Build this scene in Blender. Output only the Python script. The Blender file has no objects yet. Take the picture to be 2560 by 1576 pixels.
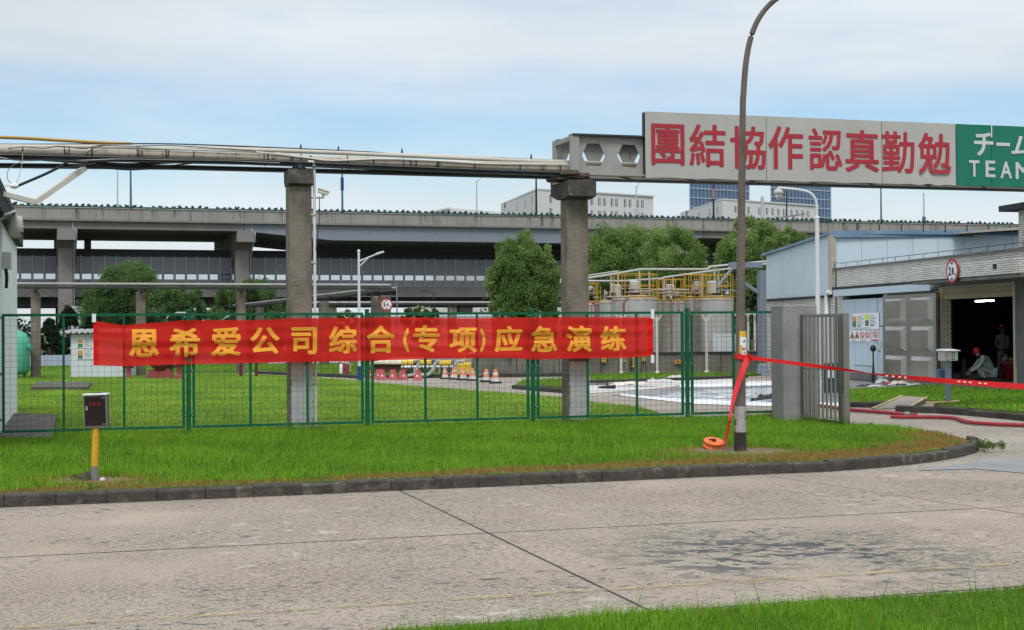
import bpy, math, random
import numpy as np
from mathutils import Vector, Matrix
R = math.radians
random.seed(7)
scn = bpy.context.scene
COL = scn.collection

# ------------------------------------------------------------------ camera
FPX = 3600.0
CAM = Vector((0, 0, 1.75))
ROT = Matrix.Rotation(R(90.6), 4, 'X') @ Matrix.Rotation(R(-0.43), 4, 'Z')
cd = bpy.data.cameras.new('camera')
cd.sensor_width = 36.0
cd.lens = 36.0 * FPX / 2560.0
cd.clip_start = 0.1
cd.clip_end = 6000
cam = bpy.data.objects.new('camera', cd)
cam.matrix_world = Matrix.Translation(CAM) @ ROT
COL.objects.link(cam)
scn.camera = cam

# ------------------------------------------------------------------ sky, sun, exposure
SUN_EL, SUN_AZ = R(56), R(182)          # azimuth measured clockwise from +Y
world = bpy.data.worlds.new('World')
scn.world = world
world.use_nodes = True
wn, wl = world.node_tree.nodes, world.node_tree.links
wn.clear()
w_out = wn.new('ShaderNodeOutputWorld')
bg_sky = wn.new('ShaderNodeBackground')
bg_cloud = wn.new('ShaderNodeBackground')
w_mix = wn.new('ShaderNodeMixShader')
sky = wn.new('ShaderNodeTexSky')
sky.sky_type = 'NISHITA'
sky.sun_disc = False
sky.sun_elevation = SUN_EL
sky.sun_rotation = SUN_AZ
sky.air_density = 1.3
sky.dust_density = 0.6
sky.ozone_density = 2.0
bg_sky.inputs['Strength'].default_value = 0.098
tint = wn.new('ShaderNodeMix'); tint.data_type = 'RGBA'; tint.blend_type = 'MULTIPLY'; tint.inputs[0].default_value = 1.0
tint.inputs[7].default_value = (.80, .95, 1.10, 1)
wl.new(sky.outputs[0], tint.inputs[6]); wl.new(tint.outputs[2], bg_sky.inputs[0])
tc = wn.new('ShaderNodeTexCoord')
sep = wn.new('ShaderNodeSeparateXYZ')
wl.new(tc.outputs['Generated'], sep.inputs[0])
mp = wn.new('ShaderNodeMapping')
mp.inputs['Scale'].default_value = (3.2, 3.2, 17.0)
mp.inputs['Location'].default_value = (1.7, 0.4, 0.9)
wl.new(tc.outputs['Generated'], mp.inputs[0])
nz = wn.new('ShaderNodeTexNoise')
nz.inputs['Scale'].default_value = 1.0
nz.inputs['Detail'].default_value = 7
nz.inputs['Roughness'].default_value = 0.52
wl.new(mp.outputs[0], nz.inputs['Vector'])
cr = wn.new('ShaderNodeValToRGB')
els = cr.color_ramp.elements
stops = [(0.0, .94), (.05, .88), (.085, .80), (.115, .60), (.145, .42), (.165, .54), (.19, .93), (.35, .90), (1.0, .86)]
els[0].position, els[0].color = stops[0][0], (stops[0][1],) * 3 + (1,)
els[1].position, els[1].color = stops[-1][0], (stops[-1][1],) * 3 + (1,)
for p, v in stops[1:-1]:
    e = els.new(p)
    e.color = (v, v, v, 1)
wl.new(sep.outputs['Z'], cr.inputs[0])
m1 = wn.new('ShaderNodeMath'); m1.operation = 'SUBTRACT'; m1.inputs[1].default_value = 0.5
wl.new(nz.outputs[0], m1.inputs[0])
m2 = wn.new('ShaderNodeMath'); m2.operation = 'MULTIPLY_ADD'; m2.use_clamp = True; m2.inputs[1].default_value = 2.1
wl.new(m1.outputs[0], m2.inputs[0]); wl.new(cr.outputs[0], m2.inputs[2])
cc = wn.new('ShaderNodeValToRGB')
cc.color_ramp.elements[0].position = .35; cc.color_ramp.elements[0].color = (.55, .595, .64, 1)
cc.color_ramp.elements[1].position = .7; cc.color_ramp.elements[1].color = (.70, .745, .79, 1)
mp2 = wn.new('ShaderNodeMapping'); mp2.inputs['Scale'].default_value = (2.0, 2.0, 9.0)
wl.new(tc.outputs['Generated'], mp2.inputs[0])
nz2 = wn.new('ShaderNodeTexNoise'); nz2.inputs['Scale'].default_value = 1.0; nz2.inputs['Detail'].default_value = 5
wl.new(mp2.outputs[0], nz2.inputs['Vector']); wl.new(nz2.outputs[0], cc.inputs[0])
wl.new(cc.outputs[0], bg_cloud.inputs[0])
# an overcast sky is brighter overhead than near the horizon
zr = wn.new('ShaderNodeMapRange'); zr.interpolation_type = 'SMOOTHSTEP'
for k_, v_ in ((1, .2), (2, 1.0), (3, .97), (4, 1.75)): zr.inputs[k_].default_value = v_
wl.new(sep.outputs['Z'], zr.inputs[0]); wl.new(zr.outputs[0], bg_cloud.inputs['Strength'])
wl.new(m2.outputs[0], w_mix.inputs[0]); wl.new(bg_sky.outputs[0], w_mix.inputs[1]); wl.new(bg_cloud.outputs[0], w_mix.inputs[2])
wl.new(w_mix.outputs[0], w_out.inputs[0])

sd = bpy.data.lights.new('sun', 'SUN')
sd.energy = 1.6
sd.angle = R(20)
sd.color = (1.0, .96, .90)
sun = bpy.data.objects.new('sun', sd)
sdir = Vector((math.sin(SUN_AZ) * math.cos(SUN_EL), math.cos(SUN_AZ) * math.cos(SUN_EL), math.sin(SUN_EL)))
sun.rotation_euler = sdir.to_track_quat('Z', 'Y').to_euler()
sun.location = sdir * 50
COL.objects.link(sun)

vs = scn.view_settings
vs.view_transform = 'Standard'; vs.look = 'None'; vs.exposure = 0.35; vs.gamma = 1.0; vs.use_curve_mapping = False
scn.cycles.use_denoising = True
scn.cycles.max_bounces = 8
scn.cycles.transparent_max_bounces = 16
scn.cycles.caustics_reflective = False
scn.cycles.caustics_refractive = False

# ------------------------------------------------------------------ placing helpers: a sight line meets a real plane
R3 = ROT.to_3x3()
def ray(px, py):
    return R3 @ Vector(((px - 1280) / FPX, (788 - py) / FPX, -1))
def A(px, py, Y):
    d = ray(px, py)
    return CAM + d * (Y / d.y)
def G(px, py, z=0.0):
    d = ray(px, py)
    return CAM + d * ((z - CAM.z) / d.z)
def VP(px, py, p0, u):
    d = ray(px, py)
    n = Vector((-u.y, u.x, 0))
    return CAM + d * ((p0 - CAM).dot(n) / d.dot(n))
TH = math.atan(.3057)
U = Vector((math.cos(TH), math.sin(TH), 0))
N = Vector((-math.sin(TH), math.cos(TH), 0))
F0 = Vector((0, 24.72, 0))
def FP(px, py, off=0.0):
    return VP(px, py, F0 + N * off, U)
def zc(p, z):
    return Vector((p.x, p.y, z))

# ------------------------------------------------------------------ materials
MATS = {}
def mat(name, c, c2=None, var=.18, scale=3.0, rough=.75, metal=0.0, bump=0.0, bscale=30.0, stain=None, sscale=(1, 1, 1), sfreq=2.0,
        sat=.5, swid=.18, spec=.4, emit=None, transl=0.0, vcol=False, detail=6, hi=None):
    """noise-varied Principled surface; stain = colour of dirt with a shape of its own"""
    m = bpy.data.materials.new(name)
    m.use_nodes = True
    n, l = m.node_tree.nodes, m.node_tree.links
    b = n['Principled BSDF']
    b.inputs['Roughness'].default_value = rough
    b.inputs['Metallic'].default_value = metal
    b.inputs['Specular IOR Level'].default_value = spec
    t = n.new('ShaderNodeTexCoord')
    co = t.outputs['Object']
    if vcol:
        a = n.new('ShaderNodeAttribute'); a.attribute_name = 'Col'
        colour = a.outputs['Color']
    else:
        z = n.new('ShaderNodeTexNoise')
        z.inputs['Scale'].default_value = scale; z.inputs['Detail'].default_value = detail; z.inputs['Roughness'].default_value = .6
        l.new(co, z.inputs['Vector'])
        r = n.new('ShaderNodeValToRGB')
        r.color_ramp.elements[0].position = .3; r.color_ramp.elements[1].position = .7
        a1 = [x * (1 - var) for x in c]; a2 = c2 if c2 else [x * (1 + var) for x in c]
        r.color_ramp.elements[0].color = (*a1, 1); r.color_ramp.elements[1].color = (*a2, 1)
        l.new(z.outputs[0], r.inputs[0])
        colour = r.outputs[0]
    if stain:
        mpn = n.new('ShaderNodeMapping'); mpn.inputs['Scale'].default_value = sscale
        l.new(co, mpn.inputs[0])
        z2 = n.new('ShaderNodeTexNoise'); z2.inputs['Scale'].default_value = sfreq; z2.inputs['Detail'].default_value = 8
        z2.inputs['Roughness'].default_value = .65
        l.new(mpn.outputs[0], z2.inputs['Vector'])
        mr = n.new('ShaderNodeMapRange'); mr.inputs[1].default_value = sat; mr.inputs[2].default_value = sat + swid
        l.new(z2.outputs[0], mr.inputs[0])
        mx = n.new('ShaderNodeMix'); mx.data_type = 'RGBA'
        l.new(mr.outputs[0], mx.inputs[0]); l.new(colour, mx.inputs[6]); mx.inputs[7].default_value = (*stain, 1)
        colour = mx.outputs[2]
    l.new(colour, b.inputs['Base Color'])
    if bump:
        z3 = n.new('ShaderNodeTexNoise'); z3.inputs['Scale'].default_value = bscale; z3.inputs['Detail'].default_value = 5
        l.new(co, z3.inputs['Vector'])
        bp = n.new('ShaderNodeBump'); bp.inputs['Strength'].default_value = bump; bp.inputs['Distance'].default_value = .02
        l.new(z3.outputs[0], bp.inputs['Height']); l.new(bp.outputs[0], b.inputs['Normal'])
    if emit:
        b.inputs['Emission Color'].default_value = (*emit[0], 1); b.inputs['Emission Strength'].default_value = emit[1]
    if transl:
        tr = n.new('ShaderNodeBsdfTranslucent'); l.new(colour, tr.inputs[0])
        ms = n.new('ShaderNodeMixShader'); ms.inputs[0].default_value = transl
        l.new(b.outputs[0], ms.inputs[1]); l.new(tr.outputs[0], ms.inputs[2])
        l.new(ms.outputs[0], n['Material Output'].inputs[0])
    MATS[name] = m
    return m

def brick_mat(name, c1, c2, mortar, bw, bh, ms=.012):
    m = bpy.data.materials.new(name); m.use_nodes = True
    n, l = m.node_tree.nodes, m.node_tree.links
    b = n['Principled BSDF']; b.inputs['Roughness'].default_value = .7
    t = n.new('ShaderNodeTexCoord'); s = n.new('ShaderNodeSeparateXYZ'); cmb = n.new('ShaderNodeCombineXYZ')
    ad = n.new('ShaderNodeMath'); ad.operation = 'ADD'
    l.new(t.outputs['Object'], s.inputs[0]); l.new(s.outputs[0], ad.inputs[0]); l.new(s.outputs[1], ad.inputs[1])
    l.new(ad.outputs[0], cmb.inputs[0]); l.new(s.outputs[2], cmb.inputs[1])
    k = n.new('ShaderNodeTexBrick')
    k.inputs['Scale'].default_value = 1.0; k.inputs['Brick Width'].default_value = bw; k.inputs['Row Height'].default_value = bh
    k.inputs['Mortar Size'].default_value = ms; k.inputs['Mortar Smooth'].default_value = .2
    k.inputs['Color1'].default_value = (*c1, 1); k.inputs['Color2'].default_value = (*c2, 1); k.inputs['Mortar'].default_value = (*mortar, 1)
    l.new(cmb.outputs[0], k.inputs['Vector'])
    z = n.new('ShaderNodeTexNoise'); z.inputs['Scale'].default_value = .9; z.inputs['Detail'].default_value = 8
    mpn = n.new('ShaderNodeMapping'); mpn.inputs['Scale'].default_value = (2, 2, .5)
    l.new(t.outputs['Object'], mpn.inputs[0]); l.new(mpn.outputs[0], z.inputs['Vector'])
    mr = n.new('ShaderNodeMapRange'); mr.inputs[1].default_value = .5; mr.inputs[2].default_value = .85; mr.inputs[4].default_value = .4
    l.new(z.outputs[0], mr.inputs[0])
    mx = n.new('ShaderNodeMix'); mx.data_type = 'RGBA'; l.new(mr.outputs[0], mx.inputs[0]); l.new(k.outputs[0], mx.inputs[6])
    mx.inputs[7].default_value = (.11, .10, .09, 1)
    l.new(mx.outputs[2], b.inputs['Base Color'])
    bp = n.new('ShaderNodeBump'); bp.invert = True; bp.inputs['Strength'].default_value = .6; bp.inputs['Distance'].default_value = .01
    l.new(k.outputs['Fac'], bp.inputs['Height']); l.new(bp.outputs[0], b.inputs['Normal'])
    return m

M_soil = mat('soil', (.07, .06, .035), (.05, .075, .02), scale=1.2, rough=.95, bump=.6)
M_lawnsoil = mat('lawn_soil', (.06, .125, .014), (.095, .165, .020), scale=2.5, rough=.95, bump=.5)
M_kerb = mat('kerb_concrete', (.058, .050, .040), var=.35, scale=6, rough=.9, bump=.8, bscale=25, stain=(.15, .13, .105), sfreq=5, sat=.55, swid=.12)
M_kerbdark = mat('old_kerb', (.045, .042, .036), var=.4, scale=4, rough=.9, bump=.6)
M_pillar = mat('pillar_concrete', (.135, .112, .086), (.245, .208, .168), scale=1.7, rough=.88, bump=.5, bscale=26, stain=(.075, .060, .046), sscale=(2.2, 2.2, .45), sfreq=2.0, sat=.50, swid=.22)
M_cap = mat('dark_cap_concrete', (.075, .065, .055), var=.45, scale=4, rough=.92, bump=.7, bscale=18, stain=(.16, .14, .12), sfreq=5, sat=.57, swid=.12)
M_plaster = mat('grey_plaster', (.44, .44, .435), var=.14, scale=3, rough=.9, bump=.5, bscale=14, stain=(.17, .165, .16), sfreq=4, sat=.60, swid=.06)
M_gpost = mat('gatepost_render', (.25, .245, .24), var=.25, scale=1.8, rough=.9, bump=.3, bscale=30, stain=(.12, .117, .113), sfreq=1.5, sat=.5, swid=.3)
M_conc = mat('viaduct_concrete', (.27, .255, .235), var=.12, scale=.25, rough=.9, stain=(.075, .07, .06), sscale=(1.3, 1.3, .10), sfreq=.9, sat=.54, swid=.13)
M_concg = mat('girder_concrete', (.22, .205, .19), var=.14, scale=.2, rough=.9, stain=(.13, .12, .11), sscale=(.5, .5, .1), sfreq=.6, sat=.58, swid=.2)
M_steelg = mat('bluegrey_girder_paint', (.21, .235, .275), var=.06, scale=.1, rough=.6)
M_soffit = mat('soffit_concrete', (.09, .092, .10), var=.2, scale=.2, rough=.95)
M_noise = mat('noise_barrier_grey', (.24, .255, .285), var=.12, scale=.5, rough=.5, spec=.3)
M_noised = mat('noise_barrier_dark', (.075, .078, .085), var=.15, scale=.3, rough=.6)
M_npost = mat('barrier_post_steel', (.40, .42, .45), var=.1, rough=.5)
M_rail = mat('green_handrail', (.012, .075, .055), rough=.5)
M_green = mat('fence_green', (.002, .095, .040), (.003, .115, .05), scale=6, rough=.5, spec=.25)
M_wire = mat('fence_wire', (.008, .052, .03), rough=.5)
M_bolt = mat('bolt_zinc', (.5, .5, .5), rough=.35, metal=1)
M_white = mat('white_paint', (.72, .73, .74), var=.06, rough=.5)
M_whitewall = mat('white_wall_paint', (.76, .78, .77), var=.07, scale=1.2, rough=.85, bump=.15, stain=(.14, .135, .125), sfreq=3.2, sat=.67, swid=.03)
M_dark = mat('dark_metal', (.018, .019, .02), var=.3, rough=.6)
M_black = mat('black_rubber', (.012, .012, .013), rough=.6)
M_roofdark = mat('dark_roofing', (.025, .026, .03), var=.4, rough=.8)
M_tan = mat('pipe_cladding', (.40, .345, .275), var=.16, scale=2.5, rough=.6, stain=(.055, .045, .035), sscale=(4, 4, 1.5), sfreq=1.6, sat=.54, swid=.14)
M_cream = mat('cream_pipe', (.56, .53, .47), var=.08, scale=2, rough=.5)
M_pipegrey = mat('dull_grey_pipe', (.34, .325, .30), var=.15, scale=2, rough=.6)
M_beam = mat('dark_steel_beam', (.035, .042, .045), var=.35, scale=3, rough=.65)
M_greybeam = mat('grey_channel', (.17, .17, .168), var=.2, scale=4, rough=.6)
M_yellow = mat('yellow_paint', (.62, .33, .02), var=.12, scale=3, rough=.5)
M_ochre = mat('ochre_pipe_paint', (.40, .235, .03), var=.15, scale=3, rough=.6)
M_safety = mat('safety_yellow', (.68, .40, .03), var=.2, scale=5, rough=.5)
M_girder = mat('girder_paint', (.30, .295, .275), var=.1, scale=2.5, rough=.6, stain=(.17, .085, .035), sscale=(3, 3, 1.2), sfreq=2.6, sat=.635, swid=.03)
M_signw = mat('sign_white', (.40, .392, .365), var=.07, scale=1.2, rough=.5, stain=(.28, .27, .245), sscale=(3, 3, .3), sfreq=2.0, sat=.58, swid=.3)
M_signg = mat('sign_green', (.004, .155, .098), var=.05, scale=2, rough=.45)
M_signred = mat('sign_red', (.36, .022, .035), var=.07, scale=4, rough=.55)
M_signsil = mat('sign_letter_grey', (.52, .54, .55), var=.05, rough=.5)
M_rustpole = mat('weathered_pole', (.135, .112, .095), var=.18, scale=3.5, rough=.8, bump=.3, stain=(.095, .052, .028), sscale=(2.5, 2.5, .35), sfreq=2.0, sat=.51, swid=.16)
M_paint_w = mat('chipped_white', (.36, .35, .335), var=.2, scale=6, rough=.85, bump=.4, stain=(.11, .095, .08), sfreq=6, sat=.47, swid=.06, sscale=(1, 1, .4))
M_paint_k = mat('chipped_black', (.035, .03, .028), var=.4, scale=6, rough=.8, bump=.3, stain=(.10, .085, .07), sfreq=5, sat=.57, swid=.1)
M_stain = mat('stainless', (.30, .295, .27), var=.12, scale=2, rough=.25, metal=1)
M_stainp = mat('stainless_sheet', (.40, .385, .35), var=.14, scale=1.2, rough=.30, metal=1)
M_boxgrey = mat('grey_cabinet_paint', (.42, .42, .39), var=.08, rough=.5)
M_smoked = mat('smoked_brown_glass', (.016, .009, .009), rough=.12, spec=.5)
M_redprint = mat('red_print', (.52, .03, .03), rough=.6)
M_blackprint = mat('black_print', (.03, .03, .03), rough=.7)
M_greyprint = mat('grey_print', (.28, .29, .31), rough=.7)
M_orangeprint = mat('orange_print', (.62, .28, .05), rough=.6)
M_greenprint = mat('green_print', (.08, .16, .10), rough=.6)
M_limeprint = mat('lime_print', (.60, .66, .06), rough=.6)
M_blueprint = mat('blue_print', (.05, .13, .24), rough=.6)
M_railyel = mat('rail_yellow', (.50, .27, .02), var=.3, scale=4, rough=.6)
M_fadedyellow = mat('faded_yellow_paint', (.30, .21, .08), var=.3, scale=5, rough=.7)
M_tealtank = mat('mint_tank_paint', (.10, .44, .29), var=.06, scale=1.5, rough=.45)
M_corr = mat('corrugated_sheet', (.36, .355, .345), var=.2, scale=3, rough=.7)
M_shed = mat('shed_white', (.56, .60, .61), var=.06, scale=1.5, rough=.6)
M_lav = mat('lavender_panel', (.38, .42, .54), var=.08, scale=1, rough=.6)
M_redpaint = mat('old_red_paint', (.23, .035, .035), var=.25, scale=5, rough=.6)
M_maroon = mat('maroon_brick', (.11, .026, .028), var=.2, scale=4, rough=.8)
M_creamroof = mat('cream_roof_sheet', (.62, .56, .42), var=.1, rough=.6)
M_tank = mat('tank_cladding', (.50, .49, .465), (.36, .35, .33), scale=1.2, rough=.5, metal=.0, stain=(.17, .155, .135), sscale=(5, 5, .12), sfreq=1.8, sat=.53, swid=.15)
M_tankdirty = mat('tank_top_dirty', (.33, .27, .21), var=.25, scale=3, rough=.8)
M_bund = mat('bund_concrete', (.16, .148, .125), var=.3, scale=1.0, rough=.95, bump=.4, bscale=10, stain=(.035, .033, .028), sscale=(1.6, 1.6, .35), sfreq=1.5, sat=.52, swid=.16)
M_hall = mat('pale_blue_cladding', (.52, .63, .69), var=.04, scale=.6, rough=.5, stain=(.40, .46, .49), sscale=(1.5, 1.5, .2), sfreq=1.2, sat=.6, swid=.2)
M_hallblue = mat('blue_fascia', (.085, .19, .34), (.25, .34, .42), scale=.35, rough=.5)
M_beige = mat('beige_trim', (.38, .35, .28), var=.1, rough=.6)
M_brick = brick_mat('white_brick', (.78, .76, .70), (.62, .60, .55), (.13, .125, .115), .20, .055, .0085)
M_doorblue = mat('door_pale_blue', (.44, .54, .61), var=.04, scale=1, rough=.45, stain=(.28, .28, .26), sscale=(1, 1, .6), sfreq=2, sat=.68, swid=.1)
M_innershade = mat('interior_shade_black', (.012, .012, .013), var=.2, rough=.9)  # near-black colour puts the deep room's shade into its walls and ceiling
M_innerfloor = mat('interior_floor', (.22, .22, .21), var=.3, scale=2, rough=.8)
M_shutter = mat('shutter_tan', (.30, .235, .14), var=.15, scale=2, rough=.6)
M_oldconc = mat('weathered_soffit', (.15, .145, .135), var=.3, scale=2, rough=.9, bump=.4)
M_jamb = mat('stone_grey_jamb', (.11, .112, .108), var=.25, scale=3, rough=.8, stain=(.2, .2, .19), sscale=(.6, .6, 3), sfreq=2, sat=.62, swid=.06)
M_tape = mat('red_tape', (.74, .014, .018), var=.08, scale=8, rough=.38, spec=.5, transl=.2)
M_tapew = mat('tape_white_print', (.75, .55, .52), rough=.5)
M_reel = mat('orange_reel_plastic', (.85, .15, .025), var=.08, scale=10, rough=.4)
M_reelside = mat('orange_tape_roll', (.80, .13, .02), (.90, .30, .10), scale=40, rough=.5)
M_hose = mat('red_fire_hose', (.30, .022, .03), var=.2, scale=6, rough=.65, bump=.3, bscale=120)
M_conewhite = mat('cone_white_dirty', (.60, .55, .52), var=.12, scale=6, rough=.6)
M_coneorange = mat('cone_orange_faded', (.62, .19, .11), var=.15, scale=8, rough=.6)
M_barrier = mat('barrier_red_plastic', (.50, .05, .055), (.60, .16, .17), scale=5, rough=.5)
M_drum = mat('drum_yellow', (.66, .44, .04), var=.15, scale=4, rough=.5, stain=(.25, .16, .03), sfreq=4, sat=.64, swid=.1)
M_duct = mat('grey_flexible_duct', (.36, .36, .35), var=.15, scale=8, rough=.7)
M_foam = mat('foam_white', (.66, .67, .69), var=.04, scale=3, rough=.95, bump=.8, bscale=7)
M_helmet = mat('red_helmet', (.70, .025, .03), rough=.3, spec=.5)
M_skin = mat('skin', (.42, .25, .17), rough=.6)
M_uniform = mat('grey_green_uniform', (.52, .60, .55), var=.12, scale=6, rough=.9, bump=.3, bscale=20)
M_trouser = mat('pale_trousers', (.55, .60, .58), var=.1, scale=6, rough=.9)
M_shoe = mat('black_shoe', (.02, .02, .02), rough=.6)
M_mask = mat('face_mask', (.55, .6, .66), rough=.8)
M_bin = mat('bin_red_plastic', (.42, .035, .04), var=.1, rough=.45)
M_cloth = mat('pale_cloth', (.66, .58, .50), var=.1, rough=.9)
M_hivis = mat('hivis_yellow', (.62, .68, .05), rough=.8)
M_lampglass = mat('lamp_glass', (.62, .62, .60), rough=.2)
M_bluepaint = mat('blue_paint', (.015, .05, .21), var=.1, rough=.5)
M_towerglass = mat('blue_curtain_glass', (.045, .10, .20), (.085, .16, .28), scale=.03, rough=.15, spec=.8)
M_towerband = mat('pale_spandrel', (.34, .42, .52), rough=.4)
M_bwhite = mat('white_office_wall', (.62, .62, .61), var=.04, scale=.05, rough=.8)
M_win = mat('window_dark_glass', (.10, .115, .13), var=.3, scale=.2, rough=.15, spec=.6)
M_bark = mat('bark', (.055, .045, .035), var=.3, scale=4, rough=.95, bump=.5)
M_leaf = mat('leaf', (0, 0, 0), rough=.6, vcol=True, transl=.5, spec=.12)
M_blade = mat('grass_blade', (0, 0, 0), rough=.55, vcol=True, transl=.4, spec=.25)
M_steelcol = mat('bluegrey_column', (.17, .20, .25), var=.1, scale=2, rough=.55)
M_pvc = mat('white_conduit', (.62, .62, .61), var=.08, rough=.45)
M_debris = mat('white_plastic_debris', (.50, .49, .465), var=.15, scale=8, rough=.7)
M_light = mat('fluorescent_tube', (.9, .9, .9), emit=((1, .98, .95), 30.0))
M_navy = mat('navy_cabinet', (.02, .025, .05), var=.2, rough=.5)

def G0(px, py):
    d = ROT.to_3x3() @ Vector(((px - 1280) / FPX, (788 - py) / FPX, -1)); return CAM + d * (-CAM.z / d.z)
def road_mat(name, base, patch=True, rough=.85, centre=None):
    m = mat(name, base, var=.10, scale=.55, rough=rough, bump=.25, bscale=45)
    n, l = m.node_tree.nodes, m.node_tree.links
    b = n['Principled BSDF']
    t = n.new('ShaderNodeTexCoord')
    src = b.inputs['Base Color'].links[0].from_socket
    # fine dark pitting, where the cement skin has worn away
    def layer(src, freq, lo, hi, colr, gate_freq, glo, ghi, dist=0.0, seed=0.0, stretch=(1, 1, 1), near=None):
        mp_ = n.new('ShaderNodeMapping'); mp_.inputs['Location'].default_value = (seed, seed * .7, 0); mp_.inputs['Scale'].default_value = stretch
        mp_.inputs['Rotation'].default_value = (0, 0, -TH)
        l.new(t.outputs['Object'], mp_.inputs[0])
        z = n.new('ShaderNodeTexNoise'); z.inputs['Scale'].default_value = freq; z.inputs['Detail'].default_value = 6; z.inputs['Roughness'].default_value = .62
        z.inputs['Distortion'].default_value = dist
        g = n.new('ShaderNodeTexNoise'); g.inputs['Scale'].default_value = gate_freq; g.inputs['Detail'].default_value = 3
        l.new(mp_.outputs[0], z.inputs['Vector']); l.new(mp_.outputs[0], g.inputs['Vector'])
        a = n.new('ShaderNodeMapRange'); a.inputs[1].default_value = lo; a.inputs[2].default_value = hi
        c = n.new('ShaderNodeMapRange'); c.inputs[1].default_value = glo; c.inputs[2].default_value = ghi
        l.new(z.outputs[0], a.inputs[0]); l.new(g.outputs[0], c.inputs[0])
        mu = n.new('ShaderNodeMath'); mu.operation = 'MULTIPLY'; l.new(a.outputs[0], mu.inputs[0]); l.new(c.outputs[0], mu.inputs[1])
        if near is not None:            # this stain lies in one place on the road
            vd = n.new('ShaderNodeVectorMath'); vd.operation = 'DISTANCE'; vd.inputs[1].default_value = near[0]
            l.new(t.outputs['Object'], vd.inputs[0])
            nr = n.new('ShaderNodeMapRange'); nr.inputs[1].default_value = near[1]; nr.inputs[2].default_value = near[2]; nr.inputs[3].default_value = 0; nr.inputs[4].default_value = 1
            l.new(vd.outputs['Value'], nr.inputs[0])
            m2_ = n.new('ShaderNodeMath'); m2_.operation = 'MULTIPLY'; l.new(mu.outputs[0], m2_.inputs[0]); l.new(nr.outputs[0], m2_.inputs[1]); mu = m2_
        mx = n.new('ShaderNodeMix'); mx.data_type = 'RGBA'; l.new(mu.outputs[0], mx.inputs[0]); l.new(src, mx.inputs[6]); mx.inputs[7].default_value = (*colr, 1)
        return mx.outputs[2]
    src = layer(src, 21, .535, .575, (.115, .102, .086), .35, .36, .52, .6, 3.1, (1, 1.4, 1))
    src = layer(src, 46, .53, .57, (.135, .120, .100), .8, .34, .48, .3, 9.7)
    src = layer(src, 4.5, .57, .66, (.40, .355, .30), .5, .45, .6, .5, 21.3)
    src = layer(src, 70, .56, .62, (.46, .42, .37), .6, .40, .55, .2, 5.5)
    if patch:
        src = layer(src, 5.0, .505, .53, (.055, .058, .06), 1.1, .36, .46, .9, 13.0, (.75, 1.3, 1), (centre, 1.75, .7))
        src = layer(src, 10.0, .575, .60, (.085, .083, .08), .6, .46, .56, .8, 31.0, (.8, 1.3, 1))
    l.new(src, b.inputs['Base Color'])
    return m
M_road = road_mat('concrete_road', (.325, .264, .200), centre=G0(1960, 1385))
M_siteroad = road_mat('site_concrete', (.32, .272, .22), patch=False)
M_joint = mat('joint_tar', (.035, .033, .03), rough=.9)
M_fadedyellow2 = mat('worn_edge_yellow', (.48, .36, .14), var=.25, scale=5, rough=.8)
M_ramp = mat('ramp_concrete', (.26, .23, .19), var=.12, scale=3, rough=.9)

# wet ground (an actual film of water over concrete)
M_wet = mat('wet_concrete', (.22, .24, .27), (.29, .31, .34), scale=.8, rough=.22, spec=.6, stain=(.42, .44, .47), sscale=(.35, 1.6, 1), sfreq=2.2, sat=.52, swid=.22)
M_wet2 = mat('damp_concrete', (.16, .155, .15), (.20, .19, .185), scale=1.2, rough=.4, spec=.5)

# translucent banner cloth
def banner_mat(name, c, through):
    m = mat(name, c, var=.07, scale=3, rough=.7, spec=.25)
    n, l = m.node_tree.nodes, m.node_tree.links
    b = n['Principled BSDF']
    tr = n.new('ShaderNodeBsdfTransparent'); tl = n.new('ShaderNodeBsdfTranslucent')
    tr.inputs[0].default_value = (1.0, .25, .22, 1) if through > .08 else (1, .6, .2, 1)
    tl.inputs[0].default_value = (*c, 1)
    a = n.new('ShaderNodeMixShader'); a.inputs[0].default_value = .52 if through > .08 else .3
    l.new(b.outputs[0], a.inputs[1]); l.new(tl.outputs[0], a.inputs[2])
    k = n.new('ShaderNodeMixShader'); k.inputs[0].default_value = through
    l.new(a.outputs[0], k.inputs[1]); l.new(tr.outputs[0], k.inputs[2])
    l.new(k.outputs[0], n['Material Output'].inputs[0])
    return m
M_banner = banner_mat('banner_cloth', (.95, .030, .022), .20)
M_letter = banner_mat('banner_letter', (.98, .50, .06), .04)
def glass_mat(name, col, fac):
    m = mat(name, col, rough=.08, spec=.6)
    n, l = m.node_tree.nodes, m.node_tree.links
    tr = n.new('ShaderNodeBsdfTransparent'); tr.inputs[0].default_value = (.95, .97, 1, 1)
    k = n.new('ShaderNodeMixShader'); k.inputs[0].default_value = fac
    l.new(n['Principled BSDF'].outputs[0], k.inputs[1]); l.new(tr.outputs[0], k.inputs[2]); l.new(k.outputs[0], n['Material Output'].inputs[0])
    return m
M_pane = glass_mat('clear_pane', (.6, .65, .7), .8)
def worn_paint(name, c, lo, hi, freq):
    m = mat(name, c, var=.12, scale=6, rough=.8)
    n, l = m.node_tree.nodes, m.node_tree.links
    t = n.new('ShaderNodeTexCoord')
    z = n.new('ShaderNodeTexNoise'); z.inputs['Scale'].default_value = freq; z.inputs['Detail'].default_value = 8; z.inputs['Roughness'].default_value = .7
    l.new(t.outputs['Object'], z.inputs['Vector'])
    r = n.new('ShaderNodeMapRange'); r.inputs[1].default_value = lo; r.inputs[2].default_value = hi
    l.new(z.outputs[0], r.inputs[0])
    tr = n.new('ShaderNodeBsdfTransparent'); k = n.new('ShaderNodeMixShader')
    l.new(r.outputs[0], k.inputs[0]); l.new(tr.outputs[0], k.inputs[1]); l.new(n['Principled BSDF'].outputs[0], k.inputs[2])
    l.new(k.outputs[0], n['Material Output'].inputs[0])
    return m
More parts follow.
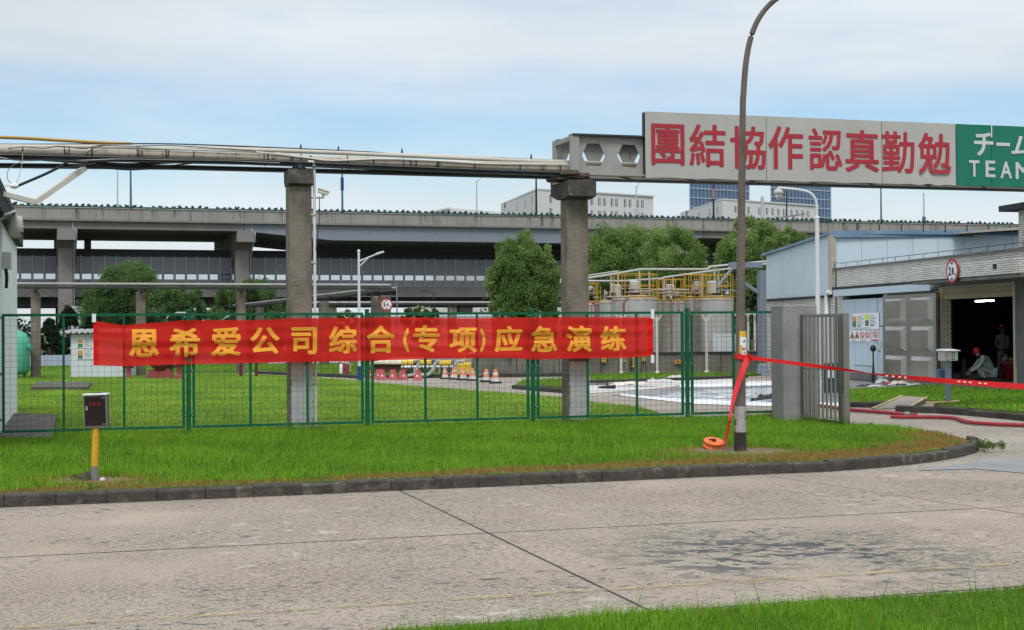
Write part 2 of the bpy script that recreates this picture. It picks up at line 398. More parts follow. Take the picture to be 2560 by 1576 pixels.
M_line = worn_paint('worn_yellow_line', (.46, .35, .16), .42, .76, 8)
M_foamthin = worn_paint('thin_foam_film', (.72, .74, .77), .44, .62, 2.2)

# ------------------------------------------------------------------ mesh helpers
class MB:
    """collects shapes, then links them as ONE mesh object"""
    def __init__(s):
        s.v, s.f, s.sm = [], [], []
    def add(s, vs_, fs, smooth=False):
        k = len(s.v)
        s.v += [tuple(p) for p in vs_]
        s.f += [tuple(i + k for i in f) for f in fs]
        s.sm += [smooth] * len(fs)
        return s
    def hexa(s, b, t):
        """bottom 4 and top 4 corners, counter-clockwise from above"""
        return s.add(list(b) + list(t), [(3, 2, 1, 0), (4, 5, 6, 7), (0, 1, 5, 4), (1, 2, 6, 5), (2, 3, 7, 6), (3, 0, 4, 7)])
    def box(s, c, d, rz=0.0):
        c = Vector(c)
        ca, sa = math.cos(rz), math.sin(rz)
        P = []
        for z in (-1, 1):
            for x, y in ((-1, -1), (1, -1), (1, 1), (-1, 1)):
                a, b_ = x * d[0] / 2, y * d[1] / 2
                P.append((c.x + a * ca - b_ * sa, c.y + a * sa + b_ * ca, c.z + z * d[2] / 2))
        return s.hexa(P[:4], P[4:])
    def bbox(s, c, d, r=.01, rz=0.0):
        """box with chamfered vertical edges and top"""
        c = Vector(c); hx, hy, hz = d[0] / 2, d[1] / 2, d[2] / 2
        r = min(r, hx * .9, hy * .9)
        ring = [(-hx + r, -hy), (hx - r, -hy), (hx, -hy + r), (hx, hy - r), (hx - r, hy), (-hx + r, hy), (-hx, hy - r), (-hx, -hy + r)]
        ca, sa = math.cos(rz), math.sin(rz)
        def tr(x, y, z): return (c.x + x * ca - y * sa, c.y + x * sa + y * ca, c.z + z)
        kx, ky = (hx - r) / hx, (hy - r) / hy
        L = [[tr(x, y, -hz) for x, y in ring], [tr(x, y, hz - r) for x, y in ring], [tr(x * kx, y * ky, hz) for x, y in ring]]
        vs_ = sum(L, []); fs = [tuple(range(7, -1, -1)), tuple(range(16, 24))]
        for k in (0, 8):
            for i in range(8):
                j = (i + 1) % 8
                fs.append((k + i, k + j, k + 8 + j, k + 8 + i))
        return s.add(vs_, fs)
    def tube(s, pts, r, n=8, cap=True, smooth=True, flat=1.0):
        pts = [Vector(p) for p in pts]
        rs = r if isinstance(r, (list, tuple)) else [r] * len(pts)
        vs_, fs = [], []
        up = Vector((0, 0, 1))
        for i, p in enumerate(pts):
            if i == 0: d = pts[1] - p
            elif i == len(pts) - 1: d = p - pts[i - 1]
            else: d = (pts[i + 1] - p).normalized() + (p - pts[i - 1]).normalized()
            d.normalize()
            ref = up if abs(d.z) < .95 else Vector((1, 0, 0))
            a = d.cross(ref).normalized(); b = a.cross(d).normalized()
            for k in range(n):
                an = 2 * math.pi * k / n + math.pi / n
                vs_.append(p + (a * math.cos(an) + b * math.sin(an) * flat) * rs[i])
        for i in range(len(pts) - 1):
            for k in range(n):
                j = (k + 1) % n
                fs.append((i * n + k, i * n + j, (i + 1) * n + j, (i + 1) * n + k))
        s.add(vs_, fs, smooth)
        if cap:
            e = len(pts) - 1
            s.add(vs_[:n], [tuple(range(n - 1, -1, -1))]); s.add(vs_[e * n:], [tuple(range(n))])
        return s
    def bar(s, p0, p1, w, h=None):
        """square bar between two points"""
        h = h or w
        p0, p1 = Vector(p0), Vector(p1)
        d = (p1 - p0).normalized()
        ref = Vector((0, 0, 1)) if abs(d.z) < .95 else N
        a = d.cross(ref).normalized() * (w / 2); b = a.cross(d).normalized() * (h / 2)
        P = [p + x * a + y * b for p in (p0, p1) for x, y in ((-1, -1), (1, -1), (1, 1), (-1, 1))]
        return s.hexa(P[:4], P[4:])
    def lathe(s, prof, c=(0, 0, 0), n=20, ax=None, smooth=True, cap=True):
        """profile of (radius, height) turned about an axis"""
        c = Vector(c); ax = (ax or Vector((0, 0, 1))).normalized()
        ref = Vector((1, 0, 0)) if abs(ax.x) < .9 else Vector((0, 1, 0))
        a = (ref - ax * ref.dot(ax)).normalized(); b = ax.cross(a)
        vs_, fs = [], []
        for r, h in prof:
            for k in range(n):
                an = 2 * math.pi * k / n
                vs_.append(c + ax * h + (a * math.cos(an) + b * math.sin(an)) * r)
        for i in range(len(prof) - 1):
            for k in range(n):
                j = (k + 1) % n
                fs.append((i * n + k, i * n + j, (i + 1) * n + j, (i + 1) * n + k))
        s.add(vs_, fs, smooth)
        if cap:
            e = len(prof) - 1
            s.add(vs_[:n], [tuple(range(n - 1, -1, -1))]); s.add(vs_[e * n:], [tuple(range(n))])
        return s
    def prism(s, poly, z0, z1):
        """vertical prism over a polygon of (x, y); z1 may be a list"""
        n = len(poly)
        ar = sum(poly[i][0] * poly[(i + 1) % n][1] - poly[(i + 1) % n][0] * poly[i][1] for i in range(n))
        if ar < 0: poly = list(poly)[::-1]
        vs_ = [(p[0], p[1], z0) for p in poly] + [(p[0], p[1], z1) for p in poly]
        fs = [tuple(range(n - 1, -1, -1)), tuple(range(n, 2 * n))] + [(i, (i + 1) % n, n + (i + 1) % n, n + i) for i in range(n)]
        return s.add(vs_, fs)
    def slab(s, poly, th):
        """planar polygon of 3-D points thickened by the vector th"""
        n = len(poly); th = Vector(th)
        vs_ = [Vector(p) for p in poly] + [Vector(p) + th for p in poly]
        return s.add(vs_, [tuple(range(n - 1, -1, -1)), tuple(range(n, 2 * n))] + [(i, (i + 1) % n, n + (i + 1) % n, n + i) for i in range(n)])
    def build(s, name, m, parent=None, world_space=True, kind=None):
        me = bpy.data.meshes.new(name)
        vs_ = s.v
        if parent is not None and world_space:
            inv = root_matrix(parent).inverted()
            vs_ = [inv @ Vector(p) for p in vs_]
        me.from_pydata([tuple(p) for p in vs_], [], s.f)
        me.polygons.foreach_set('use_smooth', s.sm)
        me.materials.append(m)
        me.update()
        o = bpy.data.objects.new(name, me)
        COL.objects.link(o)
        if parent is not None: o.parent = parent
        if kind: o['kind'] = kind
        return o

def root_matrix(o):
    mtx = Matrix.LocRotScale(o.location, o.rotation_euler, o.scale)
    return root_matrix(o.parent) @ mtx if o.parent else mtx
def tag(o, label=None, cat=None, group=None, kind=None):
    if label: o['label'] = label
    if cat: o['category'] = cat
    if group: o['group'] = group
    if kind: o['kind'] = kind
    return o
def thing(name, label, cat, loc=(0, 0, 0), rz=0.0, group=None, kind=None):
    o = bpy.data.objects.new(name, None)
    o.empty_display_size = .2
    COL.objects.link(o)
    o.location = loc; o.rotation_euler = (0, 0, rz)
    return tag(o, label, cat, group, kind)
def copy_thing(root, loc, rz, label, group=None):
    r = root.copy(); COL.objects.link(r); r.location = loc; r.rotation_euler = (0, 0, rz); r['label'] = label
    if group: r['group'] = group
    def kids(a, b):
        for ch in list(a.children):
            c = ch.copy(); COL.objects.link(c); c.parent = b
            kids(ch, c)
    kids(root, r)
    return r
def part_mesh(name, me, parent, mtx=None, kind=None):
    o = bpy.data.objects.new(name, me); COL.objects.link(o); o.parent = parent
    if mtx is not None: o.matrix_local = mtx
    if kind: o['kind'] = kind
    return o
def sample(pts, n):
    """smooth curve through points"""
    pts = [Vector(p) for p in pts]; out = []
    P = [pts[0] * 2 - pts[1]] + pts + [pts[-1] * 2 - pts[-2]]
    for i in range(1, len(P) - 2):
        a, b, c, d = P[i - 1:i + 3]
        for k in range(n):
            t = k / n
            out.append(.5 * ((2 * b) + (c - a) * t + (2 * a - 5 * b + 4 * c - d) * t * t + (-a + 3 * b - 3 * c + d) * t ** 3))
    return out + [pts[-1]]

# ------------------------------------------------------------------ lettering (Blender's own font, thickened)
GL = {}
def load_glyphs(items):
    tmp = []
    for ch, off in items:
        if (ch, off) in GL: continue
        cu = bpy.data.curves.new('lettering_tmp', 'FONT'); cu.body = ch; cu.offset = off; cu.resolution_u = 3
        o = bpy.data.objects.new('lettering_tmp', cu); COL.objects.link(o); tmp.append((ch, off, o, cu))
    bpy.context.view_layer.update()
    dg = bpy.context.evaluated_depsgraph_get()
    for ch, off, o, cu in tmp:
        me = bpy.data.meshes.new_from_object(o.evaluated_get(dg))
        vs_ = [v.co.copy() for v in me.vertices]
        fs = [tuple(p.vertices) for p in me.polygons]
        x0 = min(v.x for v in vs_); x1 = max(v.x for v in vs_); y0 = min(v.y for v in vs_); y1 = max(v.y for v in vs_)
        GL[ch, off] = ([((v.x - x0) / (x1 - x0), (v.y - y0) / max(1e-6, y1 - y0)) for v in vs_], fs, (x1 - x0) / max(1e-6, y1 - y0))
        bpy.data.meshes.remove(me)
    for ch, off, o, cu in tmp:
        bpy.data.objects.remove(o); bpy.data.curves.remove(cu)
SHIFT = [(0, 0), (-1, 0), (1, 0), (0, -.8), (0, .8), (-.7, -.6), (.7, -.6), (-.7, .6), (.7, .6)]
LIFT = Vector((0, -1, 0))
def glyph(mb, ch, off, fn):
    """fn(u, v) -> 3-D point, u and v in 0..1 over the glyph's box"""
    uv, fs, _ = GL[ch, 0.0]
    for i, (du, dv) in enumerate(SHIFT):
        mb.add([Vector(fn(off + u * (1 - 2 * off) + du * off, off + v * (1 - 2 * off) + dv * off)) + LIFT * (i * .0004) for u, v in uv], fs)
BANNER = '恩希爱公司综合(专项)应急演练'
SIGN = '團結協作認真勤勉'
load_glyphs([(c, 0.0) for c in BANNER + SIGN + 'チームTEAM手机柜路灯2.8m54m56'])

def disc_pts(c, a, b, r, n=28):
    return [c + a * (r * math.cos(2 * math.pi * k / n)) + b * (r * math.sin(2 * math.pi * k / n)) for k in range(n)]
def flat(mb, poly):
    mb.add(poly, [tuple(range(len(poly)))])
    return mb

# ------------------------------------------------------------------ scattered grass and foliage (numpy)
def inside(P, poly):
    x, y = P[:, 0], P[:, 1]
    r = np.zeros(len(P), bool); n = len(poly)
    for i in range(n):
        x0, y0 = poly[i][:2]; x1, y1 = poly[(i + 1) % n][:2]
        c = ((y0 > y) != (y1 > y)) & (x < (x1 - x0) * (y - y0) / (y1 - y0 + 1e-12) + x0)
        r ^= c
    return r
def dist_line(P, line):
    d = np.full(len(P), 1e9)
    for a, b in zip(line[:-1], line[1:]):
        a = np.array(a[:2]); b = np.array(b[:2]); ab = b - a
        t = np.clip(((P - a) @ ab) / (ab @ ab), 0, 1)
        d = np.minimum(d, np.linalg.norm(P - (a + t[:, None] * ab), axis=1))
    return d
def lowfreq(P, rng, f):
    s = np.zeros(len(P))
    for k in range(7):
        w = rng.normal(size=2) * f; s += np.sin(P @ w + rng.uniform(0, 6.3))
    return s / 3.0
def mesh_np(name, V, F, colr, m, parent=None, kind=None):
    """V (n,3), F (m,k) equal-sized faces, colr (n,3)"""
    me = bpy.data.meshes.new(name)
    k = F.shape[1]
    me.vertices.add(len(V)); me.vertices.foreach_set('co', V.astype(np.float32).ravel())
    me.loops.add(F.size); me.loops.foreach_set('vertex_index', F.astype(np.int32).ravel())
    me.polygons.add(len(F)); me.polygons.foreach_set('loop_start', np.arange(0, F.size, k, dtype=np.int32))
    me.update(calc_edges=True)
    at = me.attributes.new('Col', 'FLOAT_COLOR', 'POINT')
    at.data.foreach_set('color', np.concatenate([colr, np.ones((len(V), 1))], 1).astype(np.float32).ravel())
    me.materials.append(m)
    o = bpy.data.objects.new(name, me); COL.objects.link(o)
    if parent is not None: o.parent = parent
    if kind: o['kind'] = kind
    return o
C_G1, C_G2, C_G3 = np.array([.112, .270, .013]), np.array([.230, .44, .024]), np.array([.058, .165, .012])
C_DRY, C_DRY2 = np.array([.42, .25, .085]), np.array([.27, .14, .04])
def grass(name, label, polys, z, per_m2, h, w, seed, dryfn=None, keepfn=None, lean=.45, zfn=None, tint=(1, 1, 1)):
    rng = np.random.default_rng(seed)
    Ps = []
    for poly in polys:
        pa = np.array([p[:2] for p in poly]); lo, hi = pa.min(0), pa.max(0)
        n = int((hi - lo).prod() * per_m2)
        P = rng.uniform(lo, hi, (n, 2)); Ps.append(P[inside(P, poly)])
    P = np.concatenate(Ps)
    if keepfn is not None: P = P[keepfn(P, rng)]
    n = len(P)
    lf = lowfreq(P, np.random.default_rng(seed + 1), 1.6); lf2 = lowfreq(P, np.random.default_rng(seed + 2), 6.0)
    dry = dryfn(P, rng) if dryfn else np.zeros(n)
    isdry = rng.uniform(size=n) < dry
    H = h * rng.uniform(.55, 1.25, n) * (1 + .22 * lf + .12 * lf2) * np.where(isdry, .55, 1)
    an = rng.uniform(0, 2 * np.pi, n)
    ax = np.stack([np.cos(an), np.sin(an)], 1) * (w * rng.uniform(.6, 1.3, n))[:, None] * .5
    le = rng.normal(size=(n, 2)) * (H * lean)[:, None]
    V = np.zeros((n, 3, 3))
    zz = np.full(n, z) if zfn is None else zfn(P)
    V[:, 0, :2] = P - ax; V[:, 1, :2] = P + ax; V[:, 2, :2] = P + le
    V[:, 0, 2] = V[:, 1, 2] = zz - .005; V[:, 2, 2] = zz + H
    t = np.clip(.5 + .36 * lf + .24 * lf2 + rng.normal(0, .22, n), 0, 1)[:, None]
    c = C_G1 * (1 - t) + C_G2 * t
    k = rng.uniform(size=n)
    c = np.where((k < .18)[:, None], C_G3, c)
    c = np.where((k > .965)[:, None], C_DRY * .9, c)
    td = rng.uniform(0, 1, (n, 1))
    c = np.where(isdry[:, None], C_DRY * td + C_DRY2 * (1 - td), c)
    cc_ = np.repeat((c * np.array(tint))[:, None, :], 3, 1)
    o = mesh_np(name, V.reshape(-1, 3), np.arange(n * 3).reshape(-1, 3), cc_.reshape(-1, 3), M_blade, kind='stuff')
    return tag(o, label, 'grass')

def leaf_cloud(rng, centres, rad, per, size, droop, pal, flatten=1.0):
    """leaf-sized faces spread in clumps; returns verts, faces, colours"""
    per = int(per * 2.0); m = len(centres); n = m * per
    cidx = np.repeat(np.arange(m), per)
    d = rng.normal(size=(n, 3)); d /= np.linalg.norm(d, axis=1)[:, None]
    rr = rad[cidx] * rng.uniform(.15, 1.0, n) ** .6
    p = centres[cidx] + d * rr[:, None] * np.array([1, 1, flatten])
    p[:, 2] -= droop * rad[cidx] * rng.exponential(.5, n)
    t1 = rng.normal(size=(n, 3)); t1[:, 2] -= 1.6 * (droop > 0) ; t1 /= np.linalg.norm(t1, axis=1)[:, None]
    t2 = np.cross(t1, rng.normal(size=(n, 3))); t2 /= np.linalg.norm(t2, axis=1)[:, None]
    s = size * .62 * rng.uniform(.6, 1.3, n)[:, None]
    asp = .34 if droop > 0 else .55
    V = np.stack([p - t1 * s, p + t2 * s * asp, p + t1 * s, p - t2 * s * asp], 1)
    cl = rng.uniform(0, 1, m)[cidx] * .55 + rng.uniform(0, 1, n) * .45
    a, b = np.array(pal[0]), np.array(pal[1])
    c = a + (b - a) * cl[:, None]
    return V.reshape(-1, 3), np.arange(n * 4).reshape(-1, 4), np.repeat(c, 4, 0)
WILLOW = ((.085, .165, .042), (.32, .44, .14))
BROAD = ((.060, .125, .038), (.19, .30, .10))
CONIF = ((.014, .026, .014), (.036, .058, .026))
SHRUB = ((.035, .075, .02), (.10, .16, .045))
def tree(name, label, cat, base, h, rx, ry, seed, pal=WILLOW, droop=.9, clumps=112, per=171, leaf=0.122, crown_lo=.25, trunk_r=.18, group=None, lobes=None, limbs=7):
    rng = np.random.default_rng(seed)
    t = thing(name, label, cat, base, 0, group)
    lobes = lobes or [(0, 0, .64, 1.0, .36)]
    C, Rd = [], []
    for k in range(clumps):
        lx, ly, lz, ls, lh = lobes[rng.integers(len(lobes))]
        d = rng.normal(size=3); d /= np.linalg.norm(d)
        r = rng.uniform(.45, 1.0) ** .5
        z = lz * h + d[2] * r * lh * h
        if z < crown_lo * h: z = crown_lo * h + rng.uniform(0, .15) * h
        C.append((lx * rx + d[0] * r * rx * ls, ly * ry + d[1] * r * ry * ls, z))
        Rd.append(rng.uniform(.10, .22) * min(rx, h * .5))
    C = np.array(C); Rd = np.array(Rd)
    V, F, c = leaf_cloud(rng, C, Rd, per, leaf, droop, pal)
    mesh_np('crown', V, F, c, M_leaf, t, None)
    mb = MB()
    top = Vector((rng.normal() * .2, rng.normal() * .2, h * .42))
    mb.tube([(0, 0, -.05), (top.x * .3, top.y * .3, h * .18), top], [trunk_r * 1.25, trunk_r, trunk_r * .7], 8)
    for k in range(limbs):
        e = Vector(C[rng.integers(len(C))]); s0 = Vector((0, 0, h * rng.uniform(.16, .4)))
        mid = (s0 + e) / 2 + Vector((0, 0, h * .06))
        mb.tube([s0, mid, e], [trunk_r * .5, trunk_r * .32, trunk_r * .1], 6)
    mb.build('trunk', M_bark, t, world_space=False)
    return t

# ================================================================== SETTING: ground, roads, kerbs, lawns
def offs(p): return (Vector((p.x, p.y, 0)) - Vector((F0.x, F0.y, 0))).dot(N)
def along(p): return (Vector((p.x, p.y, 0)) - Vector((F0.x, F0.y, 0))).dot(U)
def FX(s, off, z=0.0): return F0 + U * s + N * off + Vector((0, 0, z))

g = MB(); S_ = 3000
g.add([(-S_, -200, -.12), (S_, -200, -.12), (S_, S_, -.12), (-S_, S_, -.12)], [(0, 1, 2, 3)])
tag(g.build('ground', M_soil), kind='structure')
g = MB(); g.prism([(-70, 3), (70, 3), (95, 80), (-70, 62)], -.10, -.006)
tag(g.build('site_road', M_siteroad), kind='structure')

road = thing('road', None, None, kind='structure')
OJ = offs(G(1280, 1330)); OK = offs(G(640, 1243)) + .05; s1 = along(G(1225, 1335)); s2 = along(G(2426, 1265))
step = s2 - s1
rows = [(OK + .02, OJ), (OJ, OJ - (OK - OJ) * 1.05), (OJ - (OK - OJ) * 1.05, OJ - (OK - OJ) * 2.2)]
# one joint leans where the road bends towards the gate
tilt = {1: -.14, 2: -.16}
def jx(i, off): return s1 + i * step + (off - OJ) * tilt.get(i, 0.0)
for r_, (oa, ob) in enumerate(rows):
    for i in range(-5, 5):
        a, b = (oa - .019, ob + .019)
        P = [FX(jx(i, b) + .014, b), FX(jx(i + 1, b) - .014, b), FX(jx(i + 1, a) - .014, a), FX(jx(i, a) + .014, a)]
        sm = MB().prism([(p.x, p.y) for p in P], -.03, random.uniform(-.0015, .0015))
        sm.build('concrete_slab', M_road, road)
jt = MB()
for o_ in (OJ, rows[1][1]):
    jt.add([FX(-40, o_ - .02, -.003), FX(40, o_ - .02, -.003), FX(40, o_ + .02, -.003), FX(-40, o_ + .02, -.003)], [(0, 1, 2, 3)])
for i in range(-5, 5):
    jt.add([FX(jx(i, rows[2][1]) - .02, rows[2][1], -.004), FX(jx(i, rows[2][1]) + .02, rows[2][1], -.004), FX(jx(i, OK) + .02, OK, -.004), FX(jx(i, OK) - .02, OK, -.004)], [(0, 1, 2, 3)])
jt.build('joint_filler', M_joint, road)
# worn yellow edge line
OL = offs(G(1280, 1491)); ln = MB(); nseg = 60
for k in range(nseg):
    a, b = -9 + 18 * k / nseg, -9 + 18 * (k + 1) / nseg
    ln.add([FX(a, OL - .045, .0055), FX(b, OL - .045, .0055), FX(b, OL + .045, .0055), FX(a, OL + .045, .0055)], [(0, 1, 2, 3)])
ln.build('edge_line', M_line, road)

# kerb round the verge, stone by stone
KP = [(-260, 1284), (0, 1270), (640, 1243), (1280, 1214), (1920, 1185), (2100, 1177), (2296, 1159), (2400, 1143), (2440, 1131), (2449, 1121), (2438, 1112)]
KW = sample([G(x, y) for x, y in KP], 24)
def resample(line, d):
    out = [line[0]]; acc = 0.0
    for a, b in zip(line[:-1], line[1:]):
        L = (b - a).length
        while acc + L >= d:
            t = (d - acc) / L
            a = a + (b - a) * t; out.append(a); L = (b - a).length; acc = 0.0
        acc += L
    return out
kerb = thing('kerb', None, None, kind='structure')
KS = resample(KW, .5)
def kerb_run(parent, pts, w, h, m, name='kerb_stone', gap=.006, rough=.012, base=-.05, seed=1):
    rr = random.Random(seed)
    for a, b in zip(pts[:-1], pts[1:]):
        d = (b - a).normalized(); n = Vector((-d.y, d.x, 0))
        L = (b - a).length
        sag = rr.uniform(-rough, rough); tw = rr.uniform(-rough, rough)
        a2, b2 = a + d * gap + n * tw, b - d * gap + n * rr.uniform(-rough, rough)
        mb = MB(); c = .022
        V_ = []
        nn = 5
        for k in range(nn):
            p = a2 + (b2 - a2) * k / (nn - 1)
            e = [rr.uniform(-1, 1) * rough * .55 for _ in range(6)]
            V_ += [zc(p, base), zc(p + n * e[0], h - c + sag + e[1]), zc(p + n * (c + e[2]), h + sag + e[3]), zc(p + n * (w + e[4]), h + sag + e[5]), zc(p + n * w, base)]
        F_ = [(4, 3, 2, 1, 0), tuple(range((nn - 1) * 5, nn * 5))]
        for k in range(nn - 1):
            for i in range(5):
                j = (i + 1) % 5
                F_.append((k * 5 + i, k * 5 + j, (k + 1) * 5 + j, (k + 1) * 5 + i))
        mb.add(V_, F_).build(name, m, parent)
kerb_run(kerb, KS, .13, .125, M_kerb, seed=3, gap=.003, rough=.011)

back = [G(2426, 1103, .13), G(2353, 1083, .13), G(2240, 1071, .13), G(2124, 1063, .13), G(2040, 1056, .13), FP(1946, 1045, .25), FX(0, .3), FX(-16, .3)]
verge_poly = [(p + Vector((-d.y, d.x, 0)) * .12) for p, d in zip(KS[:-1], [(b - a).normalized() for a, b in zip(KS[:-1], KS[1:])])] + back
verge_poly = [(p.x, p.y) for p in verge_poly]
tag(MB().prism(verge_poly, -.1, .128).build('verge', M_lawnsoil), kind='structure')
back_line = [np.array([p.x, p.y]) for p in back[:6]]
kerb_line = [np.array([p.x, p.y]) for p in KS]
fence_line = [np.array(FX(-16, -.05)[:2]), np.array(FX(12, -.05)[:2])]
POLE = G(1850, 1130, .13); PHONE = G(236, 1203, .13)
pole_xy, phone_xy = np.array(POLE[:2]), np.array(PHONE[:2])
def verge_dry(P, rng):
    lf = lowfreq(P, np.random.default_rng(77), 1.4); lf2 = lowfreq(P, np.random.default_rng(78), 5)
    d = dist_line(P, kerb_line)
    far = np.clip((P[:, 0] + 1) / 6, 0, 1)
    w = .42 + .85 * far + .20 * lf + .12 * lf2
    a = np.clip(1.7 - 1.4 * d / np.maximum(w, .08), 0, .97)
    e = dist_line(P, fence_line); a = np.maximum(a, np.clip(.55 - e / (.22 + .1 * lf), 0, .6))
    for c, r in ((pole_xy, .75), (phone_xy, .50)):
        q = np.linalg.norm((P - c) * np.array([.75, 1.0]), axis=1); a = np.maximum(a, np.clip(1.5 - q / (r * (1 + .25 * lf2)), 0, .95))
    q = np.linalg.norm((P - phone_xy - np.array([.35, -.5])) * np.array([.8, 1.2]), axis=1); a = np.maximum(a, np.clip(1.3 - q / .45, 0, .9))
    return a
def verge_keep(P, rng):
    k = np.ones(len(P), bool); u = rng.uniform(size=len(P))
    lf2 = lowfreq(P, np.random.default_rng(79), 6)
    for c, r in ((pole_xy, .62), (phone_xy, .34)):
        q = np.linalg.norm((P - c) * np.array([.7, 1.0]), axis=1); k &= u < np.clip((q - r * .35) / r + .15 * lf2, .10, 1)
    d = dist_line(P, kerb_line); k &= u < np.clip(.35 + d / .25, 0, 1)
    slab = [p[:2] for p in PATH]; k &= ~inside(P, slab)
    return k
PATH = [G(34, 1034, .16), G(141, 1036, .16), G(130, 1094, .16), G(-60, 1096, .16)]
tag(MB().prism([(p.x, p.y) for p in PATH], .0, .165).build('path', mat('path_concrete', (.10, .088, .072), var=.4, scale=3, rough=.9, bump=.4)), kind='structure')
MID_DRY = None
grass('verge_grass', 'bright green grass of the kerbed verge in front of the mesh fence, straw coloured along the kerb', [verge_poly], .13, 2000, .066, .0115, 11, verge_dry, verge_keep)
grass('verge_tall_grass', 'scattered taller pale blades standing out of the kerbed verge', [verge_poly], .13, 110, .135, .008, 12, verge_dry, verge_keep, lean=.42, tint=(1.15, 1.05, 1.3))
for c, r, sd_ in ((POLE, .7, 4), (PHONE, .42, 9)):
    rr = random.Random(sd_); pl = []
    for k in range(22):
        q = r * rr.uniform(.75, 1.1); pl.append((c.x + q * 1.15 * math.cos(k * .2856), c.y + q * .8 * math.sin(k * .2856)))
    tag(MB().prism(pl, .10, .142).build('soil_patch', mat('bare_soil', (.15, .11, .075), (.24, .18, .12), scale=9, rough=1, bump=1, bscale=30)), kind='structure')

def disc2(c, r): return [(c.x + r * math.cos(k * .524), c.y + r * .8 * math.sin(k * .524)) for k in range(12)]
feet = [disc2(FX(along(FP(px, 900)), -.06), .16) for px in (471, 918, 1332, 1718)] + [disc2(FX(along(FP(px, 900, .2)), -.02), .3) for px in (752, 1447)] + [disc2(FP(1960, 1050, -.1), .45), disc2(A(2060, 1058, 24.4), .35)]
grass('foot_grass', 'longer unmown grass at the feet of the fence posts, pillars and gatepost', feet, .125, 1100, .15, .011, 13, lambda P, r: np.full(len(P), .12), lambda P, r: inside(P, verge_poly) | True, lean=.35)
rng = np.random.default_rng(14); Pw = rng.uniform((-9, 14), (9, 27), (900, 2)); Pw = Pw[inside(Pw, verge_poly)][:90]
Cw = np.repeat(np.concatenate([Pw, np.full((len(Pw), 1), .155)], 1), 3, 0) + rng.normal(0, .05, (len(Pw) * 3, 3)) * np.array([1, 1, .25])
V, F, c = leaf_cloud(rng, Cw, np.full(len(Cw), .04), 6, .04, 0, ((.10, .23, .025), (.20, .36, .06)), .5)
tag(mesh_np('verge_weeds', V, F, c, M_leaf, None, 'stuff'), 'small broad leaved weeds scattered through the kerbed verge', 'weeds')

# near grass strip at the bottom right
near_edge = [G(960, 1596), G(1280, 1572), G(1600, 1550), G(2000, 1523), G(2560, 1484), G(2900, 1463)]
near_poly = [(p.x, p.y) for p in near_edge] + [(6.0, 6.2), (2.0, 5.4), (-1.2, 5.6)]
tag(MB().prism(near_poly, -.02, .035).build('near_verge', M_lawnsoil), kind='structure')
near_line = [np.array([p.x, p.y]) for p in near_edge]
def near_keep(P, rng):
    d = dist_line(P, near_line); return rng.uniform(size=len(P)) < np.clip(.5 + d / .3, 0, 1)
grass('near_grass', 'long fresh grass along the near edge of the concrete road', [near_poly], .03, 6500, .062, .0075, 21, lambda P, r: np.full(len(P), .03), near_keep, lean=.5)
grass('near_tall_grass', 'few tall thin grass stems rising above the near grass edge', [[(near_edge[i].x, near_edge[i].y) for i in range(6)] + [(p.x, p.y - .25) for p in near_edge[::-1]]], .035, 55, .20, .007, 22, None, None, lean=.32)

# lawns behind the fence
L1 = [FX(-16, .32), FX(-6, .32)] + [FX(along(FP(1715, 1035, .32)), .32), G(1600, 1024), G(1480, 1013), G(1408, 1001), G(1280, 990), G(1000, 968), G(788, 949), G(640, 941), G(540, 937), G(300, 933), G(-120, 931)]
L1 = [(p.x, p.y) for p in L1]
tag(MB().prism(L1, -.05, .05).build('lawn', M_lawnsoil), kind='structure')
grass('lawn_grass', 'mown bright green lawn behind the mesh fence and concrete pillars', [L1], .05, 560, .06, .022, 31, lambda P, r: np.full(len(P), .03), lambda P, r: ~inside(P, [p[:2] for p in PATH]), tint=(1.62, 1.28, 2.6))
def lawn_patch(name, label, px, seed, dens=300, z=.07, hh=.08, dry=.04):
    pl = [(p.x, p.y) for p in (G(x, y) for x, y in px)]
    tag(MB().prism(pl, -.05, z).build(name, M_lawnsoil), kind='structure')
    return grass(name + '_grass', label, [pl], z, dens, hh, .03, seed, lambda P, r: np.full(len(P), dry))
lawn_patch('far_lawn', 'far grass strip between the inner road and the dark hedge', [(-120, 929), (300, 930), (560, 933), (640, 932), (780, 939), (848, 941), (1000, 941), (1190, 938), (1190, 917), (-120, 917)], 41, 70, hh=.12, dry=.12)
lawn_patch('island_lawn', 'small grass island with dark kerb behind the second pillar', [(1288, 968), (1310, 957), (1405, 952), (1462, 951), (1468, 974), (1405, 972)], 42, 200, dry=.2)
lawn_patch('bund_lawn', 'thin grass strip at the foot of the stained tank wall', [(1475, 941), (1900, 936), (1916, 939), (1707, 948), (1640, 951), (1560, 954), (1480, 956)], 43, 150, dry=.1)
R1px = [(2119, 982), (2327, 971), (2660, 963), (2660, 1001), (2400, 1010), (2265, 1007), (2119, 1014)]
R2px = [(2352, 1011), (2560, 1002), (2720, 998), (2720, 1052), (2560, 1038), (2400, 1026), (2335, 1020)]
lawn_patch('right_lawn', 'broad green lawn in front of the brick annex and steel door', R1px, 44, 260, hh=.07)
lawn_patch('corner_lawn', 'green lawn corner above the dark kerb where the red hose lies', R2px, 45, 300, hh=.07)
kerb2 = thing('kerb', None, None, kind='structure')
kerb_run(kerb2, resample(sample([G(2237, 1031), G(2330, 1033), G(2450, 1042), G(2560, 1053), G(2760, 1070)], 8), .9), .14, .13, M_kerbdark, seed=5)
kerb_run(kerb2, resample([G(2119, 1018), G(2180, 1020), G(2240, 1012)], .7), .14, .10, M_kerbdark, seed=6)
kerb_run(kerb2, resample([G(1280, 972), G(1330, 977), G(1405, 983), G(1462, 978)], .9), .16, .12, M_kerbdark, seed=7)
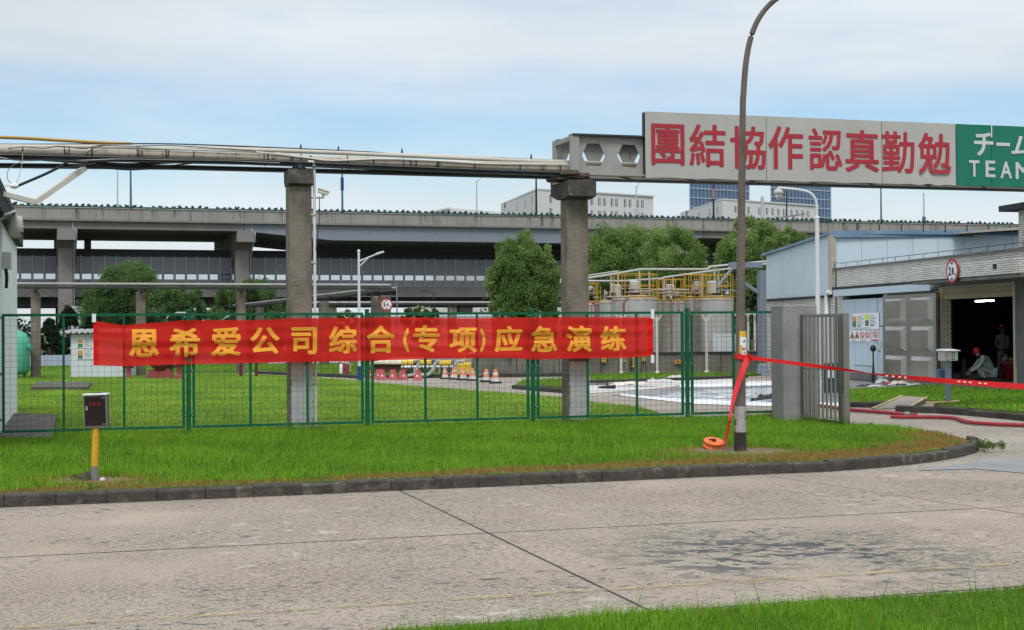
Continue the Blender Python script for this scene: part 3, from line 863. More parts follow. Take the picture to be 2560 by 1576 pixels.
kerb_run(kerb2, resample([G(1190, 944), G(1000, 946), G(900, 947), G(848, 944), G(640, 935)][::-1], 1.2), .16, .12, M_kerbdark, seed=8)
kerb_run(kerb2, resample([G(1198, 944), G(1300, 943), G(1462, 941)], 1.2), .16, .14, M_kerbdark, seed=12)
kerb_run(kerb2, resample([G(1480, 958), G(1640, 953), G(1760, 949), G(1916, 942)], 1.2), .16, .09, M_kerbdark, seed=13)

# ramp with yellow edges on the right lawn
rp = [G(2177, 1025), G(2271, 1021), G(2314, 1009), G(2252, 1005)]
ramp = thing('ramp', None, None, kind='structure')
MB().hexa([zc(p, -.03) for p in rp], [zc(rp[0], .015), zc(rp[1], .03), zc(rp[2], .14), zc(rp[3], .14)]).build('ramp_slab', M_ramp, ramp)
for a, b in ((0, 3), (1, 2)):
    q0, q1 = rp[a], rp[b]; n_ = Vector((.06, 0, 0))
    MB().slab([zc(q0, .030), zc(q0 + n_, .030), zc(q1 + n_, .146), zc(q1, .146)], (0, 0, .008)).build('edge_stripe', M_fadedyellow2, ramp)
MB().slab([G(2314, 1008, .1), G(2398, 1004, .1), G(2398, 1006, .1), G(2316, 1009.6, .1)], (0, 0, .03)).build('edge_stripe', M_fadedyellow2, ramp)

# wet ground and foam left from the drill
wp = [(1530, 988), (1600, 996), (1674, 1003), (1744, 1010), (1837, 1013), (1930, 1016), (2130, 1018), (2130, 950), (1930, 955), (1850, 959), (1733, 965), (1640, 976), (1560, 983)]
def sheet(px, z): 
    return MB().add([G(x, y, z) for x, y in px], [tuple(range(len(px)))])
tag(sheet(wp, .004).build('water', M_wet), kind='structure')
tag(sheet([(2118, 952), (2340, 950), (2420, 960), (2330, 967), (2118, 980)], .005).build('damp_ground', M_wet2), kind='structure')
tag(sheet([(2290, 1176), (2420, 1158), (2470, 1146), (2900, 1160), (2900, 1215), (2560, 1183), (2440, 1172)], .006).build('damp_ground', mat('damp_road', (.22, .22, .22), (.30, .29, .275), scale=.9, rough=.4, spec=.5)), kind='structure')
def foam_strip(lo, hi, z, n, seed, th=.03):
    rr = random.Random(seed); L = sample([G(x, y, z) for x, y in lo], n); H = sample([G(x, y, z) for x, y in hi], n)
    mb = MB(); V_ = []; k = 5
    for a, b in zip(L, H):
        d = b - a; j0, j1 = rr.uniform(-.25, .2), rr.uniform(-.3, .3)
        for i in range(k):
            t = i / (k - 1)
            p = a + d * (t * (1 + .2 * j1 - .2 * j0) + .2 * j0)
            V_.append(zc(p, z + (th * rr.uniform(.4, 1.2) if 0 < i < k - 1 else 0)))
    F_ = [(r * k + i, r * k + i + 1, (r + 1) * k + i + 1, (r + 1) * k + i) for r in range(len(L) - 1) for i in range(k - 1)]
    F_ = [f[::-1] for f in F_]
    return mb.add(V_, F_, True)
fb = foam_strip([(1552, 988.5), (1610, 995.5), (1674, 1003), (1744, 1010), (1837, 1013), (1960, 1016), (2100, 1017)], [(1552, 986), (1610, 992), (1674, 995.5), (1739, 998), (1837, 1003), (1960, 1006), (2100, 1007)], .006, 9, 3)
tag(fb.build('foam', M_foam), 'white foam rim along the near edge of the wet ground', kind='stuff')
fb = foam_strip([(1700, 968), (1800, 966.5), (1930, 963), (2100, 960)], [(1700, 961), (1800, 957), (1930, 953), (2100, 950)], .006, 9, 4)
tag(fb.build('foam', M_foam), 'white foam band along the far edge of the wet ground', kind='stuff')
tag(sheet([(1640, 990), (1760, 1000), (1930, 1006), (1930, 970), (1800, 974), (1680, 982)], .008).build('foam', M_foamthin), 'thin foam film floating on the wet ground', kind='stuff')
tag(sheet([(1410, 971), (1560, 953), (1720, 951), (1840, 948), (1840, 958), (1720, 962), (1640, 972), (1560, 978), (1470, 984), (1408, 990)], .003).build('dry_apron', mat('pale_dry_concrete', (.50, .485, .46), var=.08, scale=.8, rough=.9)), kind='structure')

# ================================================================== LARGE STRUCTURE: the two viaducts
VU = Vector((148.8, 49.9, 0)).normalized(); VN = Vector((-VU.y, VU.x, 0)); V0 = Vector((-64.7, 189.6, 0))
VANG = math.atan2(VU.y, VU.x)
def vx(px, py=600, off=0.0):
    p = VP(px, py, V0 + VN * off, VU); return (p - V0).dot(VU), p.z
up = thing('elevated_highway', 'upper concrete highway viaduct with planted parapet and blue-grey steel span', 'viaduct', V0, VANG)
xa, xb = vx(-620)[0], vx(2860)[0]
zt, zl = vx(78, 517)[1], vx(78, 545.5)[1]
zg = vx(300, 573.5)[1]
def LB(mb, x0, x1, y0, y1, z0, z1): return mb.box(((x0 + x1) / 2, (y0 + y1) / 2, (z0 + z1) / 2), (x1 - x0, y1 - y0, z1 - z0))
def LBuild(mb, name, m, parent, kind=None): return mb.build(name, m, parent, world_space=False, kind=kind)
pl_ = 2.05
npan = int((xb - xa) / pl_)
mesh_pan = None
rr = random.Random(5)
for k in range(npan):
    mb = MB(); x0 = xa + k * pl_
    mb.hexa([(x0 + .02, -.02, zl), (x0 + pl_ - .02, -.02, zl), (x0 + pl_ - .02, .42, zl), (x0 + .02, .42, zl)],
            [(x0 + .02, .10, zt), (x0 + pl_ - .02, .10, zt), (x0 + pl_ - .02, .34, zt), (x0 + .02, .34, zt)])
    LBuild(mb, 'parapet_panel', M_conc, up)
LBuild(LB(MB(), xa, xb, .12, .9, zl - .02, zt - .05), 'parapet_core', M_conc, up)
LBuild(LB(MB(), xa, xb, -.18, 29.0, zl - .28, zl - .021), 'deck_slab', M_concg, up)
mb = MB(); mb.tube([(xa, -.02, zt + .13), (xb, -.02, zt + .13)], .11, 6)
for k in range(int((xb - xa) / 3)): mb.bar((xa + k * 3, .12, zt - .02), (xa + k * 3, .0, zt + .13), .07)
LBuild(mb, 'handrail', M_rail, up)
xs0, xs1 = vx(612)[0], vx(1760)[0]
zs = vx(860, 601)[1]
LBuild(LB(MB(), xa, xs0 - .06, .35, 26, zg, zl - .282), 'concrete_girder', M_concg, up)
LBuild(LB(MB(), xs1 + .06, xb, .35, 26, zg, zl - .282), 'concrete_girder', M_concg, up)
# haunched steel box with longitudinal webs
xm0, xm1 = vx(830)[0], vx(1420)[0]
def steel_web(y, t, xo=0):
    prof = [(xs0, zl - .282), (xs0, zg), (xm0, zs), (xm1, zs), (xs1, zg), (xs1, zl - .282)]
    return MB().slab([(x, y, z) for x, z in prof], (0, t, 0))
LBuild(steel_web(.35, .12), 'steel_girder', M_steelg, up)
for k in range(9): LBuild(steel_web(3.4 + k * 3.1, .9), 'steel_girder', M_steelg, up)
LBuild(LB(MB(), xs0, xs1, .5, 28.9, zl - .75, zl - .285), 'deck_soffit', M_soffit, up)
for k in range(14):
    x = xs0 + (xs1 - xs0) * (k + .5) / 14
    LBuild(LB(MB(), x - .05, x + .05, .27, .348, zg - .1, zl - .3), 'stiffener', M_steelg, up)
pier_px = [-285, 168, 616, 1066, 1500, 1940, 2380]
for i, px in enumerate(pier_px):
    x = vx(px, 585)[0]
    if px == 1066: continue
    zc0 = vx(168, 600)[1]
    mb = MB()
    mb.slab([(x - 1.28, -.12, zg - .004), (x - 1.28, -.12, zc0), (x - 1.28, 1.6, zc0), (x - 1.28, 6.2, zc0 - 3.2), (x - 1.28, 9, zc0 - 3.2), (x - 1.28, 9, zg - .004)], (2.56, 0, 0))
    LBuild(mb, 'pier_cap', M_concg, up)
    mb = MB().slab([(x - 1.28, 26, zg - .004), (x - 1.28, 26, zc0), (x - 1.28, 24, zc0), (x - 1.28, 19.5, zc0 - 2), (x - 1.28, 16, zc0 - 2), (x - 1.28, 9.01, zc0 - 2), (x - 1.28, 9.01, zg - .004)], (2.56, 0, 0))
    LBuild(mb, 'pier_cap', M_concg, up)
    LBuild(MB().bbox((x - .15, 3.9, (zc0 - .9) / 2), (2.0, 2.2, zc0 - .9), .15), 'pier', M_concg, up)
    LBuild(MB().bbox((x - .15, 22, (zc0 - 1.2) / 2), (2.0, 2.2, zc0 - 1.2), .15), 'pier', M_concg, up)
    mb = MB().tube([(x + .7, .28, zl - .3), (x + .7, .28, zg + .2), (x + 1.2, -.22, zg - .3), (x + 1.2, -.22, zc0 + .2), (x + .95, .2, zc0 - .15), (x + .95, 2.7, zc0 - 2.2), (x + .95, 2.7, .3)], .09, 6)
    LBuild(mb, 'drain_pipe', M_npost, up)
# lower deck with its noise barrier
lo = thing('lower_viaduct', 'lower highway viaduct with grey noise barrier panels under the upper deck', 'viaduct', V0, VANG)
OF = 6.5
z_ = {k: vx(198, y, OF)[1] for k, y in dict(top=621, a=642, w1=685, w0=698, b=713, d0=743).items()}
zso = vx(198, 768, OF + 3)[1]
xe = vx(1800)[0]
LBuild(LB(MB(), xa, xe, OF - .25, OF + 17, z_['d0'], z_['b'] - .02), 'deck', M_concg, lo)
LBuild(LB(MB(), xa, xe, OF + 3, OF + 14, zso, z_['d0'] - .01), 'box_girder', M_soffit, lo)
pit = 1.58
npn = int((xe - xa) / pit)
def unit(bounds):
    mb = MB(); LB(mb, *bounds); me = bpy.data.meshes.new('unit'); me.from_pydata(mb.v, [], mb.f); return me
me_hi = unit((.05, pit - .05, 0, .06, z_['w1'] + .12, z_['a'])); me_lo = unit((.05, pit - .05, 0, .06, z_['b'], z_['w0'] - .08))
me_top = unit((.0, pit - .012, 0, .05, 0, 1)); me_win = unit((.16, pit - .16, .02, .04, z_['w0'] + .02, z_['w1'] - .02)); me_post = unit((-.07, .07, -.14, .0, z_['b'] - .2, z_['a'] + .15))
me_bar = unit((.0, pit, .0, .07, z_['w0'] - .07, z_['w0'] + .0)); me_bar2 = unit((.0, pit, .0, .07, z_['w1'], z_['w1'] + .115))
me_mul = unit((-.16, .16, .012, .05, z_['w0'], z_['w1']))
for me, m in ((me_hi, M_noise), (me_lo, M_noise), (me_win, M_pane), (me_post, M_npost), (me_bar, M_noised), (me_bar2, M_noised), (me_mul, M_noised)): me.materials.append(m)
for k in range(npn):
    T = Matrix.Translation((xa + k * pit, OF, 0))
    part_mesh('barrier_panel', me_hi, lo, T); part_mesh('window_pane', me_win, lo, T); part_mesh('barrier_post', me_post, lo, T)
    part_mesh('barrier_panel', me_lo, lo, T); part_mesh('window_rail', me_bar, lo, T); part_mesh('window_rail', me_bar2, lo, T); part_mesh('window_mullion', me_mul, lo, T)
mb = MB().slab([(xa, OF + .05, z_['a'] + .01), (xa, OF + .15, z_['a'] + .01), (xa, OF + 1.3, z_['top']), (xa, OF + 1.2, z_['top'])], (xe - xa, 0, 0))
LBuild(mb, 'barrier_canopy', M_noised, lo)
for k in range(int((xe - xa) / 12)):
    x = xa + 5 + k * 12
    if abs(x - vx(235)[0]) < 6: LBuild(LB(MB(), x - .5, x + .5, OF + 15, OF + 15.4, z_['top'] - 2, zs + 2), 'sign_post', M_noise, lo)
for px in (300, 760, 1215):
    x = vx(px)[0]
    LBuild(MB().bbox((x, OF + 5, zso / 2), (2.2, 2.4, zso), .2), 'pier', M_concg, lo)
# planters along the parapet
rr = random.Random(9)
protos = []
for v in range(4):
    mb = MB(); mb.box((0, 0, .06), (.44, .24, .13))
    for k in range(9):
        a = rr.uniform(0, 6.3); x = rr.uniform(-.24, .24); h = rr.uniform(.14, .36); w = rr.uniform(.06, .13)
        mb.add([(x - w * math.cos(a), -w * math.sin(a), .12), (x + w * math.cos(a), w * math.sin(a), .12), (x + w, rr.uniform(-.2, .2), h * .8), (x + rr.uniform(-.1, .1), rr.uniform(-.1, .1), h)], [(0, 1, 2, 3)])
    me = bpy.data.meshes.new('flower_box'); me.from_pydata([tuple(p) for p in mb.v], [], mb.f); me.materials.append(mat('dark_planter_leaf%d' % v, (.012, .035, .03), var=.5, scale=5, rough=.8)); protos.append(me)
x = vx(-30)[0]
while x < vx(2620)[0]:
    o = bpy.data.objects.new('flower_box', protos[rr.randrange(4)]); COL.objects.link(o)
    o.location = V0 + VU * x + VN * .04 + Vector((0, 0, zt + .22 + rr.uniform(-.04, .02))); o.rotation_euler = (0, 0, VANG + (math.pi if rr.random() < .5 else 0))
    s = rr.uniform(.8, 1.25); o.scale = (s, s, rr.uniform(.8, 1.3))
    if rr.random() < .92: tag(o, 'small dark green flower box hung along the top rail of the upper viaduct', 'flower box', 'flower boxes along the viaduct parapet')
    else: bpy.data.objects.remove(o)
    x += rr.uniform(.78, .92)
# lamp posts standing on the deck
M_lampblue = mat('teal_lamp_post', (.05, .13, .19), rough=.5)
def deck_lamp(px, ybase, ytop, off, r, m, label, arm=0, box=None):
    b = VP(px, ybase, V0 + VN * off, VU); tp = VP(px, ytop, V0 + VN * off, VU); h = tp.z - b.z
    t = thing('lamp_post', label, 'lamp post', b, 0, 'lamp posts on the viaduct')
    MB().tube([(0, 0, -.2), (0, 0, h)], [r * 1.15, r * .75], 8).build('pole', m, t, world_space=False)
    if arm:
        MB().tube([(0, 0, h - .3), (arm * .5, 0, h + .55), (arm, 0, h + .95)], r * .5, 6).build('arm', m, t, world_space=False)
        MB().lathe([(.05, 0), (.22, .1), (.2, .9), (.05, 1.1)], (arm, 0, h + .93), 8, Vector((arm, 0, .25))).build('lamp_head', m, t, world_space=False)
    if box:
        MB().bbox((0, 0, h * box[0]), (box[1], .5, h * box[2]), .05).build('pole_banner', box[3], t, world_space=False)
    return t
deck_lamp(294, 516, 412, 24, .10, M_npost, 'thin grey lamp post on the far side of the viaduct, left of the teal one', 0)
deck_lamp(327, 519, 410, .5, .14, M_lampblue, 'teal lamp post on the near parapet, under the sagging cables')
deck_lamp(856, 532, 412, .5, .15, M_lampblue, 'teal lamp post carrying a blue box, right of the surveillance camera', 0, (.60, .42, .26, M_bluepaint))
deck_lamp(1192, 540, 452, 20, .12, M_npost, 'grey lamp post with a curved arm, left of the white office block', 1.6)
deck_lamp(1341, 542, 430, .5, .16, M_dark, 'dark lamp post in front of the office block windows, left of the second pillar')
deck_lamp(1591, 546, 466, 14, .13, M_npost, 'grey lamp post with short arm before the right end of the white office block', 1.0, (.16, .7, .3, M_npost))
deck_lamp(1784, 551, 458, .5, .15, M_dark, 'dark lamp post with a faded red box in front of the glass tower', 0, (.70, .42, .26, mat('faded_red_box', (.32, .17, .15), rough=.6)))
deck_lamp(1906, 552, 492, 18, .35, M_npost, 'thick grey mast rising before the second white office block', 0)
deck_lamp(1967, 553, 470, 10, .13, M_dark, 'dark lamp post right of the lantern, before the second glass tower', 0)
deck_lamp(2203, 556, 470, .5, .14, M_lampblue, 'slim teal lamp post under the slogan sign, left of the pale one', 0)
deck_lamp(2310, 558, 482, 12, .13, M_npost, 'pale lamp post with a thick foot, right of the slim teal one', 0, (.10, .55, .22, M_lampblue))
# overhead gantry arm seen before the second office block
gp = VP(1984, 552, V0 + VN * 9, VU)
t = thing('traffic_mast', 'grey mast with two slanting arms above the parapet before the second office block', 'mast', gp)
MB().tube([(0, 0, -.5), (0, 0, .9)], .22, 8).build('pole', M_steelcol, t, world_space=False)
MB().bar((-1.9, 0, .55), (2.0, 0, 1.1), .32, .22).build('arm', M_steelcol, t, world_space=False)
MB().bar((-1.9, 0, .55), (-3.0, 0, .6), .2, .18).build('arm', M_steelcol, t, world_space=False)

# distant buildings
def office(name, label, Y, corner, left, right, ytop, ybot_l, win_rows, number, tx, wl_, wr_, nwl, nwr, cat='office building'):
    """two visible faces meeting at a vertical corner"""
    c = A(corner, ytop, Y); l = A(left[0], left[1], Y * left[2]); r = A(right[0], right[1], Y * right[2])
    zt_ = c.z
    t = thing(name, label, cat, (c.x, c.y, 0))
    dl = Vector((l.x - c.x, l.y - c.y, 0)); dr = Vector((r.x - c.x, r.y - c.y, 0))
    MB().prism([(c.x, c.y), (r.x, r.y), (r.x + dl.x, r.y + dl.y), (l.x, l.y)], -1, zt_).build('wall', M_bwhite, t)
    MB().prism([(c.x - .2 * (dl + dr).normalized().x, c.y - .2), (r.x + dr.normalized().x * .3, r.y - .3), (r.x + dl.x, r.y + dl.y), (l.x, l.y)], zt_ + .004, zt_ + .35).build('roof_edge', M_bwhite, t)
    for dvec, us, rows_, wid in ((dl, wl_, win_rows, nwl), (dr, wr_, win_rows, nwr)):
        L = dvec.length; d = dvec.normalized(); n = Vector((d.y, -d.x, 0))
        if n.y > 0: n = -n
        for z0, z1 in rows_:
            for u in us:
                x = L * u; a = Vector((c.x, c.y, 0)) + d * x
                fr = MB().slab([a + n * .02 + Vector((0, 0, zt_ - z1)), a + d * wid + n * .02 + Vector((0, 0, zt_ - z1)), a + d * wid + n * .02 + Vector((0, 0, zt_ - z0)), a + n * .02 + Vector((0, 0, zt_ - z0))], n * -.3)
                w = fr.build('window', M_win, t)
                e = a + n * .08 + d * (wid * .5)
                MB().bar(e + Vector((0, 0, zt_ - z1)), e + Vector((0, 0, zt_ - z0)), .14).build('mullion', M_bwhite, w)
    if number:
        p = A(number[1], number[2], Y * number[3]); d = dl.normalized(); n = Vector((d.y, -d.x, 0))
        if n.y > 0: n = -n
        s = ((Vector((p.x, p.y, 0)) - c).dot(d)); q = Vector((c.x, c.y, 0)) + d * s + n * .10 + Vector((0, 0, p.z))
        hd = d if d.x > 0 else -d
        ds = MB().add(disc_pts(q, hd, Vector((0, 0, 1)), number[4]), [tuple(range(28))]).build('number_disc', M_blackprint, t)
        mb = MB(); h_ = number[4] * 1.1; w_ = h_ * .62
        glyph(mb, number[0], .012, lambda u, v: q + n * .05 + hd * ((u - .5) * w_) + Vector((0, 0, (v - .5) * h_)))
        mb.build('number', M_bwhite, ds)
    return t
o5 = office('office_building', 'white office block numbered 5 behind the viaduct and the second pillar', 330, 1343, (1252, 487, 1.12), (1633, 489, 1.06), 475, 0,
       [(.95, 2.8), (4.0, 6.6)], ('5', 1265, 514, 1.105, .72), 0, (.12, .30, .52), (.10, .25, .40, .445, .51, .555, .62, .66, .735, .78, .85, .89), 1.5, .75)
o6 = office('office_building', 'white office block numbered 6 in front of the glass towers', 360, 1806, (1701, 515, 1.12), (2045, 510, 1.06), 500, 0,
       [(1.3, 3.0)], ('6', 1716, 534, 1.10, .72), 0, (.10, .27, .52), (.12, .18, .25, .36, .44, .50, .56, .62, .70, .76, .82, .88), 1.5, .8)
def tower(label, px0, px1, ytop, Y, ybands):
    a, b = A(px0, ytop, Y), A(px1, ytop, Y * 1.03)
    t = thing('glass_tower', label, 'tower', (a.x, a.y, 0))
    d = Vector((b.x - a.x, b.y - a.y, 0)); n = Vector((-d.y, d.x, 0)).normalized()
    ka, kb = Vector((a.x, a.y, 0)).normalized(), Vector((b.x, b.y, 0)).normalized()
    P = [a, b, b + kb * 30, a + ka * 30]
    MB().prism([(p.x, p.y) for p in P], 0, a.z).build('glass_wall', M_towerglass, t)
    f = n * -.35
    for zb in np.arange(a.z - 1, a.z - 40, -4.2):
        MB().slab([zc(a, zb - .45) + f, zc(b, zb - .45) + f, zc(b, zb) + f, zc(a, zb) + f], n * .3).build('floor_band', M_towerband, t)
    mb = MB(); k = int(d.length / 2.2)
    for i in range(k + 1):
        p = a + d * i / k + f; mb.bar(zc(p, a.z - 40), zc(p, a.z + .3), .16)
    mb.build('mullion', M_towerband, t, kind='stuff')
tower('blue glass tower behind the white office block numbered 6, under the sign', 1723, 1872, 440, 640, 0)
tower('second blue glass tower, right of the lamp pole under the sign', 1926, 2076, 440, 660, 0)
b0, b1 = A(1080, 524, 420), A(1262, 524, 430)
t = thing('white_hall', 'low white hall roof just above the parapet, left of office block 5', 'building', (b0.x, b0.y, 0))
MB().slab([zc(b0, 0), zc(b1, 0), zc(b1, A(1262, 524, 420).z), A(1125, 521, 424), A(1080, 530, 420)], Vector((0, 40, 0))).build('wall', M_bwhite, t)
MB().bar(A(1070, 531, 419.5), A(1125, 520, 423.5), .6, .5).build('roof_edge', M_bwhite, t)
for i, (x0, x1, yt, Y, lab) in enumerate(((690, 900, 786, 150, 'long white factory wall beyond the pipe rack'), (900, 1230, 792, 165, 'low white wall glimpsed behind the flowering shrubs'), (180, 260, 771, 170, 'white wall patch under the lower viaduct at left'))):
    a, b = A(x0, yt, Y), A(x1, yt, Y * 1.04)
    t = thing('white_wall', lab, 'wall', (a.x, a.y, 0))
    d = Vector((b.x - a.x, b.y - a.y, 0)); k = max(2, int(d.length / 4)); n = Vector((-d.y, d.x, 0)).normalized()
    for j in range(k):
        p, q = a + d * (j / k) , a + d * ((j + 1) / k) - d.normalized() * .06
        MB().slab([zc(p, -.1), zc(q, -.1), zc(q, a.z), zc(p, a.z)], n * .3).build('wall_panel', M_white, t)
    MB().slab([zc(a, a.z + .004) - n * .1, zc(b, a.z + .004) - n * .1, zc(b, a.z + .25) - n * .1, zc(a, a.z + .25) - n * .1], n * .5).build('coping', M_white, t)

# ================================================================== trees and shrubs
def treeat(px, Y, ytop, name, label, rpx, seed, **k):
    b = A(px, 900, Y); tp = A(px, ytop, Y)
    h = tp.z; r = rpx * Y / FPX
    return tree(name, label, 'tree', (b.x, b.y, 0), h, r, r * .8, seed, **k)
treeat(1308, 84, 556, 'willow_tree', 'willow with dark bare limbs left of the second pillar', 90, 1, clumps=190, per=161, leaf=0.144, group='willows behind the tanks', lobes=[(-.1, 0, .70, .75, .27), (-.45, 0, .48, .5, .30), (.55, 0, .60, .45, .24), (-.1, 0, .50, .6, .2)], crown_lo=.14, limbs=22, trunk_r=.2)
treeat(1555, 92, 556, 'willow_tree', 'broad willow just right of the second pillar, behind the tank railings', 132, 2, clumps=260, per=171, leaf=0.151, group='willows behind the tanks', lobes=[(-.3, 0, .68, .6, .30), (.35, 0, .70, .6, .30), (0, 0, .45, 1, .3)], crown_lo=.06)
treeat(1700, 88, 560, 'willow_tree', 'willow in the middle of the row, above the yellow tank railings', 104, 3, clumps=220, per=171, leaf=0.144, group='willows behind the tanks', lobes=[(-.1, 0, .68, .8, .30), (.3, 0, .5, .8, .3), (-.4, 0, .45, .6, .3)], crown_lo=.06)
treeat(1885, 82, 538, 'willow_tree', 'tallest willow, right behind the leaning lamp pole', 98, 4, clumps=230, per=161, leaf=0.144, group='willows behind the tanks', lobes=[(-.05, 0, .74, .75, .25), (.45, 0, .62, .6, .3), (-.5, 0, .56, .5, .3), (0, 0, .4, 1, .3)], crown_lo=.06)
treeat(1972, 80, 562, 'willow_tree', 'lower willow beside the blue hall gable', 72, 5, clumps=130, per=152, leaf=0.137, group='willows behind the tanks', crown_lo=.1)
treeat(330, 105, 658, 'leafy_tree', 'bushy green tree above the left pipe rack', 128, 6, pal=BROAD, droop=.45, clumps=200, per=152, leaf=0.173, lobes=[(-.05, 0, .74, .62, .26), (.5, 0, .48, .6, .30), (-.5, 0, .48, .5, .3)], crown_lo=.12, group='trees before the lower viaduct')
treeat(460, 100, 706, 'leafy_tree', 'low pale tree between the two bushier ones', 60, 7, pal=BROAD, droop=.4, clumps=87, per=133, leaf=0.158, crown_lo=.12, group='trees before the lower viaduct')
treeat(625, 98, 694, 'leafy_tree', 'dark bushy tree directly left of the first pillar', 112, 8, pal=BROAD, droop=.25, clumps=150, per=152, leaf=0.166, lobes=[(0, 0, .68, .8, .3), (.4, 0, .42, .7, .3), (-.45, 0, .42, .6, .3)], crown_lo=.10, group='trees before the lower viaduct')
for i, (px, Y, yt, rp, lab) in enumerate(((125, 78, 800, 45, 'dark conifer behind the leftmost rack post'), (172, 80, 772, 52, 'tallest dark conifer above the white shed'), (232, 79, 790, 50, 'dark conifer right of the tallest one, behind the white shed'),
                                           (305, 82, 800, 52, 'dark conifer behind the second rack post'), (375, 84, 792, 48, 'dark conifer hidden behind the banner left end'), (450, 84, 796, 48, 'dark conifer at the right end of the conifer row'))):
    treeat(px, Y, yt, 'conifer_tree', lab, rp, 20 + i, pal=CONIF, droop=.15, clumps=75, per=142, leaf=0.122, lobes=[(0, 0, .30, .95, .28), (0, 0, .62, .6, .3), (0, 0, .85, .3, .15)], crown_lo=.03, limbs=3, group='dark conifers behind the shed')
for i, (px, Y, yt, rp, lab) in enumerate(((1053, 108, 764, 52, 'round flowering shrub seen above the middle of the banner'), (860, 112, 778, 38, 'small flowering shrub left of the white street lamp'), (940, 118, 780, 30, 'small flowering shrub beside the height limit sign'), (1150, 100, 700, 0, ''))):
    if rp == 0: continue
    t = treeat(px, Y, yt, 'flowering_shrub', lab, rp, 40 + i, pal=SHRUB, droop=0, clumps=75, per=114, leaf=0.122, crown_lo=.05, limbs=3, group='flowering shrubs')
    rng = np.random.default_rng(90 + i); r = rp * Y / FPX; h = A(px, yt, Y).z
    n = 90; d = rng.normal(size=(n, 3)); d /= np.linalg.norm(d, axis=1)[:, None]; d[:, 1] = -np.abs(d[:, 1])
    C = np.array([0, 0, h * .64]) + d * np.array([r * .9, r * .7, h * .34])
    V, F, c = leaf_cloud(rng, C, np.full(n, .12), 6, .11, 0, ((.55, .52, .36), (.70, .66, .50)))
    tag(mesh_np('blossom', V, F, c, M_leaf, t), kind='stuff')
# one far green belt that reads as a single mass under the viaducts
rng = np.random.default_rng(3)
n = 260; X = rng.uniform(-110, 150, n)
C = np.stack([X, 255 + X * .3 + rng.uniform(-6, 10, n), rng.uniform(.5, 4.0, n)], 1)
V, F, c = leaf_cloud(rng, C, rng.uniform(1.2, 2.6, n), 40, .6, 0, ((.03, .06, .02), (.07, .11, .04)))
tag(mesh_np('far_trees', V, F, c, M_leaf, None, 'stuff'), 'far belt of green trees seen under the viaducts', 'tree belt')

# ================================================================== left white building
CW = G(44, 1040); DIRB = N.copy()
bz = (A(62, 584, CW.y).z)
wb = thing('white_building', 'white walled building with dark eave at the left edge', 'building', CW)
fr = CW - DIRB * 14
poly = [CW, CW - U * 6, fr - U * 6, fr]
FRONT = FX(along(CW), offs(CW) - 12)
poly = [(p.x, p.y) for p in (CW, CW - U * 6, FRONT - U * 6, FRONT)]
MB().prism(poly, -.05, bz - .05).build('wall', M_whitewall, wb)
e = U * .13
ez = bz + .02
rp_ = [CW + e + DIRB * .2, CW - U * 6.2 + DIRB * .2, FRONT - U * 6.2 - DIRB * .05, FRONT + e - DIRB * .05]
MB().prism([(p.x, p.y) for p in rp_], ez - .04, ez + .10).build('roof', M_roofdark, wb)
MB().slab([zc(CW + U * .12 + DIRB * .2, ez - .30), zc(FRONT + U * .12, ez - .30), zc(FRONT + U * .12, ez - .045), zc(CW + U * .12 + DIRB * .2, ez - .045)], -U * .11).build('eave_board', M_roofdark, wb)
def WP(px, py, o=0.0): return VP(px, py, CW + U * o, DIRB)
# pan camera on a bent arm, junction box, conduits
ctr = WP(40, 570, .22)
t = thing('dome_camera', 'cream dome surveillance camera on a bent wall arm', 'camera', ctr)
a0 = WP(5, 548, .0); a1 = zc(a0 + U * .25, a0.z)
MB().tube([WP(-5, 552, .0), WP(12, 540, .16), ctr + Vector((-.03, 0, .28)), ctr + Vector((0, 0, .20))], .035, 8).build('arm', M_boxgrey, t)
M_camcream = mat('camera_cream', (.50, .49, .42), var=.05, rough=.45)
MB().lathe([(.02, .21), (.10, .19), (.115, .08), (.12, .0)], ctr, 16).build('housing', M_camcream, t)
MB().lathe([(.122, -.002), (.118, -.06), (.09, -.13), (.04, -.17), (.005, -.175)], ctr, 16).build('dome', mat('dome_cover', (.42, .41, .34), rough=.25), t)
MB().box(ctr + Vector((.11, -.02, -.09)), (.03, .05, .04)).build('lens', M_black, t)
jb = WP(17, 652, .09)
t = thing('junction_box', 'grey electrical junction box with black cable on the white wall', 'junction box', jb)
MB().bbox(jb, (.14, .34, .28), .02, TH).build('body', M_boxgrey, t)
MB().tube([jb + Vector((0, -.05, -.12)), jb + Vector((.02, -.06, -.28)), jb + Vector((-.01, .0, -.45))], .03, 6).build('cable', M_black, t)
cp = [WP(8, 575, .03), WP(10, 700, .03)]
tag(MB().tube([WP(-2, 690, .05), WP(2, 560, .05)], .028, 6).build('conduit_pipe', M_boxgrey), 'thin grey conduit up the white wall', 'conduit')
lb = G(-18, 1040); 
# ================================================================== rack and objects beyond the lawn, left part
tnk = G(20, 950); 
t = thing('storage_tank', 'mint green upright storage tank beside the white wall', 'tank', (tnk.x, tnk.y, .05))
zt_ = A(45, 822, tnk.y).z
MB().lathe([(.01, zt_ - .05), (.35, zt_ - .08), (.66, zt_ - .22), (.80, zt_ - .5), (.80, .35), (.72, .18), (.3, .12)], (0, 0, 0), 28).build('shell', M_tealtank, t, world_space=False)
mb = MB()
for k in range(4):
    a = k * 1.571 + .6; mb.bar((.62 * math.cos(a), .62 * math.sin(a), 0), (.62 * math.cos(a), .62 * math.sin(a), .3), .1)
mb.build('leg', M_tealtank, t, world_space=False)
mb = MB().tube([(.3, -.3, zt_ - .12), (.3, -.3, zt_ + .08)], .06, 8); mb.lathe([(.03, 0), (.12, .02), (.14, .1)], (.84, -.15, zt_ - .75), 10, Vector((1, -.1, 0)))
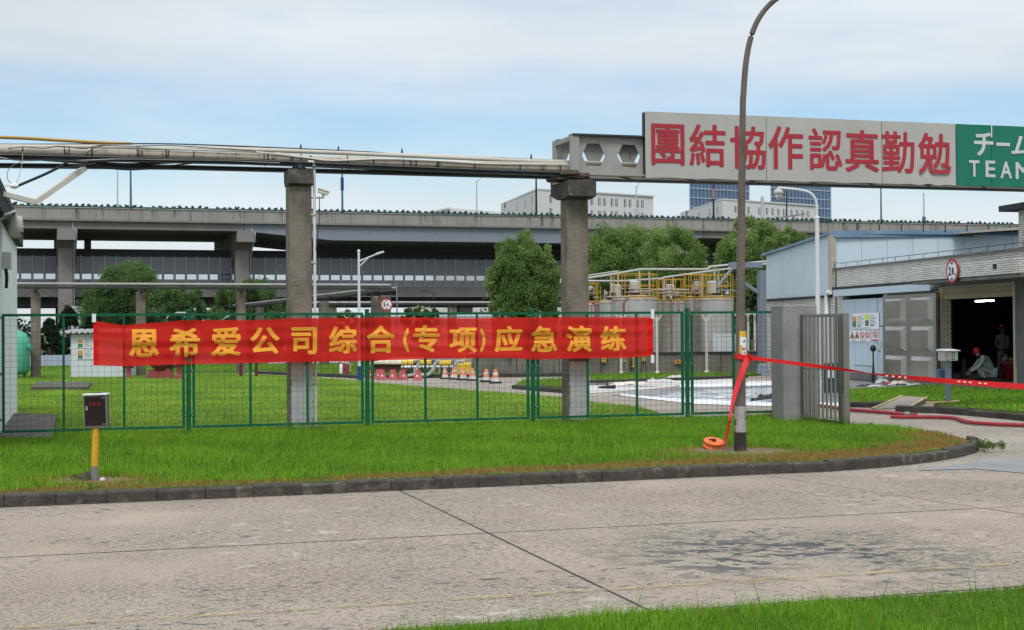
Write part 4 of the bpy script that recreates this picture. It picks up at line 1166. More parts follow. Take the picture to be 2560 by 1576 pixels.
mb.build('nozzle', M_tealtank, t, world_space=False)
# white shed with notices
s0, s1_ = G(177, 949), G(309, 948)
su = (s1_ - s0); sw = su.length; su.normalize(); sn = Vector((-su.y, su.x, 0))
zs_ = A(240, 836, s0.y).z
t = thing('white_shed', 'small white shed with corrugated roof and two chemical notices', 'shed', s0)
MB().prism([((s0 + su * a + sn * b).x, (s0 + su * a + sn * b).y) for a, b in ((0, 0), (sw, 0), (sw, 1.8), (0, 1.8))], 0, zs_).build('wall', M_shed, t)
mb = MB(); V_ = []; nc = 40
for k in range(nc + 1):
    p = s0 + su * (-.35 + (sw + .6) * k / nc); zz = zs_ + .05 + .035 * math.cos(k * 1.9)
    V_ += [zc(p - sn * .25, zz), zc(p + sn * 2.0, zz + .12)]
mb.add(V_ + [v + Vector((0, 0, .03)) for v in V_], [(2 * k, 2 * k + 2, 2 * k + 3, 2 * k + 1) for k in range(nc)] + [(2 * nc + 2 + 2 * k, 2 * nc + 2 + 2 * k + 1, 2 * nc + 2 + 2 * k + 3, 2 * nc + 2 + 2 * k + 2) for k in range(nc)] + [(2 * k, 2 * nc + 2 + 2 * k, 2 * nc + 4 + 2 * k, 2 * k + 2) for k in range(nc)])
mb.build('roof', M_corr, t)
def board(name, label, P, size, u, n, m, parent=None):
    """thin sign plate centred at P, facing -n"""
    mb = MB(); w, h = size
    c = [P + u * (a * w / 2) + Vector((0, 0, b * h / 2)) for a, b in ((-1, -1), (1, -1), (1, 1), (-1, 1))]
    o = mb.slab(c, -n * .02).build(name, m, parent)
    if label: tag(o, label, 'notice')
    return o
def bits(parent, P, u, n, rects, off=-.026):
    """flat printed patches on a plate: (x, z, w, h, material)"""
    by = {}
    for x, z, w, h, m in rects:
        mb = by.setdefault(m.name, (MB(), m))[0]
        c = [P + n * off + u * (x + a * w / 2) + Vector((0, 0, z + b * h / 2)) for a, b in ((-1, -1), (1, -1), (1, 1), (-1, 1))]
        mb.add(c, [(0, 1, 2, 3)])
    for mb, m in by.values(): mb.build('print', m, parent, kind='stuff')
rr = random.Random(2)
def notice_lines(x0, z0, w, n, dz, rr_, m=None):
    return [(x0 + w * .5 * (f := rr_.uniform(.6, 1)), z0 - k * dz, w * f, dz * .38, m or M_greyprint) for k in range(n)]
for yy, lab in ((858, 'upper chemical notice with orange square on the shed wall'), (886, 'lower chemical notice with orange square on the shed wall')):
    P = VP(213, yy, s0 - sn * .004, su)
    b = board('notice_board', lab, P, (.62, .38), su, sn, M_white)
    bits(b, P, su, sn, [(-.18, .07, .19, .16, M_orangeprint), (-.18, -.10, .19, .13, M_greenprint)] + notice_lines(-.02, .15, .28, 5, .065, rr))
# lavender fence panels behind
l0, l1 = A(60, 905, 72), A(545, 905, 77)
t = thing('panel_fence', 'low lavender-grey panel fence under the dark conifers', 'fence', (l0.x, l0.y, 0))
du = (l1 - l0); L = du.length; du.normalize(); du.z = 0; zt2 = A(150, 888, 72.5).z
n_ = int(L / 1.1)
for k in range(n_):
    p = zc(l0, 0) + du * (k * 1.1); MB().slab([zc(p + du * .03, .12), zc(p + du * 1.07, .12), zc(p + du * 1.07, zt2), zc(p + du * .03, zt2)], Vector((-du.y, du.x, 0)) * .05).build('fence_panel', M_lav, t)
    MB().bar(zc(p, 0), zc(p, zt2 + .03), .06).build('post', M_npost, t)
# manhole slab on the lawn
mh = [G(78, 978, .05), G(220, 978, .05), G(228, 964, .05), G(92, 963, .05)]
t = MB().hexa([zc(p, .0) for p in mh], [zc(p, .17) for p in mh]).build('concrete_block', mat('old_concrete_block', (.085, .076, .06), var=.4, scale=4, rough=.95)); tag(t, 'low weathered concrete cover block set in the lawn', 'concrete block')
# red pump, hydrants, red pipe frame
pp = G(402, 947, .05)
t = thing('fire_pump', 'dark red round pump on a stand below the banner', 'pump', pp)
MB().hexa([(-.50, -.3, 0), (.50, -.3, 0), (.50, .3, 0), (-.50, .3, 0)], [(-.36, -.25, .34), (.36, -.25, .34), (.36, .25, .34), (-.36, .25, .34)]).build('stand', M_redpaint, t, world_space=False)
MB().lathe([(.05, -.36), (.36, -.34), (.40, -.25), (.40, .25), (.36, .3), (.1, .32)], (0, 0, .72), 24, Vector((0, 1, 0))).build('casing', M_redpaint, t, world_space=False)
MB().lathe([(.26, -.365), (.27, -.40), (.14, -.41), (.05, -.46)], (0, 0, .72), 20, Vector((0, 1, 0))).build('flange', mat('dull_red_flange', (.30, .10, .11), rough=.5), t, world_space=False)
def hydrant(px, py, label, h=.75):
    p = G(px, py, .05); t = thing('hydrant', label, 'hydrant', p, 0, 'hydrants beside the pump')
    MB().lathe([(.17, 0), (.17, .05), (.09, .07), (.09, h - .2), (.12, h - .18), (.12, h - .08), (.06, h), (.01, h + .02)], (0, 0, 0), 12).build('body', M_redpaint, t, world_space=False)
    MB().lathe([(.055, -.2), (.055, .2)], (0, 0, h * .62), 10, Vector((1, 0, 0))).build('outlet', M_dark, t, world_space=False)
hydrant(321, 948, 'dark red hydrant against the right side of the white shed')
hydrant(448, 950, 'slim red hydrant nearest the fence post pair under the banner', .8)
hydrant(428, 946, 'dark red hydrant immediately right of the round pump', .75)
fp0, fp1 = G(602, 944, .05), G(641, 944, .05)
hh = .95
t = thing('red_stand', 'rust red pipe frame standing on the lawn left of the first pillar', 'pipe frame', fp0)
for p, nm in ((fp0, 'leg'), (fp1, 'leg')): MB().tube([p, zc(p, hh - .08)], .06, 8).build(nm, M_maroon, t)
MB().tube([zc(fp0, hh - .08), zc(fp0 + Vector((.08, 0, 0)), hh), zc(fp1 - Vector((.08, 0, 0)), hh), zc(fp1, hh - .08)], .055, 8).build('top_pipe', M_maroon, t)
MB().lathe([(.03, 0), (.03, .16), (.09, .17), (.09, .2)], (fp0 + fp1) / 2 + Vector((0, 0, hh)), 10).build('valve', M_dark, t)

# background pipe racks
RU = Vector((math.cos(R(20)), math.sin(R(20)), 0))
r0 = G(90, 948); 
def rack(name, label, p0, u, L0, L1, zp, posts, truss=True, seed=0, pipes=3, postw=.36, pr=.055):
    t = thing(name, label, 'pipe rack', (p0.x, p0.y, 0)); n = Vector((-u.y, u.x, 0))
    for x in posts:
        q = p0 + u * x
        MB().bbox(zc(q, (zp - .3) / 2), (postw, postw, zp - .3), .04, math.atan2(u.y, u.x)).build('post', M_pillar, t)
        MB().bar(zc(q - n * .5, zp - .22), zc(q + n * .5, zp - .22), .14).build('bracket', M_dark, t)
    rr_ = random.Random(seed)
    for k in range(pipes):
        o = (-.32 + .32 * k); r = pr * (1, .7, .8)[k % 3]
        MB().tube([zc(p0 + u * L0 + n * o, zp), zc(p0 + u * L1 + n * o, zp)], r, 8).build('pipe', M_pipegrey if k != 1 else M_tan, t)
    mb = MB()
    for o in (-.42, .42):
        mb.bar(zc(p0 + u * L0 + n * o, zp - .13), zc(p0 + u * L1 + n * o, zp - .13), .07)
    mb.build('beam', M_beam, t)
    if truss:
        mb = MB(); k = 0; x = L0
        while x < L1 - 1:
            a, b = zc(p0 + u * x, zp - .15), zc(p0 + u * (x + 1.1), zp - .85)
            mb.tube([a, b], .012, 4, cap=False); mb.tube([b, zc(p0 + u * (x + 2.2), zp - .15)], .012, 4, cap=False); mb.box(b, (.12, .12, .09)); x += 2.2
        mb.tube([zc(p0 + u * L0, zp - .85), zc(p0 + u * L1, zp - .85)], .012, 4, cap=False)
        mb.build('tie_rod', M_dark, t, kind='stuff')
    return t
zp = A(300, 720, 61).z
def at_u(px, p0, u): return (VP(px, 720, p0, u) - p0).dot(u)
rack('pipe_rack', 'long pipe rack on concrete posts across the lawn', r0, RU, at_u(-60, r0, RU), at_u(972, r0, RU), zp, [0, at_u(352, r0, RU), at_u(602, r0, RU)], seed=1)
k1 = VP(966, 722, r0, RU)
RN = Vector((-RU.y, RU.x, 0))
k1g = zc(k1, 0)
rack('pipe_rack', 'pipe rack running away to the rear, left of the height limit sign', k1g, RN, -.4, 46, zp - .12, [.3, 1.6, 12, 20, 30, 40], truss=False, pipes=3, seed=2, postw=.45, pr=.055)
q0 = VP(822, 757, A(822, 757, 112), RU); q0 = zc(A(1130, 757, 112), 0)
rack('pipe_rack', 'far pipe rack with white pipes above the middle of the banner', q0, RU, -11, 11, A(1130, 757, 112).z, [-9.5, 0, 8], truss=True, pipes=3, seed=3, postw=.6, pr=.10)
# height limit sign 5.4 m
sp = A(966, 762, k1.y - .6)
t = thing('height_limit_sign', 'round red-rimmed 5.4 m height limit sign on the rack corner', 'sign', sp)
def round_sign(t, P, u, n, r, text, m_h=.62, marks=True):
    Z = Vector((0, 0, 1))
    MB().slab(disc_pts(P, u, Z, r), -n * .02).build('plate', M_signred, t)
    MB().slab(disc_pts(P - n * .022, u, Z, r * .78), -n * .004).build('face', M_white, t)
    mb = MB(); x = -.48 * r * (len(text) > 3) - .40 * r
    for ch, w, h, dx in text:
        glyph(mb, ch, .07, lambda a, b: P - n * .032 + u * (dx * r + (a - .5) * w * r) + Z * ((b - .5) * h * r - (.62 - h) * .0 - (0 if h > .5 else .28 * r)))
    mb.build('digit', M_blackprint, t)
    mb = MB()
    for s in (1, -1):
        mb.add([P - n * .031 + u * (-.3 * r) + Z * (.76 * r * s * .92), P - n * .031 + u * (.3 * r) + Z * (.76 * r * s * .92), P - n * .031 + Z * (.50 * r * s)], [(0, 1, 2)])
    mb.build('arrow_mark', M_blackprint, t)
TX = lambda a, b, dot=True: [(a, .36, .74, -.36), ('.', .09, .10, -.10), (b, .34, .58, .14), ('m', .22, .18, .50)]
round_sign(t, sp, RU, RN, .27, TX('5', '4'))
MB().tube([zc(k1 - RN * .55 + RU * .3, 0), zc(k1 - RN * .55 + RU * .3, zp + .1)], .03, 6).build('post', M_steelcol, t)

# white street lamp with blue foot
lp = G(899, 956, .0); lh = A(899, 630, lp.y).z
M_lampwhite = mat('lamp_white_paint', (.60, .62, .64), var=.04, rough=.4)
t = thing('street_lamp', 'white street lamp with blue foot left of the fence centre post', 'street lamp', lp)
MB().tube([(0, 0, .55), (0, 0, lh)], [.055, .04], 10).build('pole', M_lampwhite, t, world_space=False)
MB().tube([(0, 0, 0), (0, 0, .551)], .075, 10).build('foot', M_bluepaint, t, world_space=False)
MB().lathe([(.05, 0), (.06, .03), (.02, .08)], (0, 0, lh), 10).build('cap', M_lampwhite, t, world_space=False)
s_ = lp.y / FPX
MB().tube([(.0, 0, lh - 24 * s_), (20 * s_, 0, lh - 16 * s_), (40 * s_, 0, lh - 8 * s_)], .028, 8).build('arm', M_lampwhite, t, world_space=False)
MB().tube([(.0, 0, lh - 38 * s_), (25 * s_, 0, lh - 15 * s_)], .02, 6).build('brace', M_lampwhite, t, world_space=False)
MB().tube([(38 * s_, 0, lh - 9 * s_), (46 * s_, 0, lh - 5.5 * s_), (63 * s_, 0, lh - .5 * s_)], [.04, .085, .07], 10, flat=.5).build('lamp_head', M_lampwhite, t, world_space=False)
for px, yb, yt, Y, sgn, lab in ((1086, 830, 731, 135, -1, 'small dark street lamp before the lower viaduct deck'), (418, 880, 788, 92, 1, 'grey lamp arm just above the left part of the banner'), (560, 880, 792, 92, 1, 'white lamp arm above the banner near the third rack post')):
    b = A(px, yb, Y); tp = A(px, yt, Y); b.z = 0
    t = thing('street_lamp', lab, 'street lamp', b)
    m = M_dark if px == 1086 else M_npost
    MB().tube([(0, 0, 0), (0, 0, tp.z - .2), (sgn * .2, 0, tp.z), (sgn * .65, 0, tp.z + .12)], [.08, .06, .05, .05], 8).build('pole', m, t, world_space=False)
    MB().bbox((sgn * .9, 0, tp.z + .14), (.62, .22, .1), .04).build('lamp_head', m, t, world_space=False)

# ================================================================== drill equipment on the far road edge
# maroon brick box with cream roof
m0, m1_ = G(932, 937, .0), G(1006, 938, .0)
t = thing('brick_enclosure', 'dark maroon enclosure with pale cream roof below the banner', 'enclosure', m0)
mz = A(960, 910, m0.y).z; mu = (m1_ - m0).normalized(); mn = Vector((-mu.y, mu.x, 0)); mw = (m1_ - m0).length
MB().prism([((m0 + mu * a + mn * b).x, (m0 + mu * a + mn * b).y) for a, b in ((0, 0), (mw, 0), (mw, 1.5), (0, 1.5))], 0, mz).build('wall', M_maroon, t)
for k in range(4):
    p = m0 + mu * (mw * k / 4 - .06) - mn * .12; q = m0 + mu * (mw * (k + 1) / 4 - .08 + (.12 if k == 3 else 0)) - mn * .12
    MB().hexa([zc(p, mz), zc(q, mz), zc(q + mn * 1.7, mz + .18), zc(p + mn * 1.7, mz + .18)], [zc(p, mz + .06), zc(q, mz + .06), zc(q + mn * 1.7, mz + .24), zc(p + mn * 1.7, mz + .24)]).build('roof_sheet', M_creamroof, t)
def barrier(px, py, label, first=None, rz=0.0):
    p = G(px, py, 0)
    if first: return copy_thing(first, p, rz, label)
    t = thing('water_barrier', label, 'barrier', p, rz, 'red plastic barriers along the far road edge'); t.scale = (.62, .7, .76)
    MB().hexa([(-.26, -.17, 0), (.26, -.17, 0), (.26, .17, 0), (-.26, .17, 0)], [(-.24, -.15, .10), (.24, -.15, .10), (.24, .15, .10), (-.24, .15, .10)]).hexa([(-.23, -.14, .10), (.23, -.14, .10), (.23, .14, .10), (-.23, .14, .10)], [(-.13, -.08, .36), (.13, -.08, .36), (.13, .08, .36), (-.13, .08, .36)]).build('body', M_barrier, t, world_space=False)
    MB().hexa([(-.13, -.08, .361), (.13, -.08, .361), (.13, .08, .361), (-.13, .08, .361)], [(-.145, -.085, .47), (.145, -.085, .47), (.145, .085, .47), (-.145, .085, .47)]).build('top', M_barrier, t, world_space=False)
    MB().hexa([(-.07, -.157, .15), (.02, -.157, .15), (.02, -.137, .24), (-.06, -.137, .24)], [(-.07, -.12, .15), (.02, -.12, .15), (.02, -.10, .24), (-.06, -.10, .24)]).build('reflector', M_white, t, world_space=False)
    return t
B1 = barrier(947, 948, 'red plastic barrier, left one of the overlapping pair')
barrier(955, 949.5, 'red plastic barrier, right one of the overlapping pair', B1, .25)
barrier(983, 949.5, 'red plastic barrier next right of the overlapping pair', B1, -.15)
barrier(1007, 950, 'red plastic barrier under the first yellow drum', B1, .5)
barrier(1044.5, 950.5, 'red plastic barrier under the second yellow drum', B1, 0)
barrier(923, 947, 'red plastic barrier half hidden behind the centre fence post', B1, .9)
def cone(px, py, label, first=None, rz=0.0, s=1.0):
    p = G(px, py, 0); s = s * .84
    if first:
        c = copy_thing(first, p, rz, label); c.scale = (s, s, s); return c
    t = thing('traffic_cone', label, 'traffic cone', p, rz, 'faded traffic cones along the far road edge'); t.scale = (s, s, s)
    MB().bbox((0, 0, .035), (.46, .46, .07), .03).build('base', M_black, t, world_space=False)
    MB().lathe([(.165, .07), (.135, .20)], (0, 0, 0), 18, cap=False).build('skirt', M_conewhite, t, world_space=False)
    MB().lathe([(.135, .20), (.105, .32)], (0, 0, 0), 18, cap=False).build('band', M_coneorange, t, world_space=False)
    MB().lathe([(.105, .32), (.085, .40)], (0, 0, 0), 18, cap=False).build('collar', M_conewhite, t, world_space=False)
    MB().lathe([(.085, .40), (.055, .50), (.05, .51), (.01, .52)], (0, 0, 0), 18).build('tip', M_coneorange, t, world_space=False)
    return t
C1 = cone(1112.5, 947.5, 'faded orange cone furthest left, before the third yellow drum', s=.9)
cone(1135.5, 949, 'faded orange cone second from left, left of the yellow generator', C1, .2)
cone(1158, 950.5, 'faded orange cone in front of the yellow generator', C1, .5)
cone(1181, 952, 'faded orange cone just right of the yellow generator', C1, .1)
cone(1216, 955, 'faded orange cone with a rope at its tip, second from the right', C1, .3)
cone(1239, 958.5, 'faded orange cone furthest right and nearest the fence', C1, 0, 1.05)
tag(MB().tube(sample([G(1112, 925, .45), G(1124, 935, .22), G(1135, 927, .44), G(1147, 936, .2), G(1158, 928, .44), G(1170, 936, .22), G(1181, 930, .44), G(1199, 938, .2), G(1216, 932, .46), G(1226, 950, .03)], 5), .012, 5).build('barrier_rope', M_tapew), 'thin pale rope slung between the traffic cones', 'rope')
def blower(px, py, label, first=None, rz=0.0):
    p = G(px, py, 0)
    if first: return copy_thing(first, p, rz, label)
    t = thing('portable_blower', label, 'blower', p, rz, 'yellow drum blowers below the banner')
    MB().lathe([(.08, -.22), (.105, -.215), (.112, -.20), (.104, -.19), (.104, .19), (.112, .20), (.105, .22), (.06, .22)], (0, 0, .545), 22, Vector((1, 0, 0))).build('drum', M_drum, t, world_space=False)
    MB().lathe([(.085, -.2225), (.085, -.18), (.02, -.17)], (0, 0, .545), 18, Vector((1, 0, 0)), cap=False).build('intake', M_dark, t, world_space=False)
    for x in (-.15, .15):
        for y in (-.08, .08): MB().bar((x * 1.1, y * 1.4, 0), (x, y, .47), .022).build('leg', M_dark, t, world_space=False)
    MB().bar((-.17, -.10, .15), (.17, -.10, .15), .025).bar((-.17, .10, .15), (.17, .10, .15), .025).bbox((0, 0, .22), (.2, .16, .14), .03).build('motor_frame', M_dark, t, world_space=False)
    MB().box((0.03, -.106, .56), (.03, .02, .03)).build('lifting_eye', M_black, t, world_space=False)
    return t
W1 = blower(1019, 944, 'yellow drum blower beside the maroon enclosure')
blower(1064, 944, 'middle yellow drum blower behind the fence upright', W1, .1)
blower(1113, 945, 'right yellow drum blower behind the leftmost cone', W1, -.05)
def duct(label, pts, r=.06):
    tag(MB().tube(sample(pts, 7), r, 8).build('flexible_duct', M_duct), label, 'duct', 'flexible ducts from the blowers')
gA = lambda px, py: A(px, py, G(1060, 945).y - .2)
duct('grey flexible duct rising between the first and second drum', [gA(1020, 940), gA(1038, 935), gA(1044, 915), gA(1050, 906)])
duct('long grey duct curving from the third drum down to the ground', [gA(1052, 938), gA(1070, 937), gA(1083, 925), gA(1090, 908), gA(1099, 903)], .075)
duct('grey duct arching over the yellow generator', [gA(1139, 930), gA(1138, 915), gA(1145, 905), gA(1160, 905)], .07)
gg = G(1162, 943)
t = thing('generator', 'yellow generator with upright mast behind the cones', 'generator', gg)
MB().bbox((0, 0, .32), (.62, .5, .44), .05).build('body', M_drum, t, world_space=False)
MB().box((0, 0, .05), (.66, .54, .09)).build('skid', M_dark, t, world_space=False)
MB().bar((-.02, 0, .54), (-.02, 0, .98), .09).build('mast', M_safety, t, world_space=False)
MB().lathe([(.02, -.03), (.14, 0), (.13, .06), (.03, .1)], (.3, -.05, .85), 14).tube([(.3, -.05, .5), (.3, -.05, .83)], .02, 6).build('lamp', M_white, t, world_space=False)
p = A(1198, 903, gg.y + 1)
tag(board('notice_board', None, p, (.32, .24), Vector((1, 0, 0)), Vector((0, 1, 0)), M_white), 'small white board fixed behind the cones under the banner', 'notice')
# white pipe rail and concrete wall behind it, then the bund of the tanks
wl0, wl1 = A(1003, 918, 56), A(1440, 915, 58)
t = thing('pipe_rail', 'long white pipe rail on short posts before the dark stained wall', 'pipe rail', (wl0.x, wl0.y, 0))
MB().tube([wl0, wl1], .055, 8).build('pipe', M_white, t)
for k in range(7):
    q = wl0 + (wl1 - wl0) * ((k + .5) / 7); MB().bar(zc(q, 0), q, .05).build('post', M_npost, t)
# litter of people seen far: three small red and white bottles-like extinguishers
for i, (px, lab) in enumerate(((853, 'small white and red extinguisher, left of three by the far kerb'), (861.5, 'red extinguisher, middle of three by the far kerb'), (869, 'white and red extinguisher, right of three by the far kerb'))):
    p = G(px, 936, .07)
    t = thing('fire_extinguisher', lab, 'extinguisher', p, 0, 'extinguishers standing by the far kerb')
    MB().lathe([(.065, 0), (.07, .02), (.07, .34), (.03, .40), (.025, .44)], (0, 0, 0), 12).build('cylinder', M_redpaint if i else M_white, t, world_space=False)
    MB().tube([(.02, 0, .44), (.12, -.02, .40), (.10, -.03, .1)], .016, 5).box((-.02, 0, .47), (.12, .03, .04)).build('nozzle', M_redprint if not i else M_white, t, world_space=False)
for i, (px0, px1, label) in enumerate(((775, 860, 'low white panel fence behind the extinguishers'), (670, 715, 'low white panel fence left of the first pillar'))):
    a, b = A(px0, 925, 74), A(px1, 925, 76)
    t = thing('panel_fence', label, 'fence', (a.x, a.y, 0)); d = b - a; k = 4
    for j in range(k):
        p, q = a + d * (j / k), a + d * ((j + .96) / k)
        MB().slab([zc(p, .1), zc(q, .1), zc(q, A(px0, 905, 74).z), zc(p, A(px0, 905, 74).z)], Vector((0, .04, 0))).build('fence_panel', M_white, t)

# ================================================================== tank farm on its stained concrete wall
BU = U; bp0 = G(1480, 939)
def BP(px, py, off=0.0): return VP(px, py, bp0 + N * off, U)
bl, br = BP(1186, 930), BP(1900, 930)
btop = BP(1600, 886).z
bund = thing('bund_wall', 'stained concrete containment wall under the tanks', 'wall', zc(bl, 0))
span = (br - bl).dot(U); nb = 7
for k in range(nb):
    p, q = zc(bl, 0) + U * (span * k / nb), zc(bl, 0) + U * (span * (k + 1) / nb - .03)
    MB().prism([(w.x, w.y) for w in (p, q, q + N * .3, p + N * .3)], -.1, btop).build('wall_panel', M_bund, bund)
MB().prism([(w.x, w.y) for w in (zc(bl, 0) + N * .31, zc(br, 0) + N * .31, zc(br, 0) + N * 9, zc(bl, 0) + N * 9)], -.1, btop - .25).build('floor_slab', M_bund, bund)
MB().slab([zc(bl, btop + .003) - N * .06, zc(br, btop + .003) - N * .06, zc(br, btop + .06) - N * .06, zc(bl, btop + .06) - N * .06], N * .4).build('coping', M_dark, bund)
def ladder(t, P, n, u, z0, z1, name='ladder'):
    mb = MB(); w = .21
    for s in (-1, 1): mb.bar(zc(P + u * (w * s), z0), zc(P + u * (w * s), z1), .035)
    z = z0 + .15
    while z < z1 - .05: mb.bar(zc(P - u * w, z), zc(P + u * w, z), .022); z += .28
    mb.build(name, M_fadedyellow, t)
    mb = MB()
    z = z0 + 1.0
    while z < z1: 
        pts = [P + u * (.3 * math.cos(a)) - n * (.05 + .42 * math.sin(a)) for a in np.linspace(0, math.pi, 7)]
        mb.tube([zc(p, z) for p in pts], .014, 4, cap=False); z += .45
    mb.build('ladder_cage', M_fadedyellow, t, kind='stuff')
def tank(label, px0, px1, ytop, off, rail=True, lad=None, railh=.95, seed=0):
    a, b = BP(px0, ytop, off), BP(px1, ytop, off); c = (a + b) / 2; r = (b - a).length / 2 * .985
    z1 = a.z; t = thing('storage_tank', label, 'tank', zc(c, btop - .25), 0, 'grey clad tanks behind the wall')
    o = zc(c, 0)
    ns = max(14, int(2 * math.pi * r / .42)); z0 = btop - .25
    # ribbed cladding
    prof = []
    mb = MB(); V_ = []; F_ = []
    m_ = ns * 4
    for k in range(m_):
        an = 2 * math.pi * k / m_; rr_ = r * (1.0 if k % 4 < 2 else .988)
        V_ += [(o.x + rr_ * math.cos(an), o.y + rr_ * math.sin(an), z0), (o.x + rr_ * math.cos(an), o.y + rr_ * math.sin(an), z1)]
    for k in range(m_):
        j = (k + 1) % m_; F_.append((2 * k, 2 * j, 2 * j + 1, 2 * k + 1))
    mb.add(V_, F_).build('cladding', M_tank, t)
    MB().lathe([(r * 1.015, z1 - .05), (r * 1.015, z1 + .03), (r * .55, z1 + .14), (r * .1, z1 + .20)], o, 32).build('roof', M_tankdirty, t)
    rr_ = random.Random(seed)
    for k in range(3):
        an = rr_.uniform(3.6, 5.8); q = rr_.uniform(.2, .7) * r
        w = Vector((o.x + q * math.cos(an), o.y + q * math.sin(an), z1 + .05)); hh_ = rr_.uniform(.25, .75)
        MB().lathe([(.07, 0), (.07, hh_ * .5), (.14, hh_ * .52), (.14, hh_ * .58), (.08, hh_ * .6), (.10, hh_), (.02, hh_ + .03)], w, 10).build('vent', rr_.choice([M_boxgrey, M_dark, M_tankdirty]), t)
    MB().bbox(zc(o + Vector((rr_.uniform(-.3, .3), -.2, 0)), z1 + .48), (.36, .3, .5), .05).build('motor', M_boxgrey, t)
    MB().lathe([(.2, z1 + .12), (.2, z1 + .235)], zc(o + Vector((0, -.2, 0)), 0), 12).build('motor_base', M_dark, t)
    if rail:
        npost = 9; zz = z1 + .03
        pts = [Vector((o.x + r * .98 * math.cos(2 * math.pi * k / npost), o.y + r * .98 * math.sin(2 * math.pi * k / npost), 0)) for k in range(npost)]
        for p in pts: MB().bar(zc(p, zz), zc(p, zz + railh), .024).build('rail_post', M_railyel, t)
        for hgt in (railh, railh * .52):
            MB().tube([zc(p, zz + hgt) for p in pts + pts[:1]], .015, 5, cap=False).build('guard_rail', M_railyel, t)
        MB().tube([zc(p, zz + .06) for p in pts + pts[:1]], .035, 4, cap=False).build('toe_board', M_railyel, t)
    if lad is not None:
        P = BP(lad, ytop, off - r - .06); ladder(t, zc(P, 0), N, U, z0 + .3, z1 + (railh if rail else .4))
    return t
tank('big grey tank with round yellow railing, behind the right end of the banner', 1533, 1640, 748, 2.1, True, None, .95, 1)
tank('right-hand grey tank with yellow railing, left of the lamp pole', 1752, 1830, 748, 1.9, True, None, .95, 2)
tank('grey tank with caged ladder between the two railed front tanks', 1712, 1768, 749, 3.4, True, 1748, 1.0, 3)
tank('lower grey tank behind the fence post pair, with yellow ladder', 1646, 1712, 756, 3.2, True, 1668, .9, 4)
tank('low grey tank with red pipe next to the second pillar', 1497, 1556, 757, 3.0, False, None, .9, 5)
tank('low grey tank half hidden by the second pillar', 1425, 1500, 761, 3.6, True, None, .8, 6)
# pipes over the tanks
def opipe(label, pts, r=.045, m=M_boxgrey):
    tag(MB().tube(pts, r, 7).build('overhead_pipe', m), label, 'pipe', 'overhead pipes above the tanks')
opipe('upper grey overhead pipe stepping up above the tank railings', [BP(1400, 706, 4), BP(1522, 688, 4), BP(1528, 686.5, 4), BP(1596, 675, 4), BP(1602, 674, 4), BP(1768, 674, 4), BP(1776, 667, 4), BP(1920, 654, 4)], .05)
opipe('lower grey overhead pipe slanting up behind the lamp pole', [BP(1400, 703.5, 5.2), BP(1560, 703, 5.2), BP(1655, 697, 5.2), BP(1662, 694, 5.2), BP(1764, 680, 5.2), BP(1925, 659, 5.2)], .045)
opipe('short thin overhead pipe ending in a white cap near the second pillar', [BP(1400, 700, 3), BP(1546, 678, 3)], .03)
t = thing('pipe_support', 'slim grey pipe supports rising among the tanks', 'pipe support', zc(BP(1600, 720, 4), btop))
for px, yt, of in ((1527, 687, 4), (1598, 676, 4), (1545, 679, 3), (1660, 695, 5.2), (1682, 692, 5.2), (1755, 681, 5.2), (1786, 672, 4), (1796, 672, 4.2), (1623, 680, 4)):
    p = BP(px, yt, of); MB().bar(zc(p, btop - .2), p, .05).build('post', M_boxgrey, t)
MB().bar(BP(1786, 727, 3.0), BP(1830, 672, 4.0), .09).build('brace', M_steelcol, t)
MB().bar(BP(1800, 726, 1.5), BP(1838, 726, 1.5), .07).build('brace', M_steelcol, t)
rr = random.Random(12)
mb = MB()
for k in range(46):
    px = rr.uniform(1480, 1705); py = rr.uniform(722, 752); of = rr.uniform(1.2, 4.5)
    p = BP(px, py, of); k_ = rr.random()
    if k_ < .5: mb.tube([p, p + U * rr.uniform(.3, 1.1)], rr.uniform(.02, .05), 6)
    elif k_ < .8: mb.tube([p, p - Vector((0, 0, rr.uniform(.2, .5)))], rr.uniform(.02, .05), 6)
    else: mb.lathe([(.04, 0), (.12, .01), (.12, .05), (.04, .06)], p, 10, U if rr.random() < .5 else None)
tag(mb.build('pipework', M_tankdirty), 'tangle of small valves and pipes on top of the tanks', 'pipework', kind='stuff')
# red hose pipes on the low tanks
opipe('dark red vertical pipe beside the low tank, right one', [BP(1562, 752, .9), BP(1559, 760, .8), BP(1560, 800, .8), BP(1560, 900, .8)], .05, M_redpaint)
opipe('dark red vertical pipe beside the low tank, left one', [BP(1480, 756, 1.1), BP(1489, 762, 1.0), BP(1490, 900, 1.0)], .045, M_redpaint)
